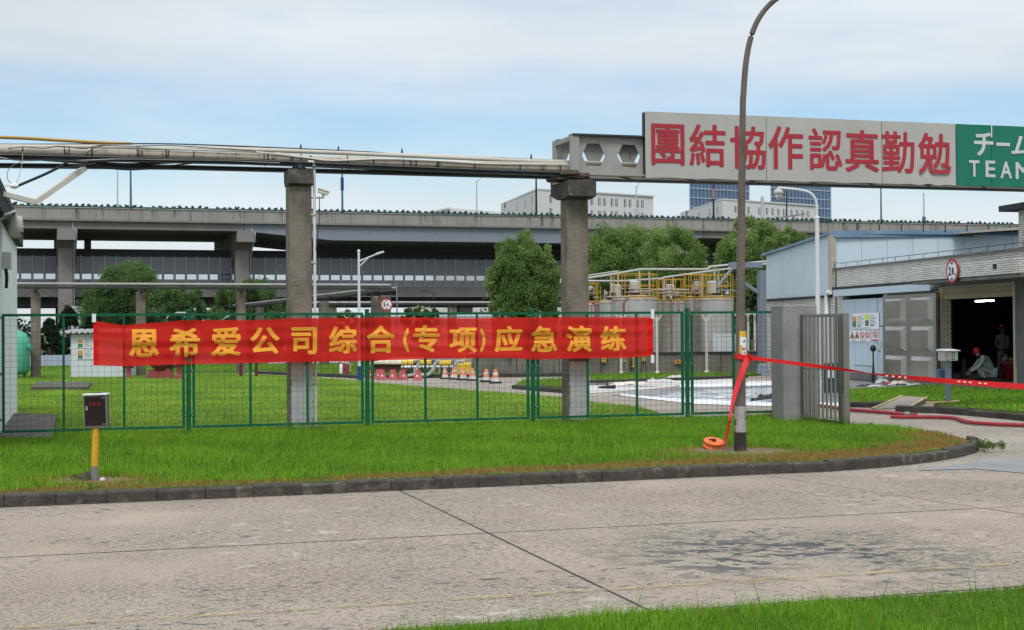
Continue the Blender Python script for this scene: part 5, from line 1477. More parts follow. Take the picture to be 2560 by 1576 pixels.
# plate, posts and the grey steel frame beyond the lamp pole
P = BP(1811, 860, .6)
t = board('notice_board', None, P, ((BP(1838, 860, .6) - BP(1782, 860, .6)).length, BP(1782, 834, .6).z - BP(1782, 884, .6).z), U, N, M_shed); tag(t, 'large pale notice board beside the lamp pole, before the tank', 'notice')
bits(t, P, U, N, [(-.12 + .09 * k, .30, .05, .045, M_greyprint) for k in range(6)])
for px, lab in ((1643, 'pale concrete support post just right of the banner end'), (1767, 'pale concrete support post left of the notice board'), (1553, 'pale support post below the right end of the banner')):
    p = BP(px, 936, -.35); p.z = 0; zt_ = BP(px, 790, -.35).z
    t = thing('support_post', lab, 'post', p, 0, 'slim posts before the tank wall')
    MB().tube([(0, 0, .1), (0, 0, zt_)], .055, 8).build('shaft', M_cream, t, world_space=False)
    MB().lathe([(.13, .0), (.12, .06), (.06, .14)], (0, 0, 0), 10).build('foot', M_cream, t, world_space=False)
    q = Vector(p) + Vector((0, 0, zt_ - .25)); 
    MB().bar((0, 0, zt_ - .25), (-.18, 0, zt_ + .05), .05).bar((0, 0, zt_ - .25), (.18, 0, zt_ + .05), .05).build('fork', M_cream, t, world_space=False)
for px, py, w, h, m, lab in ((1509, 901, .17, .16, M_safety, 'small yellow warning label on the wall left of the support post'), (1609, 899, .15, .14, M_safety, 'small yellow warning label on the wall under the banner end'), (1694, 905, .24, .16, M_orangeprint, 'orange label on the stained wall beside the fence posts')):
    P = BP(px, py, -.07)
    b = board('warning_label', lab, P, (w, h), U, N, m); bits(b, P, U, N, [(0, .03, w * .5, h * .25, M_blackprint), (0, -.04, w * .6, h * .15, M_blackprint)])
for px, lab in ((1560, 'thin yellow hanging valve handle, left one on the wall'), (1583, 'thin yellow hanging valve handle, right one on the wall')):
    p0 = BP(px, 890, -.1); p1 = BP(px, 903 + (px - 1560) * .6, -.1)
    t = thing('valve_handle', lab, 'valve handle', p0)
    MB().bar(p0, p1, .03).bar(p1 - U * .07, p1 + U * .07, .03).build('rod', M_safety, t)
cp_ = G(1906, 939)
t = thing('steel_column', 'blue-grey steel column with brace at the corner of the hall', 'column', cp_)
zc_ = A(1906, 690, cp_.y).z
MB().box(zc(cp_, (zc_ + .35) / 2 + .2), (.26, .26, zc_ - .35), TH).build('shaft', M_steelcol, t)
MB().hexa([cp_ + Vector((-.25, -.25, 0)), cp_ + Vector((.25, -.25, 0)), cp_ + Vector((.25, .25, 0)), cp_ + Vector((-.25, .25, 0))], [cp_ + Vector((-.16, -.16, .4)), cp_ + Vector((.16, -.16, .4)), cp_ + Vector((.16, .16, .4)), cp_ + Vector((-.16, .16, .4))]).build('footing', M_steelcol, t)
MB().bar(zc(cp_, zc_ - .1) - U * 1.0, zc(cp_, zc_ - .7), .12).build('brace', M_steelcol, t)
MB().bar(zc(cp_, zc_ + .4) - U * 1.3, zc(cp_, zc_ + .4), .2).build('top_beam', M_steelcol, t)
for px, w, lab in ((1871, .10, 'pale pipe post right of the lamp pole, before dark trees'), (1888, .11, 'pale pipe post next to the steel column')):
    p = A(px, 900, 57); tag(MB().tube([zc(p, 0), zc(p, A(px, 780, 57).z)], w / 2, 8).build('pipe_post', M_cream), lab, 'post')
tag(MB().bar(A(1836, 788, 56.8), A(1915, 780, 56.8), .08).build('cross_pipe', M_cream), 'horizontal pale pipe between the tank and steel column', 'pipe')
rb = MB()
for yy in (852, 878): rb.bar(A(1862, yy, 56.5), A(1915, yy, 56.5), .04)
for px in (1864, 1880, 1896, 1912): rb.bar(A(px, 880, 56.5), A(px, 852, 56.5), .03)
tag(rb.build('guard_railing', M_greybeam), 'low grey railing behind the lamp pole and steel column', 'railing')

# ================================================================== pale blue hall and white brick annex on the right
A0 = G(2078, 946)                                     # corner of the annex
AW = Vector((1.39, -7.7, 0)).normalized()             # along its front, towards the camera
AN = Vector((-AW.y, AW.x, 0))                         # into the building
AANG = math.atan2(AW.y, AW.x)
HU = Vector((AN.x, AN.y, 0))
def HP(px, py, off=0.0): return VP(px, py, A0 - AW * off, HU)     # hall front plane (off: further back)
hall = thing('blue_hall', 'pale blue clad industrial hall with sloping left gable', 'hall', A0, 0)
h_l = VP(1915, 640, A0, AW); h_m = VP(2080, 586, A0, AW); h_r = HP(2640, 584)
zb0 = VP(2080, 738, A0, AW).z
zg0, zg1 = h_m.z, h_l.z
SL = (h_l - h_m); SL.z = 0; sl = SL.length
for k in range(7):
    p, q = zc(h_m, zb0) - AW * (sl * k / 7), zc(h_m, zb0) - AW * (sl * (k + 1) / 7 - .012)
    MB().slab([p, q, zc(q, zg0 + (zg1 - zg0) * (k + 1) / 7), zc(p, zg0 + (zg1 - zg0) * k / 7)], AN * .06).build('cladding_panel', M_hall, hall)
fw = (h_r - h_m).dot(HU)
for k in range(9):
    p, q = zc(h_m, zb0) + HU * (.14 + fw * k / 9), zc(h_m, zb0) + HU * (.14 + fw * (k + 1) / 9 - .012)
    MB().slab([p, q, zc(q, zg0), zc(p, zg0)], -AW * .06).build('cladding_panel', M_hall, hall)
c1, c2 = h_m - AW * .08 + AN * .08, h_l + AN * .08
b_ = MB(); b_.hexa([zc(c1, 0), zc(c1 + HU * fw, 0), zc(c2 + HU * fw, 0), zc(c2, 0)], [zc(c1, zg0 - .02), zc(c1 + HU * fw, zg0 - .02), zc(c2 + HU * fw, zg1 - .02), zc(c2, zg1 - .02)])
b_.build('wall', M_hall, hall)
MB().slab([h_l - AN * .12 - AW * .2, h_m - AN * .12 + AW * .1, h_m + AN * (fw + .1) + AW * .1, h_l + AN * (fw + .1) - AW * .2], Vector((0, 0, .09))).build('roof', M_hallblue, hall)
MB().slab([h_m + AW * .12 + Vector((0, 0, -.12)), h_r + AW * .12 + Vector((0, 0, -.12)), h_r + AW * .12 + Vector((0, 0, .12)), h_m + AW * .12 + Vector((0, 0, .12))], -AW * .015).build('fascia', M_hallblue, hall)
MB().bar(zc(h_m, zb0 + .1), zc(h_m, zg0 - .01), .20).build('corner_trim', M_beige, hall)
for k in range(9):
    p = h_m + HU * (.9 + k * .82) + AW * .05 + Vector((0, 0, .10)); MB().bar(p, p + Vector((0, 0, .24)), .03).build('roof_pin', M_dark, hall)
MB().bar(zc(h_l, zb0 - .04) - AN * .03, zc(h_m, zb0 - .04) - AN * .03, .08).build('sill_trim', M_dark, hall)
MB().prism([(w.x, w.y) for w in (h_l, h_m - AW * .02, h_m - AW * .02 + AN * .2, h_l + AN * .2)], -.05, zb0 - .085).build('brick_base', M_brick, hall)
p0, p1 = HP(2405, 584, -.9), HP(2600, 571, -.9)
MB().slab([p0, p1, p1 + Vector((0, 0, .10)), p0 + Vector((0, 0, .05))], -AW * .8).build('side_gutter', M_beige, hall)

# annex, built in its own frame: x along the front, y into the building, z up
annex = thing('brick_annex', 'white brick annex with doors, canopy and open dark doorway', 'building', A0, AANG)
def ap(px, py, off=0.0):
    p = VP(px, py, A0 + AN * off, AW); d = p - A0
    return d.dot(AW), p.z
def abox(mb, x0, x1, y0, y1, z0, z1): return LB(mb, x0, x1, y0, y1, z0, z1)
def AB(name, m, x0, x1, y0, y1, z0, z1, parent=None, kind=None):
    return abox(MB(), x0, x1, y0, y1, z0, z1).build(name, m, parent or annex, world_space=False, kind=kind)
zpar = ap(2094, 675)[1]
xo0, xo1 = ap(2359, 850)[0], ap(2538, 850)[0]
zop = ap(2400, 747)[1]; zsh = ap(2400, 719)[1]
xend = xo1 + 6
xd0, xd1, xd2 = ap(2108, 850)[0], ap(2196, 850)[0], ap(2210, 850)[0]
xs_0, xs_1 = ap(2211, 850, -.10)[0], ap(2344, 850, -.10)[0]
zlo = ap(2100, 740)[1]
# walls round the openings
AB('wall', M_brick, 0, xd0, 0, .24, -.05, zlo)
AB('wall', M_brick, xd2, xo0, .003, .24, -.05, zlo)
AB('wall', M_brick, 0, xo1, 0, .24, zlo + .003, zpar)
AB('wall', M_jamb, xo1, xend, 0, .24, -.05, zsh + .05)
AB('wall', M_brick, xo1 + .003, xend, 0, .24, zsh + .053, zpar)
AB('wall', M_brick, 0, .24, .243, 12, -.05, zpar - .1)
AB('coping', M_oldconc, -.06, xend, -.05, .30, zpar + .003, zpar + .07)
AB('roof', M_roofdark, .25, xend, .25, 12, zpar - .35, zpar - .2)
AB('wall', M_innershade, .25, xend, 10.9, 11.1, 0, zpar - .4)
AB('inner_lining', M_innershade, .245, .30, .305, 10.9, .005, zpar - .5)
AB('wall', M_innershade, xend - .2, xend, .25, 10.9, 0, zpar - .4)
AB('ceiling', M_innershade, .25, xend, .25, 11, zpar - .5, zpar - .36)
AB('floor', M_innerfloor, .31, xend - .2, .245, 10.9, -.04, .15)
AB('threshold', M_oldconc, xo0, xo1, -.5, .244, -.04, .148)
AB('inner_lining', M_innershade, .31, xo0 - .02, .245, .30, .005, zpar - .5)
AB('inner_lining', M_innershade, xo1 + .02, xend - .2, .245, .30, .005, zpar - .5)
# gutter board and pipe below the upper brick band
gx0, gx1 = ap(2098, 740)[0], ap(2343, 720)[0]
AB('gutter_board', M_doorblue, gx0, gx1, -.22, -.003, zlo - .02, zlo + .20)
AB('gutter_dark_trim', M_dark, .02, gx1 + 1.2, -.06, -.003, zlo + .203, zlo + .30)  # dark strip along the top of the gutter board
mb = MB().tube([(-.05, -.12, .3), (-.05, -.12, zlo + .02), (.0, -.12, zlo + .10), (.12, -.12, zlo + .14), (.3, -.12, zlo + .14)], .075, 10); mb.build('downpipe', M_white, annex, world_space=False)
# personnel door leaf in pale blue, with narrow leaf
zd = ap(2150, 748)[1]
d1 = AB('door', M_doorblue, xd0 + .02, xd1 - .01, -.03, .10, .02, zd)
AB('seam', M_greyprint, xd0 + (xd1 - xd0) * .38, xd0 + (xd1 - xd0) * .38 + .012, -.034, -.03, .1, zd - .05, d1)
AB('seam', M_greyprint, xd0 + (xd1 - xd0) * .75, xd0 + (xd1 - xd0) * .75 + .012, -.034, -.03, .1, zd - .05, d1)
d2 = AB('door', M_doorblue, xd1 + .02, xd2 - .02, -.03, .10, .02, zd * .66)
AB('door_frame', M_doorblue, xd1 + .02, xd2 - .02, -.02, .10, zd * .66 + .03, zd)
AB('handle', M_bolt, xd1 + .10, xd1 + .20, -.09, -.03, .98, 1.03, d2)
AB('lock_plate', M_boxgrey, xd1 + .14, xd1 + .36, -.045, -.031, 1.13, 1.30, d2)
AB('kick_stain', M_oldconc, xd0 + .05, xd1 - .04, -.036, -.0305, .02, .26, d1)
# stainless sliding door with six raised panels
sd_ = thing('steel_door', 'stainless sliding door with six raised square panels', 'door', A0, AANG)
zst = ap(2270, 737, -.10)[1]
abox(MB(), xs_0, xs_1, -.14, -.06, .03, zst).build('leaf', M_stainp, sd_, world_space=False)
wS, hS = (xs_1 - xs_0) / 2, (zst - .03) / 3
for i in range(2):
    for j in range(3):
        x0, x1 = xs_0 + wS * i + .16, xs_0 + wS * (i + 1) - .16
        z0, z1 = .03 + hS * j + .07, .03 + hS * (j + 1) - .06
        bx, bz = (x1 - x0) * .13, .12
        P0 = [(x0, -.141, z0), (x1, -.141, z0), (x1, -.141, z1), (x0, -.141, z1)]
        P1 = [(x0 + bx, -.235, z0 + bz), (x1 - bx, -.235, z0 + bz), (x1 - bx, -.235, z1 - bz), (x0 + bx, -.235, z1 - bz)]
        MB().add(P0 + P1, [(4, 5, 6, 7), (0, 1, 5, 4), (1, 2, 6, 5), (2, 3, 7, 6), (3, 0, 4, 7)]).build('door_panel', M_stainp, sd_, world_space=False)
abox(MB(), xs_0 - 1.6, xs_1 + .2, -.20, -.16, zst + .06, zst + .11).build('slide_rail', M_dark, sd_, world_space=False)
AB('post_stripe', M_yellow, xs_1 + .04, xs_1 + .16, -.02, .002, .0, zst)
AB('frame_post', M_greybeam, xo0 - .12, xo0 - .02, -.04, .20, .0, zop + .05)
AB('frame_post', M_beige, xo1 - .01, xo1 + .08, -.05, .20, .0, zsh)
AB('roller_shutter', M_shutter, xo0, xo1, .02, .22, zop, zop + (zsh - zop) * .48)
AB('roller_shutter', M_shutter, xo0, xo1, -.04, .22, zop + (zsh - zop) * .5, zsh)
AB('lintel', M_oldconc, xo0 - .9, xend, -.10, -.002, zsh + .055, zsh + .25)
# canopy over the doorway
cx0, cx1 = ap(2282, 700, -.9)[0], ap(2552, 690, -.9)[0]
zca, zcb = ap(2300, 711, -.9)[1], ap(2300, 694, -.9)[1]
AB('canopy', M_oldconc, cx0, cx1, -.9, -.003, zca, zca + .10)
AB('canopy_front', M_brick, cx0, cx1, -.93, -.80, zca + .103, zcb + .28)
AB('canopy_side', M_brick, cx0, cx0 + .1, -.795, -.003, zca + .103, zcb + .28)
AB('vent_brick', M_dark, cx1 - 1.3, cx1 - 1.12, -.94, -.931, zca + .25, zca + .38)
# lightning strip on the parapet
mb = MB(); xx = -.1
mb.tube([(xx, -.02, zpar + .30), (xx + .9, .05, zpar + .22), (xend, .05, zpar + .20)], .010, 5)
for k in range(16): mb.bar((xx + .4 + k * .95, .05, zpar + .06), (xx + .4 + k * .95, .05, zpar + .22), .012)
mb.build('parapet_wire', M_dark, annex, world_space=False)
mb = MB().tube([(.55, -.03, zpar), (.55, -.03, .1)], .018, 5); mb.build('down_conductor', M_dark, annex, world_space=False)
AB('meter_box', mat('teal_grey_box', (.13, .17, .18), rough=.5), xo0 - .75, xo0 - .45, -.16, -.003, 2.35, 2.62)
def inA(x, y, z): return A0 + AW * x + AN * y + Vector((0, 0, z))
# 2.8 m sign
sx, sz = ap(2382, 678, -.97)
P = inA(sx, -.97, sz)
t = thing('height_limit_sign', 'round red-rimmed 2.8 m height limit sign on the canopy over the doorway', 'sign', P)
round_sign(t, P, AW, AN, .34, TX('2', '8'))
# notices on the blue door
def DB(px, py, w, h, label, m=M_white):
    x, z = ap(px, py, -.04); P = inA(x, -.04, z); return board('notice_board', label, P, (w, h), AW, AN, m), P
wpx = lambda a, b: ap(b, 850, -.04)[0] - ap(a, 850, -.04)[0]
zpx = 44.0 / FPX
b, P = DB(2165, 803, wpx(2132, 2197), 41 * zpx * 1.06, 'white safety data board with orange and lime squares on the blue door')
W_ = wpx(2132, 2197)
rr = random.Random(8)
bits(b, P, AW, AN, [(-.43 * W_, .07, .14 * W_, .16, M_orangeprint), (-.43 * W_, -.10, .14 * W_, .18, M_greenprint), (.06 * W_, .12, .14 * W_, .18, M_limeprint), (.06 * W_, -.07, .14 * W_, .18, M_greenprint)]
     + notice_lines(-.32 * W_, .14, .26 * W_, 5, .07, rr) + notice_lines(.17 * W_, .16, .26 * W_, 5, .07, rr) + notice_lines(-.45 * W_, -.225, .85 * W_, 1, .05, rr) + [(-.27 * W_ + .05 * k, -.16, .03, .05, M_blackprint) for k in range(4)] + [(.22 * W_ + .05 * k, -.15, .03, .05, M_blackprint) for k in range(4)])
b, P = DB(2150, 840, wpx(2126, 2175), 30 * zpx, 'row of two warning triangles and two prohibition discs on the blue door')
W_ = wpx(2126, 2175)
def on(P, x, z, k=.026): return P + AW * x - AN * k + Vector((0, 0, z))
for k in range(2):
    x = (-.37 + .25 * k) * W_; rx = .12 * W_
    m = MB().add([on(P, x - rx, -.08), on(P, x + rx, -.08), on(P, x, .15)], [(0, 1, 2)]).build('warning_triangle', M_blackprint, b)
    MB().add([on(P, x - rx * .72, -.06, .029), on(P, x + rx * .72, -.06, .029), on(P, x, .105, .029)], [(0, 1, 2)]).build('triangle_face', M_orangeprint, m)
    MB().add([on(P, x - rx * .3, -.045, .032), on(P, x + rx * .3, -.045, .032), on(P, x + rx * .1, .03, .032), on(P, x - rx * .12, .035, .032)], [(0, 1, 2, 3)]).build('pictogram', M_blackprint, m)
def prohib(parent, P, x, z, rx, rz):
    ring = [on(P, x + rx * math.cos(a), z + rz * math.sin(a)) for a in np.linspace(0, 6.283, 21)[:-1]]
    f = MB().add(ring, [tuple(range(20))]).build('prohibition_disc', M_redprint, parent)
    MB().add([on(P, x + .76 * rx * math.cos(a), z + .76 * rz * math.sin(a), .029) for a in np.linspace(0, 6.283, 21)[:-1]], [tuple(range(20))]).build('disc_face', M_white, f)
    MB().add([on(P, x - .18 * rx, z - .5 * rz, .031), on(P, x + .22 * rx, z - .5 * rz, .031), on(P, x + .25 * rx, z + .3 * rz, .031), on(P, x, z + .5 * rz, .031), on(P, x - .2 * rx, z + .2 * rz, .031)], [(0, 1, 2, 3, 4)]).build('pictogram', M_blackprint, f)
    MB().add([on(P, x - .68 * rx, z + .44 * rz, .033), on(P, x - .54 * rx, z + .62 * rz, .033), on(P, x + .68 * rx, z - .44 * rz, .033), on(P, x + .54 * rz, z - .62 * rz, .033)], [(0, 3, 2, 1)]).build('slash', M_redprint, f)
for k in range(2): prohib(b, P, (.13 + .25 * k) * W_, .03, .115 * W_, .115)
bits(b, P, AW, AN, [(-.3 * W_, -.14, .2 * W_, .03, M_greyprint), (.2 * W_, -.14, .3 * W_, .03, M_greyprint)])
b, P = DB(2189, 840, wpx(2182, 2196), 30 * zpx, 'small prohibition notice with red bar at the edge of the blue door')
W_ = wpx(2182, 2196)
prohib(b, P, 0, .05, .46 * W_, .12); bits(b, P, AW, AN, [(0, -.14, .95 * W_, .055, M_redprint)])
# lever valve stand
x, z = ap(2183, 900, -.5); p = inA(x, -.5, 0)
t = thing('hose_stand', 'thin black hose stand with round head before the blue door', 'hose stand', p)
MB().tube([p, p + Vector((0, 0, 1.0))], .025, 6).tube([p + AW * .12, p + Vector((0, 0, .8))], .015, 5).tube([p - AW * .12, p + Vector((0, 0, .8))], .015, 5).build('stand', M_dark, t)
MB().lathe([(.02, .98), (.09, 1.02), (.10, 1.10), (.06, 1.18), (.01, 1.2)], p, 12).build('head', M_black, t)
MB().bar(p + Vector((0, 0, .52)), p + Vector((0, 0, .52)) - AW * 1.4, .035).build('cross_bar', M_greybeam, t)
# lamp inside
l0, l1 = A(2439, 754, 47.5), A(2484, 752, 47.0)
t = thing('tube_light', 'bright fluorescent tube hanging inside the dark doorway', 'lamp', (l0 + l1) / 2)
MB().bar(l0, l1, .04, .035).build('tube', M_light, t)
MB().bar(l0 + Vector((0, 0, .055)), l1 + Vector((0, 0, .055)), .10, .05).build('housing', M_boxgrey, t)
mb = MB()
for p in (l0, l1): mb.tube([p + Vector((0, 0, .06)), zc(p, zpar - .5)], .01, 4)
mb.build('hanger', M_dark, t)
# brick block at the right edge
bx0, bz1 = ap(2546, 528, .35)
t = thing('tall_brick_block', 'taller brick block with dark overhanging roof at the right edge', 'building', A0, AANG)
abox(MB(), bx0, bx0 + 5, .35, 5, zpar - .19, bz1).build('wall', M_brick, t, world_space=False)
abox(MB(), bx0 - .4, bx0 + 5.3, .0, 5.3, bz1 + .003, bz1 + .16).build('roof', M_roofdark, t, world_space=False)

# ------------------------------------------------------------------ people
def skin_body(name, joints, edges, m, parent, lev=1, root=0):
    """one continuous limb tree: joints [(point, radius)], edges [(i, j)]"""
    me = bpy.data.meshes.new(name)
    me.from_pydata([tuple(p) for p, r in joints], edges, [])
    me.materials.append(m)
    o = bpy.data.objects.new(name, me); COL.objects.link(o); o.parent = parent
    sk = o.modifiers.new('skin', 'SKIN'); sk.use_smooth_shade = True
    for i, (p, r) in enumerate(joints):
        d = me.skin_vertices[0].data[i]; d.radius = r if isinstance(r, tuple) else (r, r); d.use_root = (i == root)
    ss = o.modifiers.new('smooth', 'SUBSURF'); ss.levels = lev; ss.render_levels = lev
    return o
def head(parent, c, f, helmet=True, mask=False, tilt=0.0):
    """head centred at c, looking along f (local space of the person)"""
    f = Vector(f).normalized(); s = f.cross(Vector((0, 0, 1))).normalized(); u = s.cross(f).normalized()
    mb = MB()
    prof = [(.012, -.115), (.045, -.105), (.062, -.075), (.074, -.03), (.078, .02), (.074, .06), (.055, .095), (.015, .115)]
    mb.lathe(prof, c, 16, u)
    mb.tube([c + f * .066 + u * .022, c + f * .098 - u * .012, c + f * .07 - u * .022], [.012, .017, .012], 6)       # nose
    for k in (-1, 1): mb.lathe([(.006, -.008), (.026, -.004), (.028, .006), (.006, .012)], c + s * (k * .079) - f * .01, 8, s * k)   # ears
    h = mb.build('head', M_skin, parent, world_space=False)
    mb = MB()
    for k in (-1, 1): mb.lathe([(.004, 0), (.012, .002), (.004, .008)], c + f * .070 + s * (k * .030) + u * .018, 8, f)
    mb.build('eye', M_black, h, world_space=False)
    if mask:
        MB().lathe([(.055, -.03), (.060, .0), (.045, .02), (.01, .03)], c + f * .04 - u * .045, 12, f).build('face_mask', M_mask, parent, world_space=False)
    else:
        MB().tube([c + f * .072 + s * .022 - u * .048, c + f * .078 - u * .05, c + f * .072 - s * .022 - u * .048], .006, 5).build('mouth', mat('lips', (.3, .12, .10)), h, world_space=False)
    MB().lathe([(.082, -.02), (.086, .02), (.082, .06), (.066, .10), (.03, .125), (.005, .13)], c - f * .006, 16, u).build('hair', M_black, parent, world_space=False) if not helmet else None
    if helmet:
        hb = MB().lathe([(.108, .028), (.110, .05), (.104, .09), (.084, .13), (.048, .158), (.01, .167)], c, 20, u, cap=False)
        hb.lathe([(.108, .028), (.125, .030), (.126, .038), (.109, .05)], c, 20, u, cap=False)
        hb.slab([c + f * .10 + s * .075 + u * .03, c + f * .16 + s * .045 + u * .024, c + f * .16 - s * .045 + u * .024, c + f * .10 - s * .075 + u * .03], u * .008)
        hb.build('helmet', M_helmet, parent, world_space=False)
    return s, u
def hand(parent, w, d, n, curl=.5, side=1):
    """palm and five fingers from wrist w along d; n is the palm normal"""
    w = Vector(w); d = Vector(d).normalized(); n = Vector(n); n = (n - d * n.dot(d)).normalized(); s = d.cross(n)
    J = [(w - d * .03, .024), (w, .024), (w + d * .05, (.034, .018)), (w + d * .085, (.036, .016))]; E = [(0, 1), (1, 2), (2, 3)]
    for k, L in enumerate((.062, .074, .070, .054)):
        o = (k - 1.5) * .020; b = w + d * .085 + s * o; i = len(J)
        c1 = b + d * (L * .45) + n * (L * .12 * curl); c2 = c1 + d * (L * .30 * (1 - curl * .5)) + n * (L * .28 * curl); c3 = c2 + d * (L * .22 * (1 - curl)) + n * (L * .26 * curl)
        J += [(b, .0095), (c1, .009), (c2, .0085), (c3, .007)]; E += [(3, i), (i, i + 1), (i + 1, i + 2), (i + 2, i + 3)]
    i = len(J); tb = w + d * .025 + s * (side * .034)
    J += [(tb, .012), (tb + d * .03 + s * (side * .02) + n * .012, .0105), (tb + d * .055 + s * (side * .022) + n * .03, .009)]
    E += [(1, i), (i, i + 1), (i + 1, i + 2)]
    return skin_body('hand', J, E, M_skin, parent, 1, 1)

# squatting worker, facing left, at the mouth of the doorway
def person_standing(loc, rz, H, label):
    t = thing('person', label, 'person', loc, rz); k = H / 1.70
    V = lambda x, y, z: Vector((x, y, z)) * k
    # x to the person's right, -y forward
    J = [(V(0, 0, .93), (.145 * k, .10 * k)), (V(0, .0, 1.08), (.13 * k, .10 * k)), (V(0, .01, 1.28), (.165 * k, .11 * k)), (V(0, .01, 1.40), (.13 * k, .085 * k)), (V(0, 0, 1.47), .055 * k),
         (V(-.18, .01, 1.385), .062 * k), (V(-.235, .03, 1.13), .052 * k), (V(-.16, -.14, .94), .040 * k),
         (V(.18, .01, 1.385), .062 * k), (V(.235, .03, 1.13), .052 * k), (V(.06, -.20, .93), .040 * k)]
    E = [(0, 1), (1, 2), (2, 3), (3, 4), (3, 5), (5, 6), (6, 7), (3, 8), (8, 9), (9, 10)]
    skin_body('jacket', J, E, M_uniform, t, 2)
    J = [(V(0, 0, .92), (.15 * k, .105 * k)), (V(-.10, 0, .84), .090 * k), (V(-.15, -.06, .49), .064 * k), (V(-.19, -.02, .10), .050 * k), (V(.10, 0, .84), .090 * k), (V(.12, -.03, .49), .064 * k), (V(.13, .03, .10), .050 * k)]
    skin_body('trousers', J, [(0, 1), (1, 2), (2, 3), (0, 4), (4, 5), (5, 6)], M_trouser, t, 2)
    for x, y in ((-.195, -.02), (.13, .03)):
        skin_body('shoe', [(V(x, y + .04, .055), .045 * k), (V(x, y - .06, .05), .045 * k), (V(x * 1.05, y - .17, .035), .034 * k)], [(0, 1), (1, 2)], M_shoe, t, 1)
    MB().tube([V(0, 0, 1.44), V(0, -.01, 1.55)], .05 * k, 10).build('neck', M_skin, t, world_space=False)
    head(t, V(0, -.03, 1.605), (0, -1, -.12))
    hand(t, V(-.14, -.17, .92), V(.5, -.5, -.55), V(.4, .8, 0), .6, 1)
    hand(t, V(.04, -.22, .91), V(-.6, -.3, -.55), V(-.2, .9, 0), .6, -1)
    return t
pst = G(2507, 944, .15)
person_standing(pst, R(12), 1.58, 'worker in grey-green uniform and red helmet standing in the dark doorway')
psq = G(2458, 954, .15)
t = thing('person', 'squatting worker in pale green uniform and bright red helmet reaching down', 'person', psq, 0)
V = lambda x, y, z: Vector((x, y, z))
# faces -x (left in the picture)
J = [(V(.26, 0, .30), (.14, .12)), (V(.20, 0, .45), (.13, .13)), (V(.06, 0, .62), (.125, .17)), (V(-.02, 0, .70), (.09, .13)), (V(-.07, 0, .75), .055),
     (V(-.02, -.19, .66), .065), (V(-.20, -.26, .45), .055), (V(-.42, -.20, .30), .042), (V(-.02, .19, .66), .065), (V(-.16, .25, .44), .055), (V(-.36, .14, .31), .042)]
skin_body('jacket', J, [(0, 1), (1, 2), (2, 3), (3, 4), (3, 5), (5, 6), (6, 7), (3, 8), (8, 9), (9, 10)], M_uniform, t, 2)
J = [(V(.28, 0, .27), (.14, .13)), (V(.22, -.12, .27), .095), (V(-.14, -.16, .44), .070), (V(.02, -.15, .10), .052), (V(.22, .12, .26), .095), (V(-.12, .17, .40), .070), (V(.06, .15, .10), .052)]
skin_body('trousers', J, [(0, 1), (1, 2), (2, 3), (0, 4), (4, 5), (5, 6)], M_trouser, t, 2)
for y in (-.15, .15): skin_body('shoe', [(V(.07, y, .055), .045), (V(-.03, y, .05), .045), (V(-.15, y, .038), .036)], [(0, 1), (1, 2)], M_shoe, t, 1)
MB().tube([V(-.05, 0, .72), V(-.12, 0, .80)], .052, 10).build('neck', M_skin, t, world_space=False)
head(t, V(-.155, 0, .845), (-1, 0, -.45), True, True)
MB().tube([V(-.09, -.07, .73), V(-.115, 0, .70), V(-.09, .07, .73), V(-.02, .06, .79), V(-.02, -.06, .79), V(-.09, -.07, .73)], .035, 8).build('black_scarf', M_black, t, world_space=False)
MB().tube([V(.33 + .0 * a, .0, .36) + Vector((.13 * math.cos(a) - .12, .13 * math.sin(a), .03 * math.cos(a))) for a in np.linspace(0, 6.283, 13)], .018, 6).build('belt', M_dark, t, world_space=False)
hand(t, V(-.44, -.20, .285), V(-.7, .1, -.7), V(.5, 0, -.5), .4, 1)
hand(t, V(-.38, .14, .295), V(-.75, -.1, -.65), V(.5, 0, -.5), .4, -1)
# red bin with cloths and the things in the doorway
bp_ = G(2523, 951, .15)
t = thing('waste_bin', 'red plastic bin standing at the right side of the doorway', 'bin', bp_)
MB().hexa([(-.17, -.15, .03), (.17, -.15, .03), (.17, .15, .03), (-.17, .15, .03)], [(-.22, -.20, .50), (.22, -.20, .50), (.22, .20, .50), (-.22, .20, .50)]).build('body', M_bin, t, world_space=False)
MB().bbox((0, 0, .535), (.48, .44, .06), .03).build('lid', mat('faded_red_lid', (.52, .16, .15), rough=.5), t, world_space=False)
def crumple(name, label, c, size, m, seed, cat='cloth', group=None):
    rr_ = random.Random(seed); nx, ny = 9, 7; V_ = []; F_ = []
    for i in range(nx):
        for j in range(ny):
            u, v = i / (nx - 1) * 2 - 1, j / (ny - 1) * 2 - 1
            e = max(0, 1 - (u * u + v * v) * .55)
            V_.append(Vector(c) + Vector((u * size[0] / 2 * rr_.uniform(.75, 1.1), v * size[1] / 2 * rr_.uniform(.75, 1.1), size[2] * e * rr_.uniform(.35, 1.15) + .006)))
    for i in range(nx - 1):
        for j in range(ny - 1): F_.append((i * ny + j, (i + 1) * ny + j, (i + 1) * ny + j + 1, i * ny + j + 1))
    return tag(MB().add(V_, F_, True).build(name, m), label, cat, group)
crumple('cloth', 'pale crumpled cloth lying on the red bin lid', bp_ + Vector((-.10, -.03, .565)), (.32, .3, .16), M_cloth, 1)
crumple('safety_vest', 'folded lime yellow safety vest on the red bin lid', bp_ + Vector((.10, -.02, .565)), (.30, .3, .13), M_hivis, 2, 'vest')
p = G(2410, 945, .15)
t = thing('floor_pump', 'dim pale machine standing deep in the dark doorway', 'machine', p)
MB().lathe([(.12, 0), (.12, .25), (.08, .28), (.08, .55), (.03, .58)], (0, 0, 0), 12).build('body', M_boxgrey, t, world_space=False)
MB().bar((0, 0, .5), (-.02, -.02, .85), .03).build('handle', M_dark, t, world_space=False)

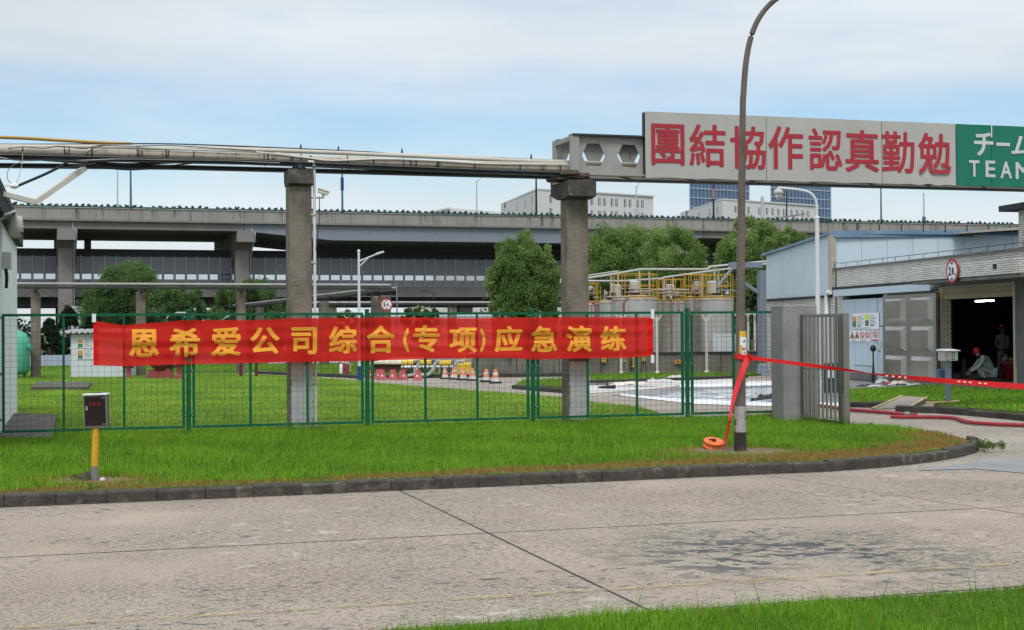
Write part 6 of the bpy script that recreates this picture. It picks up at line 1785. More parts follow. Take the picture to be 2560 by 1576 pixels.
# litter along the annex apron and on the road
for i, (px, py, w, d, h, m, lab) in enumerate(((2163, 967, .5, .2, .07, M_black, 'dark scrap of hose lying left of the white litter'), (2188, 968, .5, .25, .07, M_debris, 'flat white plastic scrap on the apron'),
        (2206, 959, .45, .3, .16, M_boxgrey, 'grey crumpled sack behind the white scrap'), (2227, 963, .45, .3, .12, M_redpaint, 'red crumpled bag on the apron'), (2248, 963, .7, .35, .14, M_cloth, 'pale crumpled sheet right of the red bag'),
        (2290, 965, .7, .3, .10, M_debris, 'white scraps scattered at the right end of the litter'))):
    p = G(px, py); crumple('litter', lab, p, (w, d, h), m, 20 + i, 'litter', 'litter on the apron')
for i, (px, py, w, d, h, m, lab) in enumerate(((1650, 957, 1.0, .3, .16, M_debris, 'white bent plastic sheet sticking up on the road'), (1690, 950, .7, .25, .2, M_debris, 'white raised flap of plastic further right'), (1575, 966, 1.4, .5, .14, M_cloth, 'pale beige rags lying on the road'), (1620, 967, .9, .3, .10, M_debris, 'thin white scrap between rags and bent sheet'),
        (1540, 955, 1.4, .35, .05, M_debris, 'long flat white strip beside the kerb'), (1600, 953, 1.3, .2, .03, M_debris, 'second flat white strip by the grass'))):
    crumple('plastic_scrap', lab, G(px, py), (w, d, h), m, 40 + i, 'plastic scrap', 'plastic scraps on the wet road')
p = G(1520, 973); t = thing('hose_nozzle', 'small black nozzle lying on the road', 'nozzle', p)
MB().tube([(-.28, 0, .05), (.0, .03, .06), (.22, -.02, .07)], [.03, .05, .06], 8).build('barrel', M_black, t, world_space=False)
MB().bar((0, .03, .06), (-.05, .03, .26), .03).build('grip', M_black, t, world_space=False)
crumple('dark_bag', 'dark limp bag at the right edge of the foam', G(1925, 1005), (.9, .6, .22), M_black, 61, 'bag')
t = crumple('manhole_frame', 'dark grate frame behind the second pillar', G(1508, 962), (1.4, .5, .04), M_dark, 62, 'grate')

# ================================================================== FENCE
ZB, ZT = .215, 2.06
fence = thing('mesh_fence', 'green welded mesh fence across the verge with framed panels', 'fence', FX(0, 0))
def fs(px, py=900): return along(FP(px, py))
posts_px = [(-6, 900), (471, 900), (918, 900), (1332, 900), (1718, 900)]
panels_px = [(8, 458.5, (159, 310)), (484, 905.5, (626, 768)), (931, 1319.5, (1063, 1193)), (1344.5, 1706, (1469, 1592)), (1730, 1942, (1834,))]
panels_px = [(-440, -19, (-300, -150))] + panels_px
fcol = math.atan2(U.y, U.x)
for px, py in posts_px:
    s = fs(px)
    mb = MB(); mb.bbox(FX(s, 0, 1.08), (.068, .068, 2.02), .012, TH); mb.bbox(FX(s, 0, 2.105), (.078, .078, .03), .012, TH)
    po = mb.build('post', M_green, fence)
    for z in (.42, 1.13, 2.0):
        MB().bar(FX(s - .075, -.026, z), FX(s + .075, -.026, z), .014, .035).build('clip', M_green, po)
        for q in (-.058, .058):
            c = FX(s + q, -.034, z); MB().lathe([(.011, 0), (.011, .014), (.004, .018)], c, 8, -N).build('bolt', M_bolt, po)
for a, b, mids in panels_px:
    sa, sb = fs(a), fs(b)
    tb = .042
    mb = MB()
    mb.bar(FX(sa, 0, ZB), FX(sa, 0, ZT), tb).bar(FX(sb, 0, ZB), FX(sb, 0, ZT), tb)
    mb.bar(FX(sa + .022, 0, ZT - .021), FX(sb - .022, 0, ZT - .021), tb).bar(FX(sa + .022, 0, ZB + .021), FX(sb - .022, 0, ZB + .021), tb)
    pf = mb.build('panel_frame', M_green, fence)
    for m_ in mids:
        s = fs(m_); MB().bar(FX(s, 0, ZB + .043), FX(s, 0, ZT - .043), .036).build('upright', M_green, pf)
    mb = MB(); w = .0034
    n_ = int((sb - sa) / .098)
    for k in range(1, n_):
        s = sa + (sb - sa) * k / n_; mb.bar(FX(s, .026, ZB + .02), FX(s, .026, ZT - .02), w)
    n_ = int((ZT - ZB) / .092)
    for k in range(1, n_):
        z = ZB + (ZT - ZB) * k / n_; mb.bar(FX(sa + .01, .022, z), FX(sb - .01, .022, z), w)
    mb.build('wire_mesh', M_wire, pf, kind='stuff')

# ================================================================== BANNER
BO = -.056
cT = [(233, 803), (312, 813), (400, 806), (462, 801), (620, 801), (760, 796), (900, 795), (1000, 794), (1150, 796), (1332, 794), (1470, 794), (1560, 794), (1632, 794)]
cB = [(236, 914), (312, 916), (462, 911), (620, 908), (770, 905), (900, 903), (1000, 900), (1090, 897), (1180, 896), (1270, 895), (1332, 899), (1470, 896), (1560, 895), (1631, 890)]
def curve_at(c, x):
    for (x0, y0), (x1, y1) in zip(c[:-1], c[1:]):
        if x <= x1: t_ = max(0, (x - x0) / (x1 - x0)); return y0 + (y1 - y0) * (t_ * t_ * (3 - 2 * t_))
    return c[-1][1]
sT = [(along(FP(x, y, BO)), FP(x, y, BO).z) for x, y in cT]; sB = [(along(FP(x, y, BO)), FP(x, y, BO).z) for x, y in cB]
rng = np.random.default_rng(5)
folds = [(rng.uniform(.2, 9), rng.uniform(-1, 1), rng.uniform(0, 6.3), rng.uniform(.003, .010), rng.uniform(6, 26)) for _ in range(26)]
SB0, SB1 = sT[0][0], sT[-1][0]
def banner_off(s, v):
    """how far the cloth stands off its plane: long shallow creases, mostly lengthwise"""
    o = 0
    for c, sl, ph, am, fr_ in folds:
        o += am * math.sin(fr_ * v + sl * (s - SB0) * 1.2 + ph + .5 * math.sin(.9 * (s - SB0) + c)) * (.35 + .65 * math.sin(.55 * (s - SB0) + c) ** 2)
    o += .022 * math.exp(-((s - SB0 - 1.0) / .9) ** 2) * math.sin(9 * v + 3 * (s - SB0))
    return o * .5
def banner_pt(s, v, k=0.0):
    zt2, zb2 = curve_at(sT, s), curve_at(sB, s)
    z = zb2 + (zt2 - zb2) * v
    return FX(s, BO - banner_off(s, v) - k, z)
bn = thing('banner', 'long red cloth banner with orange lettering hung on the mesh fence', 'banner', banner_pt((SB0 + SB1) / 2, 0))
nx, ny = 260, 26; V_ = [banner_pt(SB0 + (SB1 - SB0) * i / nx, j / ny) for i in range(nx + 1) for j in range(ny + 1)]
F_ = [(i * (ny + 1) + j, (i + 1) * (ny + 1) + j, (i + 1) * (ny + 1) + j + 1, i * (ny + 1) + j + 1) for i in range(nx) for j in range(ny)]
MB().add(V_, F_, True).build('cloth', M_banner, bn)
# hems at both ends (a second layer of cloth)
for s_a, s_b in ((SB0, SB0 + .07), (SB1 - .10, SB1)):
    V_ = [banner_pt(s_a + (s_b - s_a) * i / 3, j / ny, .003) for i in range(4) for j in range(ny + 1)]
    F_ = [(i * (ny + 1) + j, (i + 1) * (ny + 1) + j, (i + 1) * (ny + 1) + j + 1, i * (ny + 1) + j + 1) for i in range(3) for j in range(ny)]
    MB().add(V_, F_, True).build('hem', M_banner, bn)
# characters: left, right, top, bottom in the photograph's pixels
bx = [(322, 398, 823, 894), (423, 500, 820, 894), (527, 602, 818, 891), (625, 699, 818, 886), (728, 792, 818, 887), (822, 893, 815, 885), (916, 987, 813, 884), (1008, 1023, 820, 882),
      (1032, 1099, 812, 882), (1123, 1192, 819, 882), (1200, 1214, 821, 881), (1236, 1306, 815, 881), (1327, 1393, 815, 881), (1415, 1479, 814, 881), (1501, 1565, 815, 879)]
def warp(mb, ch, off, fn, cuts=6):
    """glyph cut into bands so that the print follows the creases"""
    import bmesh
    uv, fcs, _ = GL[ch, 0.0]
    bm = bmesh.new()
    vv = [bm.verts.new((u, v, 0)) for u, v in uv]
    for f in fcs:
        try: bm.faces.new([vv[i] for i in f])
        except ValueError: pass
    for k in range(1, 10):
        for nrm in ((0, 1, 0), (1, 0, 0)):
            bmesh.ops.bisect_plane(bm, geom=bm.verts[:] + bm.edges[:] + bm.faces[:], plane_co=(k / 10, k / 10, 0), plane_no=nrm)
    bm.verts.index_update()
    for i, (du, dv) in enumerate(SHIFT):
        mb.add([Vector(fn(off + v.co.x * (1 - 2 * off) + du * off, off + v.co.y * (1 - 2 * off) + dv * off)) + LIFT * (i * .0004) for v in bm.verts], [tuple(v.index for v in f.verts) for f in bm.faces], True)
    bm.free()
for ch, (x0, x1, y0, y1) in zip(BANNER, bx):
    pa, pb = FP(x0, (y0 + y1) / 2, BO), FP(x1, (y0 + y1) / 2, BO)
    s0_, s1_2 = along(pa), along(pb); zt2 = FP((x0 + x1) / 2, y0, BO).z; zb2 = FP((x0 + x1) / 2, y1, BO).z
    def fn(u, v):
        s = s0_ + (s1_2 - s0_) * u; z = zb2 + (zt2 - zb2) * v
        a, b = curve_at(sB, s), curve_at(sT, s)
        return banner_pt(s, (z - a) / (b - a), .006)
    mb = MB(); warp(mb, ch, .034 if ch not in '()' else .09, fn); mb.build('character', M_letter, bn)
for px, y0, y1, lab in ((235, 785, 806, 0), (1631, 773, 797, 0), (1631, 888, 908, 0)):
    a, b = FP(px, y0, -.06), FP(px, y1, BO - .01)
    MB().slab([a - U * .03, b - U * .03, b + U * .03, a + U * .03], -N * .012).build('tie_strap', M_white, bn)

# ================================================================== PILLARS, PIPE BRIDGE
def pillar(label, pxl, pxr, yb, ycap_b, ycap_t, off, seed, plaster_top, cap_front=.26, cap_back=.36, capw=.05):
    p = FP(pxl, 900, off); q = FP(pxr, 900, off); w = along(q) - along(p); sc = (along(p) + along(q)) / 2
    zt2, zc1 = FP(pxl, ycap_t, off).z, FP(pxl, ycap_b, off).z
    D = .36
    t = thing('concrete_pillar', label, 'pillar', FX(sc, off + D / 2, 0), TH)
    def bx_(mb, x0, x1, y0, y1, z0, z1, r=.02): return mb.bbox(((x0 + x1) / 2, (y0 + y1) / 2, (z0 + z1) / 2), (x1 - x0, y1 - y0, z1 - z0), r)
    bx_(MB(), -w / 2, w / 2, -D / 2, D / 2, -.1, zc1 + .005).build('shaft', M_pillar, t, world_space=False)
    mb = MB(); a = -D / 2 - cap_front; b = D / 2 + cap_back; cw = w / 2 + capw; ch = .10
    mb.slab([(-cw, a, zt2), (-cw, a, zc1 + ch * .3), (-cw, -D / 2 - .02, zc1), (-cw, D / 2, zc1), (-cw, b, zc1 + ch), (-cw, b, zt2)], (2 * cw, 0, 0))
    mb.build('cap', M_cap, t, world_space=False)
    # rough whitewashed render on the lower part
    rr_ = random.Random(seed); mb = MB(); nz_ = 26; zp_ = FP(pxl, plaster_top, off).z
    V_ = []; xs = np.linspace(-w / 2 + .025, w / 2 - .004, 7)
    for k in range(nz_ + 1):
        z = .13 + (zp_ - .13) * k / nz_
        for i, x in enumerate(xs):
            V_.append((x + (rr_.uniform(-.012, .012) if i in (0, 6) else 0), -D / 2 - (.004 if i in (0, 6) else rr_.uniform(.008, .016)), z))
    F_ = [(k * 7 + i, k * 7 + i + 1, (k + 1) * 7 + i + 1, (k + 1) * 7 + i) for k in range(nz_) for i in range(6)]
    mb.add(V_, F_, True).build('plaster_coat', M_plaster, t, world_space=False)
    return t, sc, zt2, w
PO = .22
P1, sc1, zt1, w1 = pillar('left concrete pillar with white conduit behind the red banner', 724, 782, 1062, 464, 424, PO, 1, 905, .10, .10, .012)
P2, sc2, zt2_, w2 = pillar('right concrete pillar with overhanging dark cap under the hexagon girder', 1420, 1474, 1045, 497, 455, PO, 2, 905, .26, .36, .055)
rm = MB()
rm.prism([(w.x, w.y) for w in (FX(sc1 - .34, PO - .2), FX(sc1 + .34, PO - .2), FX(sc1 + .34, PO + .5), FX(sc1 - .34, PO + .5))], .0, .165)
tag(rm.build('pillar_footing', M_cap), 'dark low concrete footing of the left pillar', 'footing')
# white conduit on the left pillar
cx_ = sc1 + w1 / 2 + .045
zA, zBq = FP(784, 408, PO).z, .16
t = thing('conduit_pipe', 'white plastic conduit up the right edge of the left pillar', 'conduit', FX(cx_, PO, 0))
MB().tube([FX(cx_ - .10, PO + .02, zA + .02), FX(cx_ - .02, PO + .02, zA + .02), FX(cx_, PO + .02, zA - .05), FX(cx_, PO + .02, zBq)], .026, 8).build('pipe', M_pvc, t)
for z in (.9, 1.9, 2.9, 3.7): MB().box(FX(cx_ - .02, PO + .02, z), (.09, .07, .03), TH).build('clamp', M_boxgrey, t)
# surveillance camera on its bracket
cc0 = FP(808, 491, PO)
t = thing('surveillance_camera', 'cream box surveillance camera on a bracket beside the left pillar', 'camera', cc0)
MB().bar(FX(sc1 + w1 / 2 - .02, PO + .02, cc0.z - .03), cc0 + Vector((0, 0, -.03)), .022).build('bracket', M_greybeam, t)
MB().lathe([(.02, -.04), (.02, -.01), (.024, .0), (.024, .03)], cc0, 10).build('swivel', M_boxgrey, t)
dv = (U * .9 + Vector((0, 0, -.27))).normalized(); ctr = cc0 + Vector((0, 0, .065))
MB().bar(ctr - dv * .085, ctr + dv * .08, .07, .06).build('housing', M_camcream, t)
MB().bar(ctr - dv * .09 + Vector((0, 0, .037)), ctr + dv * .11 + Vector((0, 0, .037)), .09, .01).build('sun_shield', M_camcream, t)
MB().lathe([(.02, 0), (.02, .01)], ctr + dv * .08, 12, dv).build('lens', M_black, t)
tag(MB().tube([cc0 + Vector((-.06, 0, .0)), cc0 + Vector((-.065, 0, -.22)), cc0 + Vector((-.06, 0, -.32)), FX(cx_ + .02, PO, cc0.z - .9)], .008, 5).build('camera_cable', M_dark), 'thin dark cable hanging under the surveillance camera', 'cable')

PB = PO + .18
def bridge(name, label, pts, off, r, m, n=10, smooth_n=6, cat='pipe', group=None):
    P = [FP(x, y, off) for x, y in pts]
    if len(P) > 2: P = sample(P, smooth_n)
    return tag(MB().tube(P, r, n).build(name, m), label, cat, group)
# tan clad pipe with its bands
P = sample([FP(x, y, PB) for x, y in ((-60, 375), (320, 384.5), (640, 394), (1000, 407.5), (1280, 418.5), (1436, 424), (1700, 433))], 10)
t = thing('clad_pipe', 'large tan clad pipe with dark bands along the pipe bridge', 'pipe', P[0])
MB().tube(P, .070, 14).build('cladding', M_tan, t)
acc = 0; nxt = .4; rr = random.Random(4)
for a, b in zip(P[:-1], P[1:]):
    L = (b - a).length
    while acc + L > nxt:
        c = a + (b - a) * ((nxt - acc) / L); d = (b - a).normalized()
        MB().tube([c - d * .012, c + d * .012], .074, 14).build('band', M_tan if rr.random() < .5 else M_dark, t); nxt += rr.uniform(.35, .8)
    acc += L
bridge('white_pipe', 'long off-white pipe on top of the pipe bridge', [(-60, 366), (120, 366.5), (260, 367.5), (640, 374.5), (1000, 388.5), (1280, 400.5), (1436, 407), (1700, 417)], PB + .12, .041, M_cream)
bridge('cream_conduit', 'thin cream conduit sagging across the tan pipe', [(340, 369), (480, 375), (640, 381), (760, 394), (830, 402), (950, 398), (1080, 402), (1200, 409), (1300, 411), (1430, 412)], PB - .08, .016, M_cream)
bridge('cream_conduit', 'second thin cream conduit just under the white pipe', [(690, 383), (800, 391), (900, 393), (1050, 401), (1200, 405), (1420, 409)], PB - .02, .012, M_cream)
bridge('yellow_pipe', 'ochre gas pipe running off above the other pipes at upper left', [(-60, 342), (60, 346), (170, 352.5), (260, 357.5), (330, 360)], PB + 1.2, .028, M_ochre, 8)
bridge('top_cable', 'thin dark cable stretched along the top of the pipes', [(-60, 361), (100, 361), (270, 360), (420, 360), (640, 367.5), (900, 379), (1000, 385), (1280, 396.5), (1436, 403.5)], PB + .1, .011, M_dark, 5)
# steel beams carrying the pipes
for off, ys, lab, m in ((PO + .02, ((-60, 392), (0, 393), (640, 407), (1100, 426), (1460, 439)), 'front dark steel channel of the pipe bridge', M_beam), (PO + .92, ((-60, 414), (440, 419), (640, 424), (1100, 436), (1460, 445)), 'rear dark green steel channel of the pipe bridge', M_beam)):
    P = [FP(x, y, off) for x, y in ys]; t = thing('steel_channel', lab, 'beam', P[0])
    for a, b in zip(P[:-1], P[1:]):
        d = (b - a).normalized()
        MB().bar(a, b, .02, .058).build('web', m, t)
        for s in (1, -1): MB().bar(a + Vector((0, 0, s * .035)) - N * .02, b + Vector((0, 0, s * .035)) - N * .02, .08, .011).build('flange', M_greybeam if s > 0 else m, t)
for s_ in (sc1 - .02, sc2 - .1):
    z = FP(1280 if s_ > sc1 + 1 else 640, 430 if s_ > sc1 + 1 else 415, PO).z
    zq = curve_at([(along(FP(x, y, PO)), FP(x, y, PO).z) for x, y in ((-60, 396), (0, 397), (640, 411), (1100, 430), (1460, 443), (1800, 455))], s_)
    tag(MB().bar(FX(s_, PO - .12, zq - .02), FX(s_, PO + 1.1, zq - .02), .06, .07).build('cross_beam', M_beam), 'dark cross beam under the pipes %s' % ('on the left pillar cap' if abs(s_ - sc1) < .1 else 'on the right pillar cap' if abs(s_ - sc2) < .2 else 'right of the left pillar' if s_ > sc1 + 2 and s_ < sc1 + 3 else 'well left of the left pillar' if s_ < sc1 else 'midway between the two pillars'), 'beam')
mb = MB()
for s in (-1, 1): mb.bar(FX(sc1 + s * .14, PO + .15, zt1), FX(sc1, PO + .15, zt1 + .14), .03)
mb.bar(FX(sc1, PO + .15, zt1), FX(sc1, PO + .15, zt1 + .16), .06)
tag(mb.build('pipe_saddle', M_dark), 'small dark saddle bracket on top of the left pillar', 'bracket')
# loose cables below
cab = [('black cable bundle sagging along the underside of the pipes, left part', [(-60, 388), (0, 391), (120, 400), (240, 408), (330, 412), (420, 406), (520, 404), (640, 410), (740, 413)], .026, PB - .15, M_black),
       ('black cable bundle under the pipes, right of the left pillar', [(700, 405), (830, 411), (950, 426), (1100, 434), (1230, 431), (1360, 440), (1460, 442)], .022, PB - .10, M_black),
       ('thin dark cable loop hanging lowest left of the left pillar', [(215, 411), (260, 420), (320, 425), (380, 422), (440, 413), (520, 405)], .010, PB - .12, M_black),
       ('second thin dark cable loop left of the left pillar', [(225, 410), (280, 419), (340, 423.5), (400, 419), (450, 411)], .007, PB - .05, M_dark),
       ('pale cable strung under the dark beam at upper left', [(-20, 389), (20, 398), (60, 402), (120, 401), (190, 402), (300, 398), (420, 400), (560, 402), (700, 408)], .009, PB - .2, M_boxgrey),
       ('grey cable wavering across the tan pipe, left part', [(20, 372), (60, 368), (110, 371), (150, 366), (210, 372), (250, 364), (330, 366), (420, 364), (520, 370), (640, 378)], .007, PB - .1, M_dark),
       ('thin dark cable dropping diagonally over the tan pipe', [(208, 391), (228, 375), (246, 367), (264, 364)], .007, PB - .1, M_dark)]
for lab, pts, r, off, m in cab: bridge('cable', lab, pts, off, r, m, 6, 6, 'cable')
bt = MB()
for px in (56, 162, 172, 421, 484, 660, 752, 870, 1010):
    y = 372 + max(0, px - 300) * .040; pts = [FP(px + random.uniform(-2, 2), y - 6, PB - .08), FP(px, y + 16 + random.uniform(0, 8), PB - .08), FP(px + random.uniform(-3, 3), y + 30, PB - .1)]
    bt.tube(pts, .008, 5)
tag(bt.build('cable_tie', M_black), 'black ties wrapped round the pipes of the bridge', 'cable tie', kind='stuff')
# spikes / clips on the white pipe
for px, cl in ((752, 'above the left pillar'), (846, 'just right of the left pillar'), (1005, 'midway between the pillars'), (1328, 'nearest the hexagon girder')):
    y = curve_at([(640, 374.5), (1000, 388.5), (1280, 400.5), (1436, 407)], px)
    tag(MB().lathe([(.02, 0), (.012, .06), (.004, .09)], FP(px, y - 5, PB + .12), 6).build('pipe_clip', M_dark), 'small dark clip standing on the white pipe, ' + cl, 'clip', 'clips on the white pipe')
# grey diagonal brace and cables at the white building
Q = FP(88, 506, PB - .6)
t = thing('brace_pipe', 'grey square brace bent down from the pipes to the white building', 'brace', Q)
MB().bar(FP(212, 420, PB - .1), Q + (Q - FP(212, 420, PB - .1)).normalized() * .02, .085).build('upper_arm', M_cream, t)
MB().bar(Q, FP(5, 485, PB - .9), .075).build('lower_arm', M_cream, t)
bridge('cable', 'thick black cable from the pipes down to the eave of the white building', [(220, 408), (185, 404), (170, 405), (145, 420), (110, 437), (80, 450), (40, 467)], PB - .3, .022, M_black, 6, 5, 'cable')
bridge('cable', 'black cable branching right from the thick eave cable', [(140, 420), (170, 419), (200, 416), (240, 409)], PB - .3, .016, M_black, 6, 5, 'cable')
bridge('cable', 'thin grey cable looping down to the eave insulator', [(56, 403), (30, 416), (19, 430), (20, 450), (34, 464)], PB - .3, .006, M_greybeam, 5, 5, 'cable')
bridge('cable', 'thin white cable falling straight to the eave insulator', [(57, 380), (55, 410), (48, 440), (40, 462)], PB - .3, .005, M_boxgrey, 5, 5, 'cable')
ie = FP(36, 465, PB - .3)
tag(MB().lathe([(.03, -.06), (.05, 0), (.03, .06)], ie, 10, U).bar(ie, ie - U * .5, .03).build('insulator', M_white), 'white insulator bracket on the dark eave', 'insulator')

# ================================================================== hexagon girder and slogan sign
import bmesh
def web_with_holes(outer, holes, th, name, m, parent):
    bm = bmesh.new(); edges = []
    for loop in [outer] + holes:
        vs_ = [bm.verts.new(p) for p in loop]
        edges += [bm.edges.new((vs_[i], vs_[(i + 1) % len(vs_)])) for i in range(len(vs_))]
    r = bmesh.ops.triangle_fill(bm, use_beauty=True, use_dissolve=False, edges=edges)
    faces = [f for f in r['geom'] if isinstance(f, bmesh.types.BMFace)]
    ex = bmesh.ops.extrude_face_region(bm, geom=faces)
    bmesh.ops.translate(bm, vec=th, verts=[v for v in ex['geom'] if isinstance(v, bmesh.types.BMVert)])
    bmesh.ops.recalc_face_normals(bm, faces=bm.faces[:])
    bm.verts.index_update()
    mb = MB().add([v.co.copy() for v in bm.verts], [tuple(v.index for v in f.verts) for f in bm.faces])
    bm.free()
    return mb.build(name, m, parent)
GO = PO - .10
tl_ = FP(1431, 340, GO); gz1 = tl_.z; gz0 = FP(1431, 432, GO).z; sg0 = along(tl_)
gd = thing('hexagon_girder', 'grey plate girder with hexagonal openings on the right pillar', 'girder', FX(sg0, GO, gz0))
hx = lambda L: [FP(1280 + x / 3.8375, 320 + y / 3.8375, GO) for x, y in L]
H1 = hx([(720, 150), (840, 152), (893, 270), (850, 375), (728, 386), (672, 262)]); H2 = hx([(1060, 160), (1180, 165), (1230, 275), (1190, 388), (1072, 392), (1010, 268)])
hs = [H1, H2]; dS = along(H2[0]) - along(H1[0])
for k in range(1, 9): hs.append([p + U * (dS * k) for p in H2])
sg1 = along(FP(2700, 400, GO))
outer = [FX(sg0, GO, gz0), FX(sg1, GO, gz0), FX(sg1, GO, gz1), FX(sg0, GO, gz1)]
web_with_holes(outer, hs, N * .014, 'front_web', M_girder, gd)
web_with_holes([p + N * .86 for p in outer], [[q + N * .86 for q in h] for h in hs], N * .014, 'rear_web', M_girder, gd)
for a_, b_ in ((-.10, .14), (.72, 1.0)):
    MB().slab([FX(sg0 - .02, GO + a_, gz1 + .003), FX(sg1, GO + a_, gz1 + .003), FX(sg1, GO + b_, gz1 + .003), FX(sg0 - .02, GO + b_, gz1 + .003)], Vector((0, 0, .03))).build('top_flange', M_beam, gd)
MB().slab([FX(sg0, GO - .07, gz0 - .04), FX(sg1, GO - .07, gz0 - .04), FX(sg1, GO + .12, gz0 - .04), FX(sg0, GO + .12, gz0 - .04)], Vector((0, 0, .037))).build('bottom_flange', M_girder, gd)
MB().slab([FX(sg0, GO + .78, gz0 - .04), FX(sg1, GO + .78, gz0 - .04), FX(sg1, GO + .97, gz0 - .04), FX(sg0, GO + .97, gz0 - .04)], Vector((0, 0, .037))).build('bottom_flange', M_beam, gd)
MB().slab([FX(sg0 - .06, GO - .075, gz0 - .02), FX(sg0 + .10, GO - .075, gz0 - .02), FX(sg0 + .10, GO - .075, gz1), FX(sg0 - .06, GO - .075, gz1)], N * .07).build('end_flange', M_girder, gd)
MB().bar(FX(sg0 - .03, GO + .78, gz0 - .3), FX(sg0 - .03, GO + .78, gz1), .12).build('end_post', M_girder, gd)
MB().bar(FX(sg0 - .03, GO + .02, gz1 - .05), FX(sg0 - .03, GO + .78, gz1 - .05), .08).build('end_rail', M_girder, gd)
for k in range(9):
    s = sg0 + .9 + k * 1.25
    MB().bar(FX(s, GO + .14, gz0 - .02), FX(s + .55, GO + .76, gz0 - .02), .03).build('bottom_lacing', M_beam, gd)
rr = random.Random(3); mb = MB()
for k in range(16):
    c = FX(sc2 + rr.uniform(-.30, .22), PO + rr.uniform(-.25, .7), zt2_ + rr.uniform(.02, .16)); mb.box(c, (rr.uniform(.08, .3), rr.uniform(.08, .3), rr.uniform(.02, .07)), rr.uniform(0, 3))
mb.box(FX(sc2 - .02, PO - .06, zt2_ + .01), (.42, .36, .02), TH).bar(FX(sc2 + .03, PO, zt2_), FX(sc2 + .03, PO, gz0 - .03), .07)
tag(mb.build('bearing_plate', mat('rusty_steel', (.085, .05, .035), (.16, .12, .09), scale=12, rough=.9)), 'rusty bearing plates stacked between the girder and the right pillar cap', 'bearing')
# slogan sign
SO = PO - .22
sgn = thing('slogan_sign', 'long white and green slogan sign mounted on the girder', 'sign', FP(1613, 445, SO))
zT, zBt = FP(1613, 279, SO).z, FP(1613, 444, SO).z
def sgx(px): return along(FP(px, 380, SO))
rr = random.Random(6)
for a, b, m in ((1613, 1916, M_signw), (1916, 2205, M_signw), (2205, 2390, M_signw), (2390, 2479, M_signg), (2479, 2722, M_signg)):
    s0_, s1_2 = sgx(a) + .004, sgx(b) - .006
    nx, ny = 30, 14; V_ = []; dent = (a == 2205)
    for i in range(nx + 1):
        for j in range(ny + 1):
            u, v = i / nx, j / ny; s = s0_ + (s1_2 - s0_) * u; z = zBt + (zT - zBt) * v
            o = .004 * math.sin(5 * u + a) * math.sin(2.2 * v)
            if dent:
                o += .020 * math.exp(-((u - .56) / .13) ** 2 - ((v - .06) / .17) ** 2) * (1 + .9 * math.sin(31 * u + 9 * v)) - .016 * math.exp(-((u - .62) / .22) ** 2 - ((v - .22) / .13) ** 2)
                if v < .02: z += .012 * math.sin(23 * u) * math.exp(-((u - .6) / .3) ** 2)
            elif v < .01: z += .006 * math.sin(17 * u + a)
            V_.append(FX(s, SO - o, z))
    F_ = [(i * (ny + 1) + j, (i + 1) * (ny + 1) + j, (i + 1) * (ny + 1) + j + 1, i * (ny + 1) + j + 1) for i in range(nx) for j in range(ny)]
    p = MB().add(V_, F_, True).build('sign_panel', m, sgn)
    MB().slab([FX(s0_, SO + .05, zBt + .01), FX(s1_2, SO + .05, zBt + .01), FX(s1_2, SO + .05, zT - .004), FX(s0_, SO + .05, zT - .004)], N * .10).build('backing_tray', M_beam if m is M_signw else M_signg, sgn)
sx_ = [(1628, 1711, 310, 414), (1723, 1814, 311, 418), (1825, 1914, 316, 424), (1921, 2008, 316, 424), (2021, 2105, 321, 427), (2113, 2197, 325, 431), (2204, 2286, 329, 434), (2295, 2376, 333, 437)]
def sign_fn(x0, x1, y0, y1, k=.0085):
    pa, pb = FP(x0, (y0 + y1) / 2, SO), FP(x1, (y0 + y1) / 2, SO); zt3 = FP((x0 + x1) / 2, y0, SO).z; zb3 = FP((x0 + x1) / 2, y1, SO).z
    return lambda u, v: FX(along(pa) + (along(pb) - along(pa)) * u, SO - k - (.022 * max(0, 1 - v * 3) if x0 in (2295,) else 0), zb3 + (zt3 - zb3) * v)
for ch, r_ in zip(SIGN, sx_):
    mb = MB(); glyph(mb, ch, .019, sign_fn(*r_)); mb.build('character', M_signred, sgn)
for ch, r_ in zip('チームTEAM', [(2434, 2483, 331, 391), (2490, 2524, 357, 366), (2527, 2580, 340, 390), (2422, 2448, 401, 443), (2463, 2488, 402, 444), (2500, 2529, 404, 447), (2538, 2574, 406, 449)]):
    mb = MB(); fn = sign_fn(*r_)
    uv, fcs, _ = GL[ch, 0.0]
    if ch == 'ー': mb.add([fn(u, v) for u, v in uv], fcs)
    else: glyph(mb, ch, .035, fn)
    o = mb.build('character', M_signsil, sgn)
tag(MB().tube([FP(2479, 305, SO - .03), FP(2479, 345, SO - .03)], .012, 5).build('sign_seam', M_white, sgn))

# ================================================================== LAMP POLE with tape
pb = POLE
zq = lambda py: A(1850, py, pb.y).z
mpx = pb.y / FPX
pole = thing('lamp_pole', 'tall weathered lamp pole with curved top on the verge', 'lamp pole', (pb.x, pb.y, .12))
axis = [(1850, 1131), (1852, 700), (1856.5, 300), (1859, 230), (1864, 165), (1873, 110), (1889, 62), (1913, 24), (1946, -6), (2000, -38), (2090, -66)]
rad = [15.6, 11.0, 8.0, 7.8, 7.6, 7.4, 7.2, 7.0, 7, 7, 7]
PP = [A(x, y, pb.y) for x, y in axis]
def pole_seg(y0, y1, extra=0.0):
    out = []
    for y in np.linspace(y0, y1, 5):
        x = 1850 + (1131 - y) * .0078; r = 15.6 - (1131 - y) * .0107
        out.append((A(x, y, pb.y), r * mpx + extra))
    return out
sp_ = sample(PP, 6); rs = np.interp(np.linspace(0, len(PP) - 1, len(sp_)), range(len(PP)), [r * mpx for r in rad])
MB().tube(sp_, list(rs), 8, smooth=False).build('shaft', M_rustpole, pole)
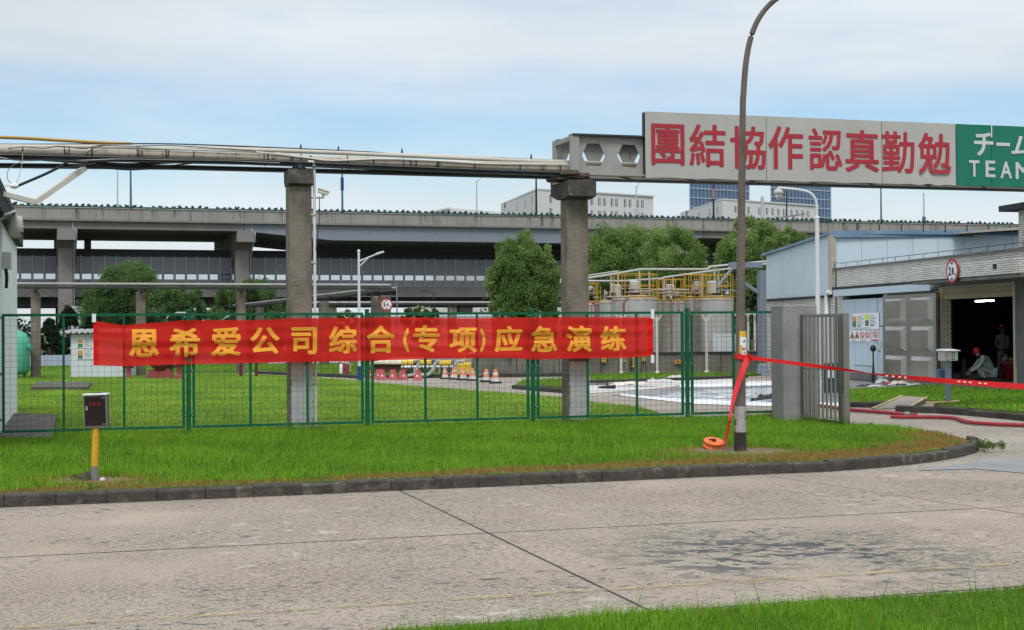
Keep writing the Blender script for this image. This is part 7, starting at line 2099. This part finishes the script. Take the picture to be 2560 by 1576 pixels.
for y0, y1, m, nm in ((1136, 1081, M_paint_k, 'black_paint_band'), (1080.5, 1016, M_paint_w, 'white_paint_band'), (884, 828, M_safety, 'yellow_paint_band')):
    sg = pole_seg(y0, y1, .003); MB().tube([p for p, r in sg], [r for p, r in sg], 8, cap=False, smooth=False).build(nm, m, pole)
def pole_pt(px, py, extra=.012):
    x = 1850 + (1131 - py) * .0078; r = (15.6 - (1131 - py) * .0107) * mpx + extra
    q = A(px, py, pb.y); c = A(x, py, pb.y); dx = max(-r * .98, min(r * .98, q.x - c.x)); return Vector((c.x + dx, c.y - math.sqrt(r * r - dx * dx), q.z))
def wrap(name, x0, x1, y0, y1, m, parent, extra=.01):
    V_ = []; n_ = 6
    for i in range(n_ + 1):
        x = x0 + (x1 - x0) * i / n_; V_ += [pole_pt(x, y1, extra), pole_pt(x, y0, extra)]
    return MB().add(V_, [(2 * i, 2 * i + 2, 2 * i + 3, 2 * i + 1) for i in range(n_)], True).build(name, m, parent)
w1_ = wrap('notice_sticker', 1848, 1865, 843, 864, M_white, pole)
mb = MB().add([pole_pt(1853, 856, .014), pole_pt(1862, 856, .014), pole_pt(1860, 849, .014)], [(0, 1, 2)]); mb.build('blue_mark', M_blueprint, w1_)
w2_ = wrap('notice_sticker', 1852, 1866, 864.5, 888, M_white, pole)
mb = MB()
for ch, x0 in (('路', 1853), ('灯', 1859.5)): glyph(mb, ch, .02, lambda u, v: pole_pt(x0 + 5.6 * u, 876 - 7.5 * v, .014))
mb.build('red_lettering', M_redprint, w2_)
MB().add([pole_pt(1856, 885, .014), pole_pt(1862, 885, .014), pole_pt(1862, 880, .014), pole_pt(1856, 880, .014)], [(0, 1, 2, 3)]).build('print', M_greyprint, w2_)
# barrier tape: loop, long run to the right, strand down to the reel
def ribbon(mb, pts, w, tw, n=8, th=.0015):
    P = sample(pts, n); tws = np.interp(np.linspace(0, len(pts) - 1, len(P)), range(len(pts)), tw); V_ = []
    ws = np.interp(np.linspace(0, len(pts) - 1, len(P)), range(len(pts)), w if isinstance(w, (list, tuple)) else [w] * len(pts))
    for i, p in enumerate(P):
        d = (P[min(i + 1, len(P) - 1)] - P[max(i - 1, 0)]).normalized(); s = d.cross(Vector((0, 1, 0)))
        s = (s - d * s.dot(d)).normalized(); k = d.cross(s)
        q = s * math.cos(tws[i]) + k * math.sin(tws[i]); V_ += [p - q * ws[i] / 2, p + q * ws[i] / 2]
    mb.add(V_, [(2 * i, 2 * i + 2, 2 * i + 3, 2 * i + 1) for i in range(len(P) - 1)], True)
    return mb
kn = pole_pt(1866, 891, .03)
tp = thing('barrier_tape', 'red barrier tape tied round the lamp pole and stretched to the right', 'tape', kn)
mb = MB(); V_ = []
for k in range(25):
    a = 2 * math.pi * k / 24; r = 13.2 * mpx + .016
    c = A(1852, 893, pb.y); q = c + Vector((r * math.cos(a), r * math.sin(a), .012 * math.sin(a * 2))); V_ += [q - Vector((0, 0, .035)), q + Vector((0, 0, .035))]
mb.add(V_, [(2 * k, 2 * k + 2, 2 * k + 3, 2 * k + 1) for k in range(24)], True).build('loop', M_tape, tp)
ribbon(MB(), [pole_pt(1866, 884, .02), A(1874, 890, pb.y - .12), A(1880, 898, pb.y - .12), A(1872, 901, pb.y - .12)], .045, [.2, 1.2, 2.2, 3.0]).build('knot', M_tape, tp)
Yt = pb.y - .1
long_ = [kn + Vector((.0, -.02, -.01)), A(1920, 900.5, Yt), A(2020, 913, Yt - .2), A(2118, 925.5, Yt - .4), A(2170, 933, Yt - .5), A(2215, 939, Yt - .6), A(2300, 947, Yt - .8), A(2420, 957, Yt - 1.1), A(2560, 967, Yt - 1.4), A(2700, 976, Yt - 1.7)]
ribbon(MB(), long_, [.055, .05, .05, .045, .045, .05, .06, .066, .068, .068], [.1, .0, .15, .75, 1.42, .9, .35, .1, 0, 0], 10).build('long_run', M_tape, tp)
ribbon(MB(), [A(2300, 946.3, Yt - .84), A(2420, 956.5, Yt - 1.14), A(2560, 966.3, Yt - 1.44)], [.012, .014, .014], [.35, .1, 0], 10, .001)
REEL = G(1783, 1122, .14)
down = [kn + Vector((-.0, -.03, -.02)), A(1858, 925, pb.y - .16), A(1842, 970, pb.y - .2), A(1830, 1015, pb.y - .28), A(1823, 1060, pb.y - .36), A(1815, 1098, REEL.y + .02), A(1809, 1115, REEL.y)]
ribbon(MB(), down, [.075, .075, .07, .055, .045, .045, .045], [.0, .1, .5, .9, 1.0, .9, .9], 9).build('down_strand', M_tape, tp)
mb = MB()
for k in range(9):
    t_ = .64 + k * .032; i = t_ * (len(down) - 1); a = down[int(i)]; b = down[min(int(i) + 1, len(down) - 1)]; p = a + (b - a) * (i - int(i))
    mb.bar(p + Vector((-.006, -.012, .008)), p + Vector((.008, -.014, -.012)), .006)
mb.build('white_print', M_tapew, tp)
mb = MB()
for x0 in (2212, 2228, 2244, 2258, 2392, 2406, 2420, 2444, 2458):
    c = 939 + (x0 - 2215) * .0785; p = A(x0, c, Yt - .62 - (x0 - 2215) * .0023)
    mb.bar(p + Vector((0, -.03, -.004)), p + Vector((.035, -.03, -.008)), .004, .018)
mb.build('white_print', M_tapew, tp)
rl = thing('tape_reel', 'orange plastic tape reel lying in the grass beside the lamp pole', 'tape reel', REEL)
axr = Vector((.10, -.32, 1)).normalized(); c = Vector((0, 0, .02))
MB().lathe([(.10, .0), (.135, .005), (.135, .018), (.125, .022)], c, 28, axr).build('lower_flange', M_reel, rl, world_space=False)
MB().lathe([(.122, .020), (.124, .075)], c, 40, axr, cap=False).build('tape_roll', M_reelside, rl, world_space=False)
MB().lathe([(.125, .074), (.137, .076), (.137, .090), (.12, .094), (.04, .092), (.03, .086)], c, 28, axr).build('upper_flange', M_reel, rl, world_space=False)
mb = MB(); mb.lathe([(.026, .09), (.028, .115), (.01, .12)], c, 12, axr); mb.bar(c + axr * .108, c + axr * .105 + Vector((-.07, -.03, .01)), .018)
mb.build('crank_handle', M_dark, rl, world_space=False)

# ================================================================== PHONE CABINET on its yellow post
ph = thing('phone_cabinet', 'small brown glass fronted phone cabinet on a yellow post in the verge', 'cabinet', (PHONE.x, PHONE.y, .12))
m_ = PHONE.y / FPX
zz = lambda py: A(240, py, PHONE.y).z - .12
MB().tube([(0, 0, -.02), (.004, 0, zz(1165))], .040, 14).build('post_foot', mat('grey_post_foot', (.20, .185, .17), var=.1, rough=.7), ph, world_space=False)
MB().tube([(.004, 0, zz(1165)), (.022, .0, zz(1066))], .039, 14).build('post', M_yellow, ph, world_space=False)
bw, bh = 57 * m_, zz(984) - zz(1068); b0_ = zz(1068) 
rot = Matrix.Rotation(R(-1.5), 4, 'Y') @ Matrix.Rotation(R(3), 4, 'Z')
def cab_box(name, m, x0, x1, y0, y1, z0, z1, r=None, par=ph):
    mb = MB(); LB(mb, x0, x1, y0, y1, z0, z1) if r is None else mb.bbox(((x0 + x1) / 2, (y0 + y1) / 2, (z0 + z1) / 2), (x1 - x0, y1 - y0, z1 - z0), r)
    mb.v = [tuple(rot @ Vector(p) + Vector((.03, 0, b0_))) for p in mb.v]
    return mb.build(name, m, par, world_space=False)
M_cabmetal = mat('cabinet_metal', (.17, .16, .145), var=.12, rough=.45, metal=.4)
cab_box('housing', M_cabmetal, -bw / 2, bw / 2, -.045, .075, 0, bh - .018, .006)
cab_box('roof', mat('cabinet_top', (.62, .63, .62), rough=.4), -bw / 2 - .008, bw / 2 + .012, -.06, .085, bh - .017, bh, .005)
dr = cab_box('door', M_smoked, -bw / 2 + .012, bw / 2 - .014, -.054, -.046, .016, bh - .032)
for x in (-bw / 2 + .004, bw / 2 - .007): cab_box('frame_strip', M_cabmetal, x - .006, x + .007, -.056, -.0455, .004, bh - .02)
cab_box('frame_strip', M_cabmetal, -bw / 2 + .012, bw / 2 - .016, -.056, -.0455, .003, .015)
for dz in (.0, -.032): cab_box('lock', M_bolt, -bw / 2 + .026, -bw / 2 + .045, -.064, -.0545, bh * .60 + dz, bh * .60 + .014 + dz * .0 + dz * .2, None, dr)
cab_box('hinge', M_bolt, bw / 2 - .05, bw / 2 - .02, -.059, -.0545, bh - .052, bh - .046, None, dr); cab_box('hinge', M_bolt, bw / 2 - .05, bw / 2 - .02, -.059, -.0545, .03, .036, None, dr)
mb = MB()
for k, ch in enumerate('手机柜'):
    x0 = -.070 + k * .047
    glyph(mb, ch, .02, lambda u, v: tuple(rot @ Vector((x0 + .040 * u, -.0562, bh * .625 + .044 * v)) + Vector((.03, 0, b0_))))
mb.build('lettering', mat('dull_red_print', (.22, .012, .014), rough=.5), dr, world_space=False)
hp = [rot @ Vector(p) + Vector((.03, 0, b0_)) for p in ((-.03, .0, bh - .002), (-.028, .0, bh + .010), (.055, .0, bh + .006), (.058, .0, bh - .002))]
MB().tube(hp, .005, 6).build('handle', M_dark, ph, world_space=False)
sp2 = random.Random(3)
for i, (dx, dy, s, m, lab) in enumerate(((-.11, .12, .15, M_kerb, 'dark broken concrete lump behind the phone cabinet post'), (-.20, -.02, .12, M_soil, 'earth clod left of the phone cabinet post'), (-.08, -.06, .10, M_soil, 'earth clod at the foot of the phone cabinet post'), (.09, -.02, .07, M_debris, 'white stone right of the phone cabinet post'))):
    c = Vector((PHONE.x + dx, PHONE.y + dy, .13)); mb = MB(); V_ = []; F_ = []
    mb.lathe([(s * .5, -.02), (s * .55, s * .2), (s * .35, s * .5), (s * .05, s * .55)], c, 9)
    mb.v = [(x + sp2.uniform(-.15, .15) * s, y + sp2.uniform(-.15, .15) * s, z + sp2.uniform(-.1, .1) * s) for x, y, z in mb.v]
    tag(mb.build('stone', m), lab, 'stone')

# ================================================================== GATEPOST, GATE, WHITE LAMP, CONTROL BOX, HOSES
g0 = G(1960, 1054, .13)
gz = A(1967, 763, g0.y).z
gw, gdp = .62, .62
gp_ = thing('gatepost', 'square grey rendered concrete gatepost at the end of the fence', 'gatepost', g0, TH * .55)
MB().bbox((gw / 2, gdp / 2, (gz - .0) / 2), (gw, gdp, gz - .13 + .13), .015).build('pier', M_gpost, gp_, world_space=False)
gp_.location.z = 0
ga, gb = zc(A(2009, 1054, g0.y - .16), 0), zc(A(2116, 1062, g0.y - 1.45), 0)
gv = (gb - ga); gL = gv.length; gu = gv.normalized(); gn = Vector((-gu.y, gu.x, 0))
gt0, gt1 = A(2008, 789, ga.y).z, A(2117, 781, gb.y).z; gzt = (gt0 + gt1) / 2
gate = thing('bar_gate', 'stainless steel gate leaf of upright bars standing open at the gatepost', 'gate', zc(ga, 0))
MB().bar(zc(ga, .15), zc(ga, gzt), .075).build('stile', M_stain, gate)
MB().bar(zc(gb, .13), zc(gb, gzt), .10, .06).build('stile', M_stain, gate)
MB().bar(zc(gb - gu * .12, .16), zc(gb - gu * .12, gzt), .05).build('stile', M_stain, gate)
for z, w in ((gzt - .03, .07), (.20, .06), (gzt * .53, .03)):
    MB().bar(zc(ga + gu * .045, z), zc(gb - gu * .06, z), w, w * .7).build('rail', M_stain, gate)
nb = 9
for k in range(nb):
    p = ga + gu * (.12 + (gL - .30) * k / (nb - 1) * .98)
    MB().bar(zc(p, .23), zc(p, gzt - .055), .030, .030).build('bar', M_stain, gate)
MB().box(zc(gb - gu * .04 - gn * .04, .38), (.07, .05, .16), math.atan2(gu.y, gu.x)).build('bolt_lock', M_redpaint, gate)
MB().bar(zc(gb - gn * .05, .12), zc(gb - gn * .05, .66), .04).build('drop_bolt', M_stain, gate)
# tall white lamp with hanging lantern
wl = G(2047, 997); wz = lambda py: A(2047, py, wl.y).z; wm = wl.y / FPX
t = thing('street_lamp', 'tall white street lamp with curved arm and hanging lantern behind the gate', 'street lamp', wl)
MB().tube([(0, 0, 0), (0, 0, wz(640)), (0, 0, wz(545))], [.065, .058, .05], 10).build('pole', M_lampwhite, t, world_space=False)
MB().tube([(0, 0, wz(545))] + [tuple(v) for v in sample([(0, 0, wz(540)), (-.01, 0, wz(510)), (-6 * wm, 0, wz(494)), (-20 * wm, 0, wz(481)), (-48 * wm, 0, wz(474)), (-96 * wm, 0, wz(469))], 5)], .032, 8).build('arm', M_lampwhite, t, world_space=False)
MB().lathe([(.06, 0), (.065, .05), (.05, .06)], (0, 0, wz(547)), 10).build('collar', M_lampwhite, t, world_space=False)
lx = -96 * wm
MB().lathe([(.02, .10), (.05, .06), (.10, .03), (.13, -.02), (.13, -.06), (.10, -.08)], (lx, 0, wz(478)), 14).build('lantern_cap', M_boxgrey, t, world_space=False)
MB().lathe([(.10, -.08), (.095, -.13), (.06, -.19), (.01, -.21)], (lx, 0, wz(478)), 14).build('lantern_glass', M_lampglass, t, world_space=False)
for a in (0, 1.57, 3.14, 4.71): MB().tube([(lx + .125 * math.cos(a), .125 * math.sin(a), wz(478) - .06), (lx + .06 * math.cos(a), .06 * math.sin(a), wz(478) - .21)], .007, 4).build('lantern_guard', M_dark, t, world_space=False)
# dark cabinet seen through the gate bars
cbp = G(2076, 982)
t = thing('control_cabinet', 'dark navy cabinet with white labels behind the gate bars', 'cabinet', cbp)
MB().bbox((0, 0, .40), (.38, .32, .80), .02).build('body', M_navy, t, world_space=False)
for x in (-.07, .06): MB().box((x, -.165, .52), (.07, .008, .24)).build('label_plate', M_white, t, world_space=False)
# grey control box on a post, right lawn
cb = G(2371, 1009, .08)
t = thing('control_box', 'grey weatherproof control box on a slim post in the right lawn', 'control box', cb, R(14)); cm = cb.y / FPX
z0_, z1_ = A(2371, 902, cb.y).z - cb.z, A(2371, 878, cb.y).z - cb.z
MB().bbox((0, 0, z0_ / 2), (.10, .09, z0_), .01).build('post', M_steelcol, t, world_space=False)
MB().bbox((0, 0, (z0_ + z1_) / 2), (.34, .26, z1_ - z0_), .01).build('housing', M_boxgrey, t, world_space=False)
MB().hexa([(-.20, -.19, z1_ + .002), (.20, -.19, z1_ + .002), (.20, .16, z1_ + .002), (-.20, .16, z1_ + .002)], [(-.195, -.185, z1_ + .015), (.195, -.185, z1_ + .015), (.18, .14, z1_ + .045), (-.18, .14, z1_ + .045)]).build('roof', mat('box_roof', (.55, .55, .52), rough=.5), t, world_space=False)
MB().box((.06, -.134, (z0_ + z1_) / 2), (.18, .008, (z1_ - z0_) * .72)).build('label_plate', mat('pale_green_plate', (.40, .45, .40), rough=.6), t, world_space=False)
mb = MB()
for i in range(2):
    for j in range(3): mb.lathe([(.016, 0), (.016, .008)], (.02 + i * .05, -.139, (z0_ + z1_) / 2 - .06 + j * .06), 8, Vector((0, -1, 0)))
mb.build('button', M_blackprint, t, world_space=False)
MB().box((-.10, -.134, (z0_ + z1_) / 2 - .02), (.07, .008, .12)).build('label_plate', M_beige, t, world_space=False)
MB().bbox((.02, .25, z0_ - .35), (.22, .12, .3), .01).build('small_meter', M_blueprint, t, world_space=False)
# fire hoses
def hose(label, px, r=.042):
    return tag(MB().tube(sample([G(x, y, r) for x, y in px], 8), r, 10, flat=.85).build('fire_hose', M_hose), label, 'fire hose')
hose('red fire hose coming from behind the gate along the kerb', [(2040, 1013), (2080, 1018), (2120, 1024), (2180, 1029), (2232, 1033), (2262, 1036), (2290, 1038)])
hose('red fire hose running off right from the silver coupling', [(2228, 1042), (2262, 1043), (2310, 1043), (2362, 1044), (2392, 1047), (2420, 1055), (2470, 1060), (2560, 1063.5), (2680, 1066)])
cpl = G(2268, 1036, .07)
t = thing('hose_coupling', 'silver hose coupling where the two red hoses meet', 'coupling', cpl)
MB().lathe([(.03, -.10), (.045, -.09), (.045, -.03), (.05, -.02), (.05, .04), (.04, .08), (.03, .1)], cpl, 14, (G(2290, 1038) - G(2240, 1033)).normalized()).build('ring', M_stain, t)
# weed clump at the end of the kerb
rng = np.random.default_rng(8)
wc = G(2452, 1128); C = np.array([[wc.x + .05 + rng.normal() * .12, wc.y + rng.normal() * .15, .05 + rng.uniform(0, .09)] for _ in range(26)])
V, F, c = leaf_cloud(rng, C, np.full(26, .045), 22, .022, 0, ((.05, .09, .02), (.13, .19, .05)))
tag(mesh_np('weed_tuft', V, F, c, M_leaf, None, 'stuff'), 'weed tuft growing from the broken end of the kerb', 'weed')
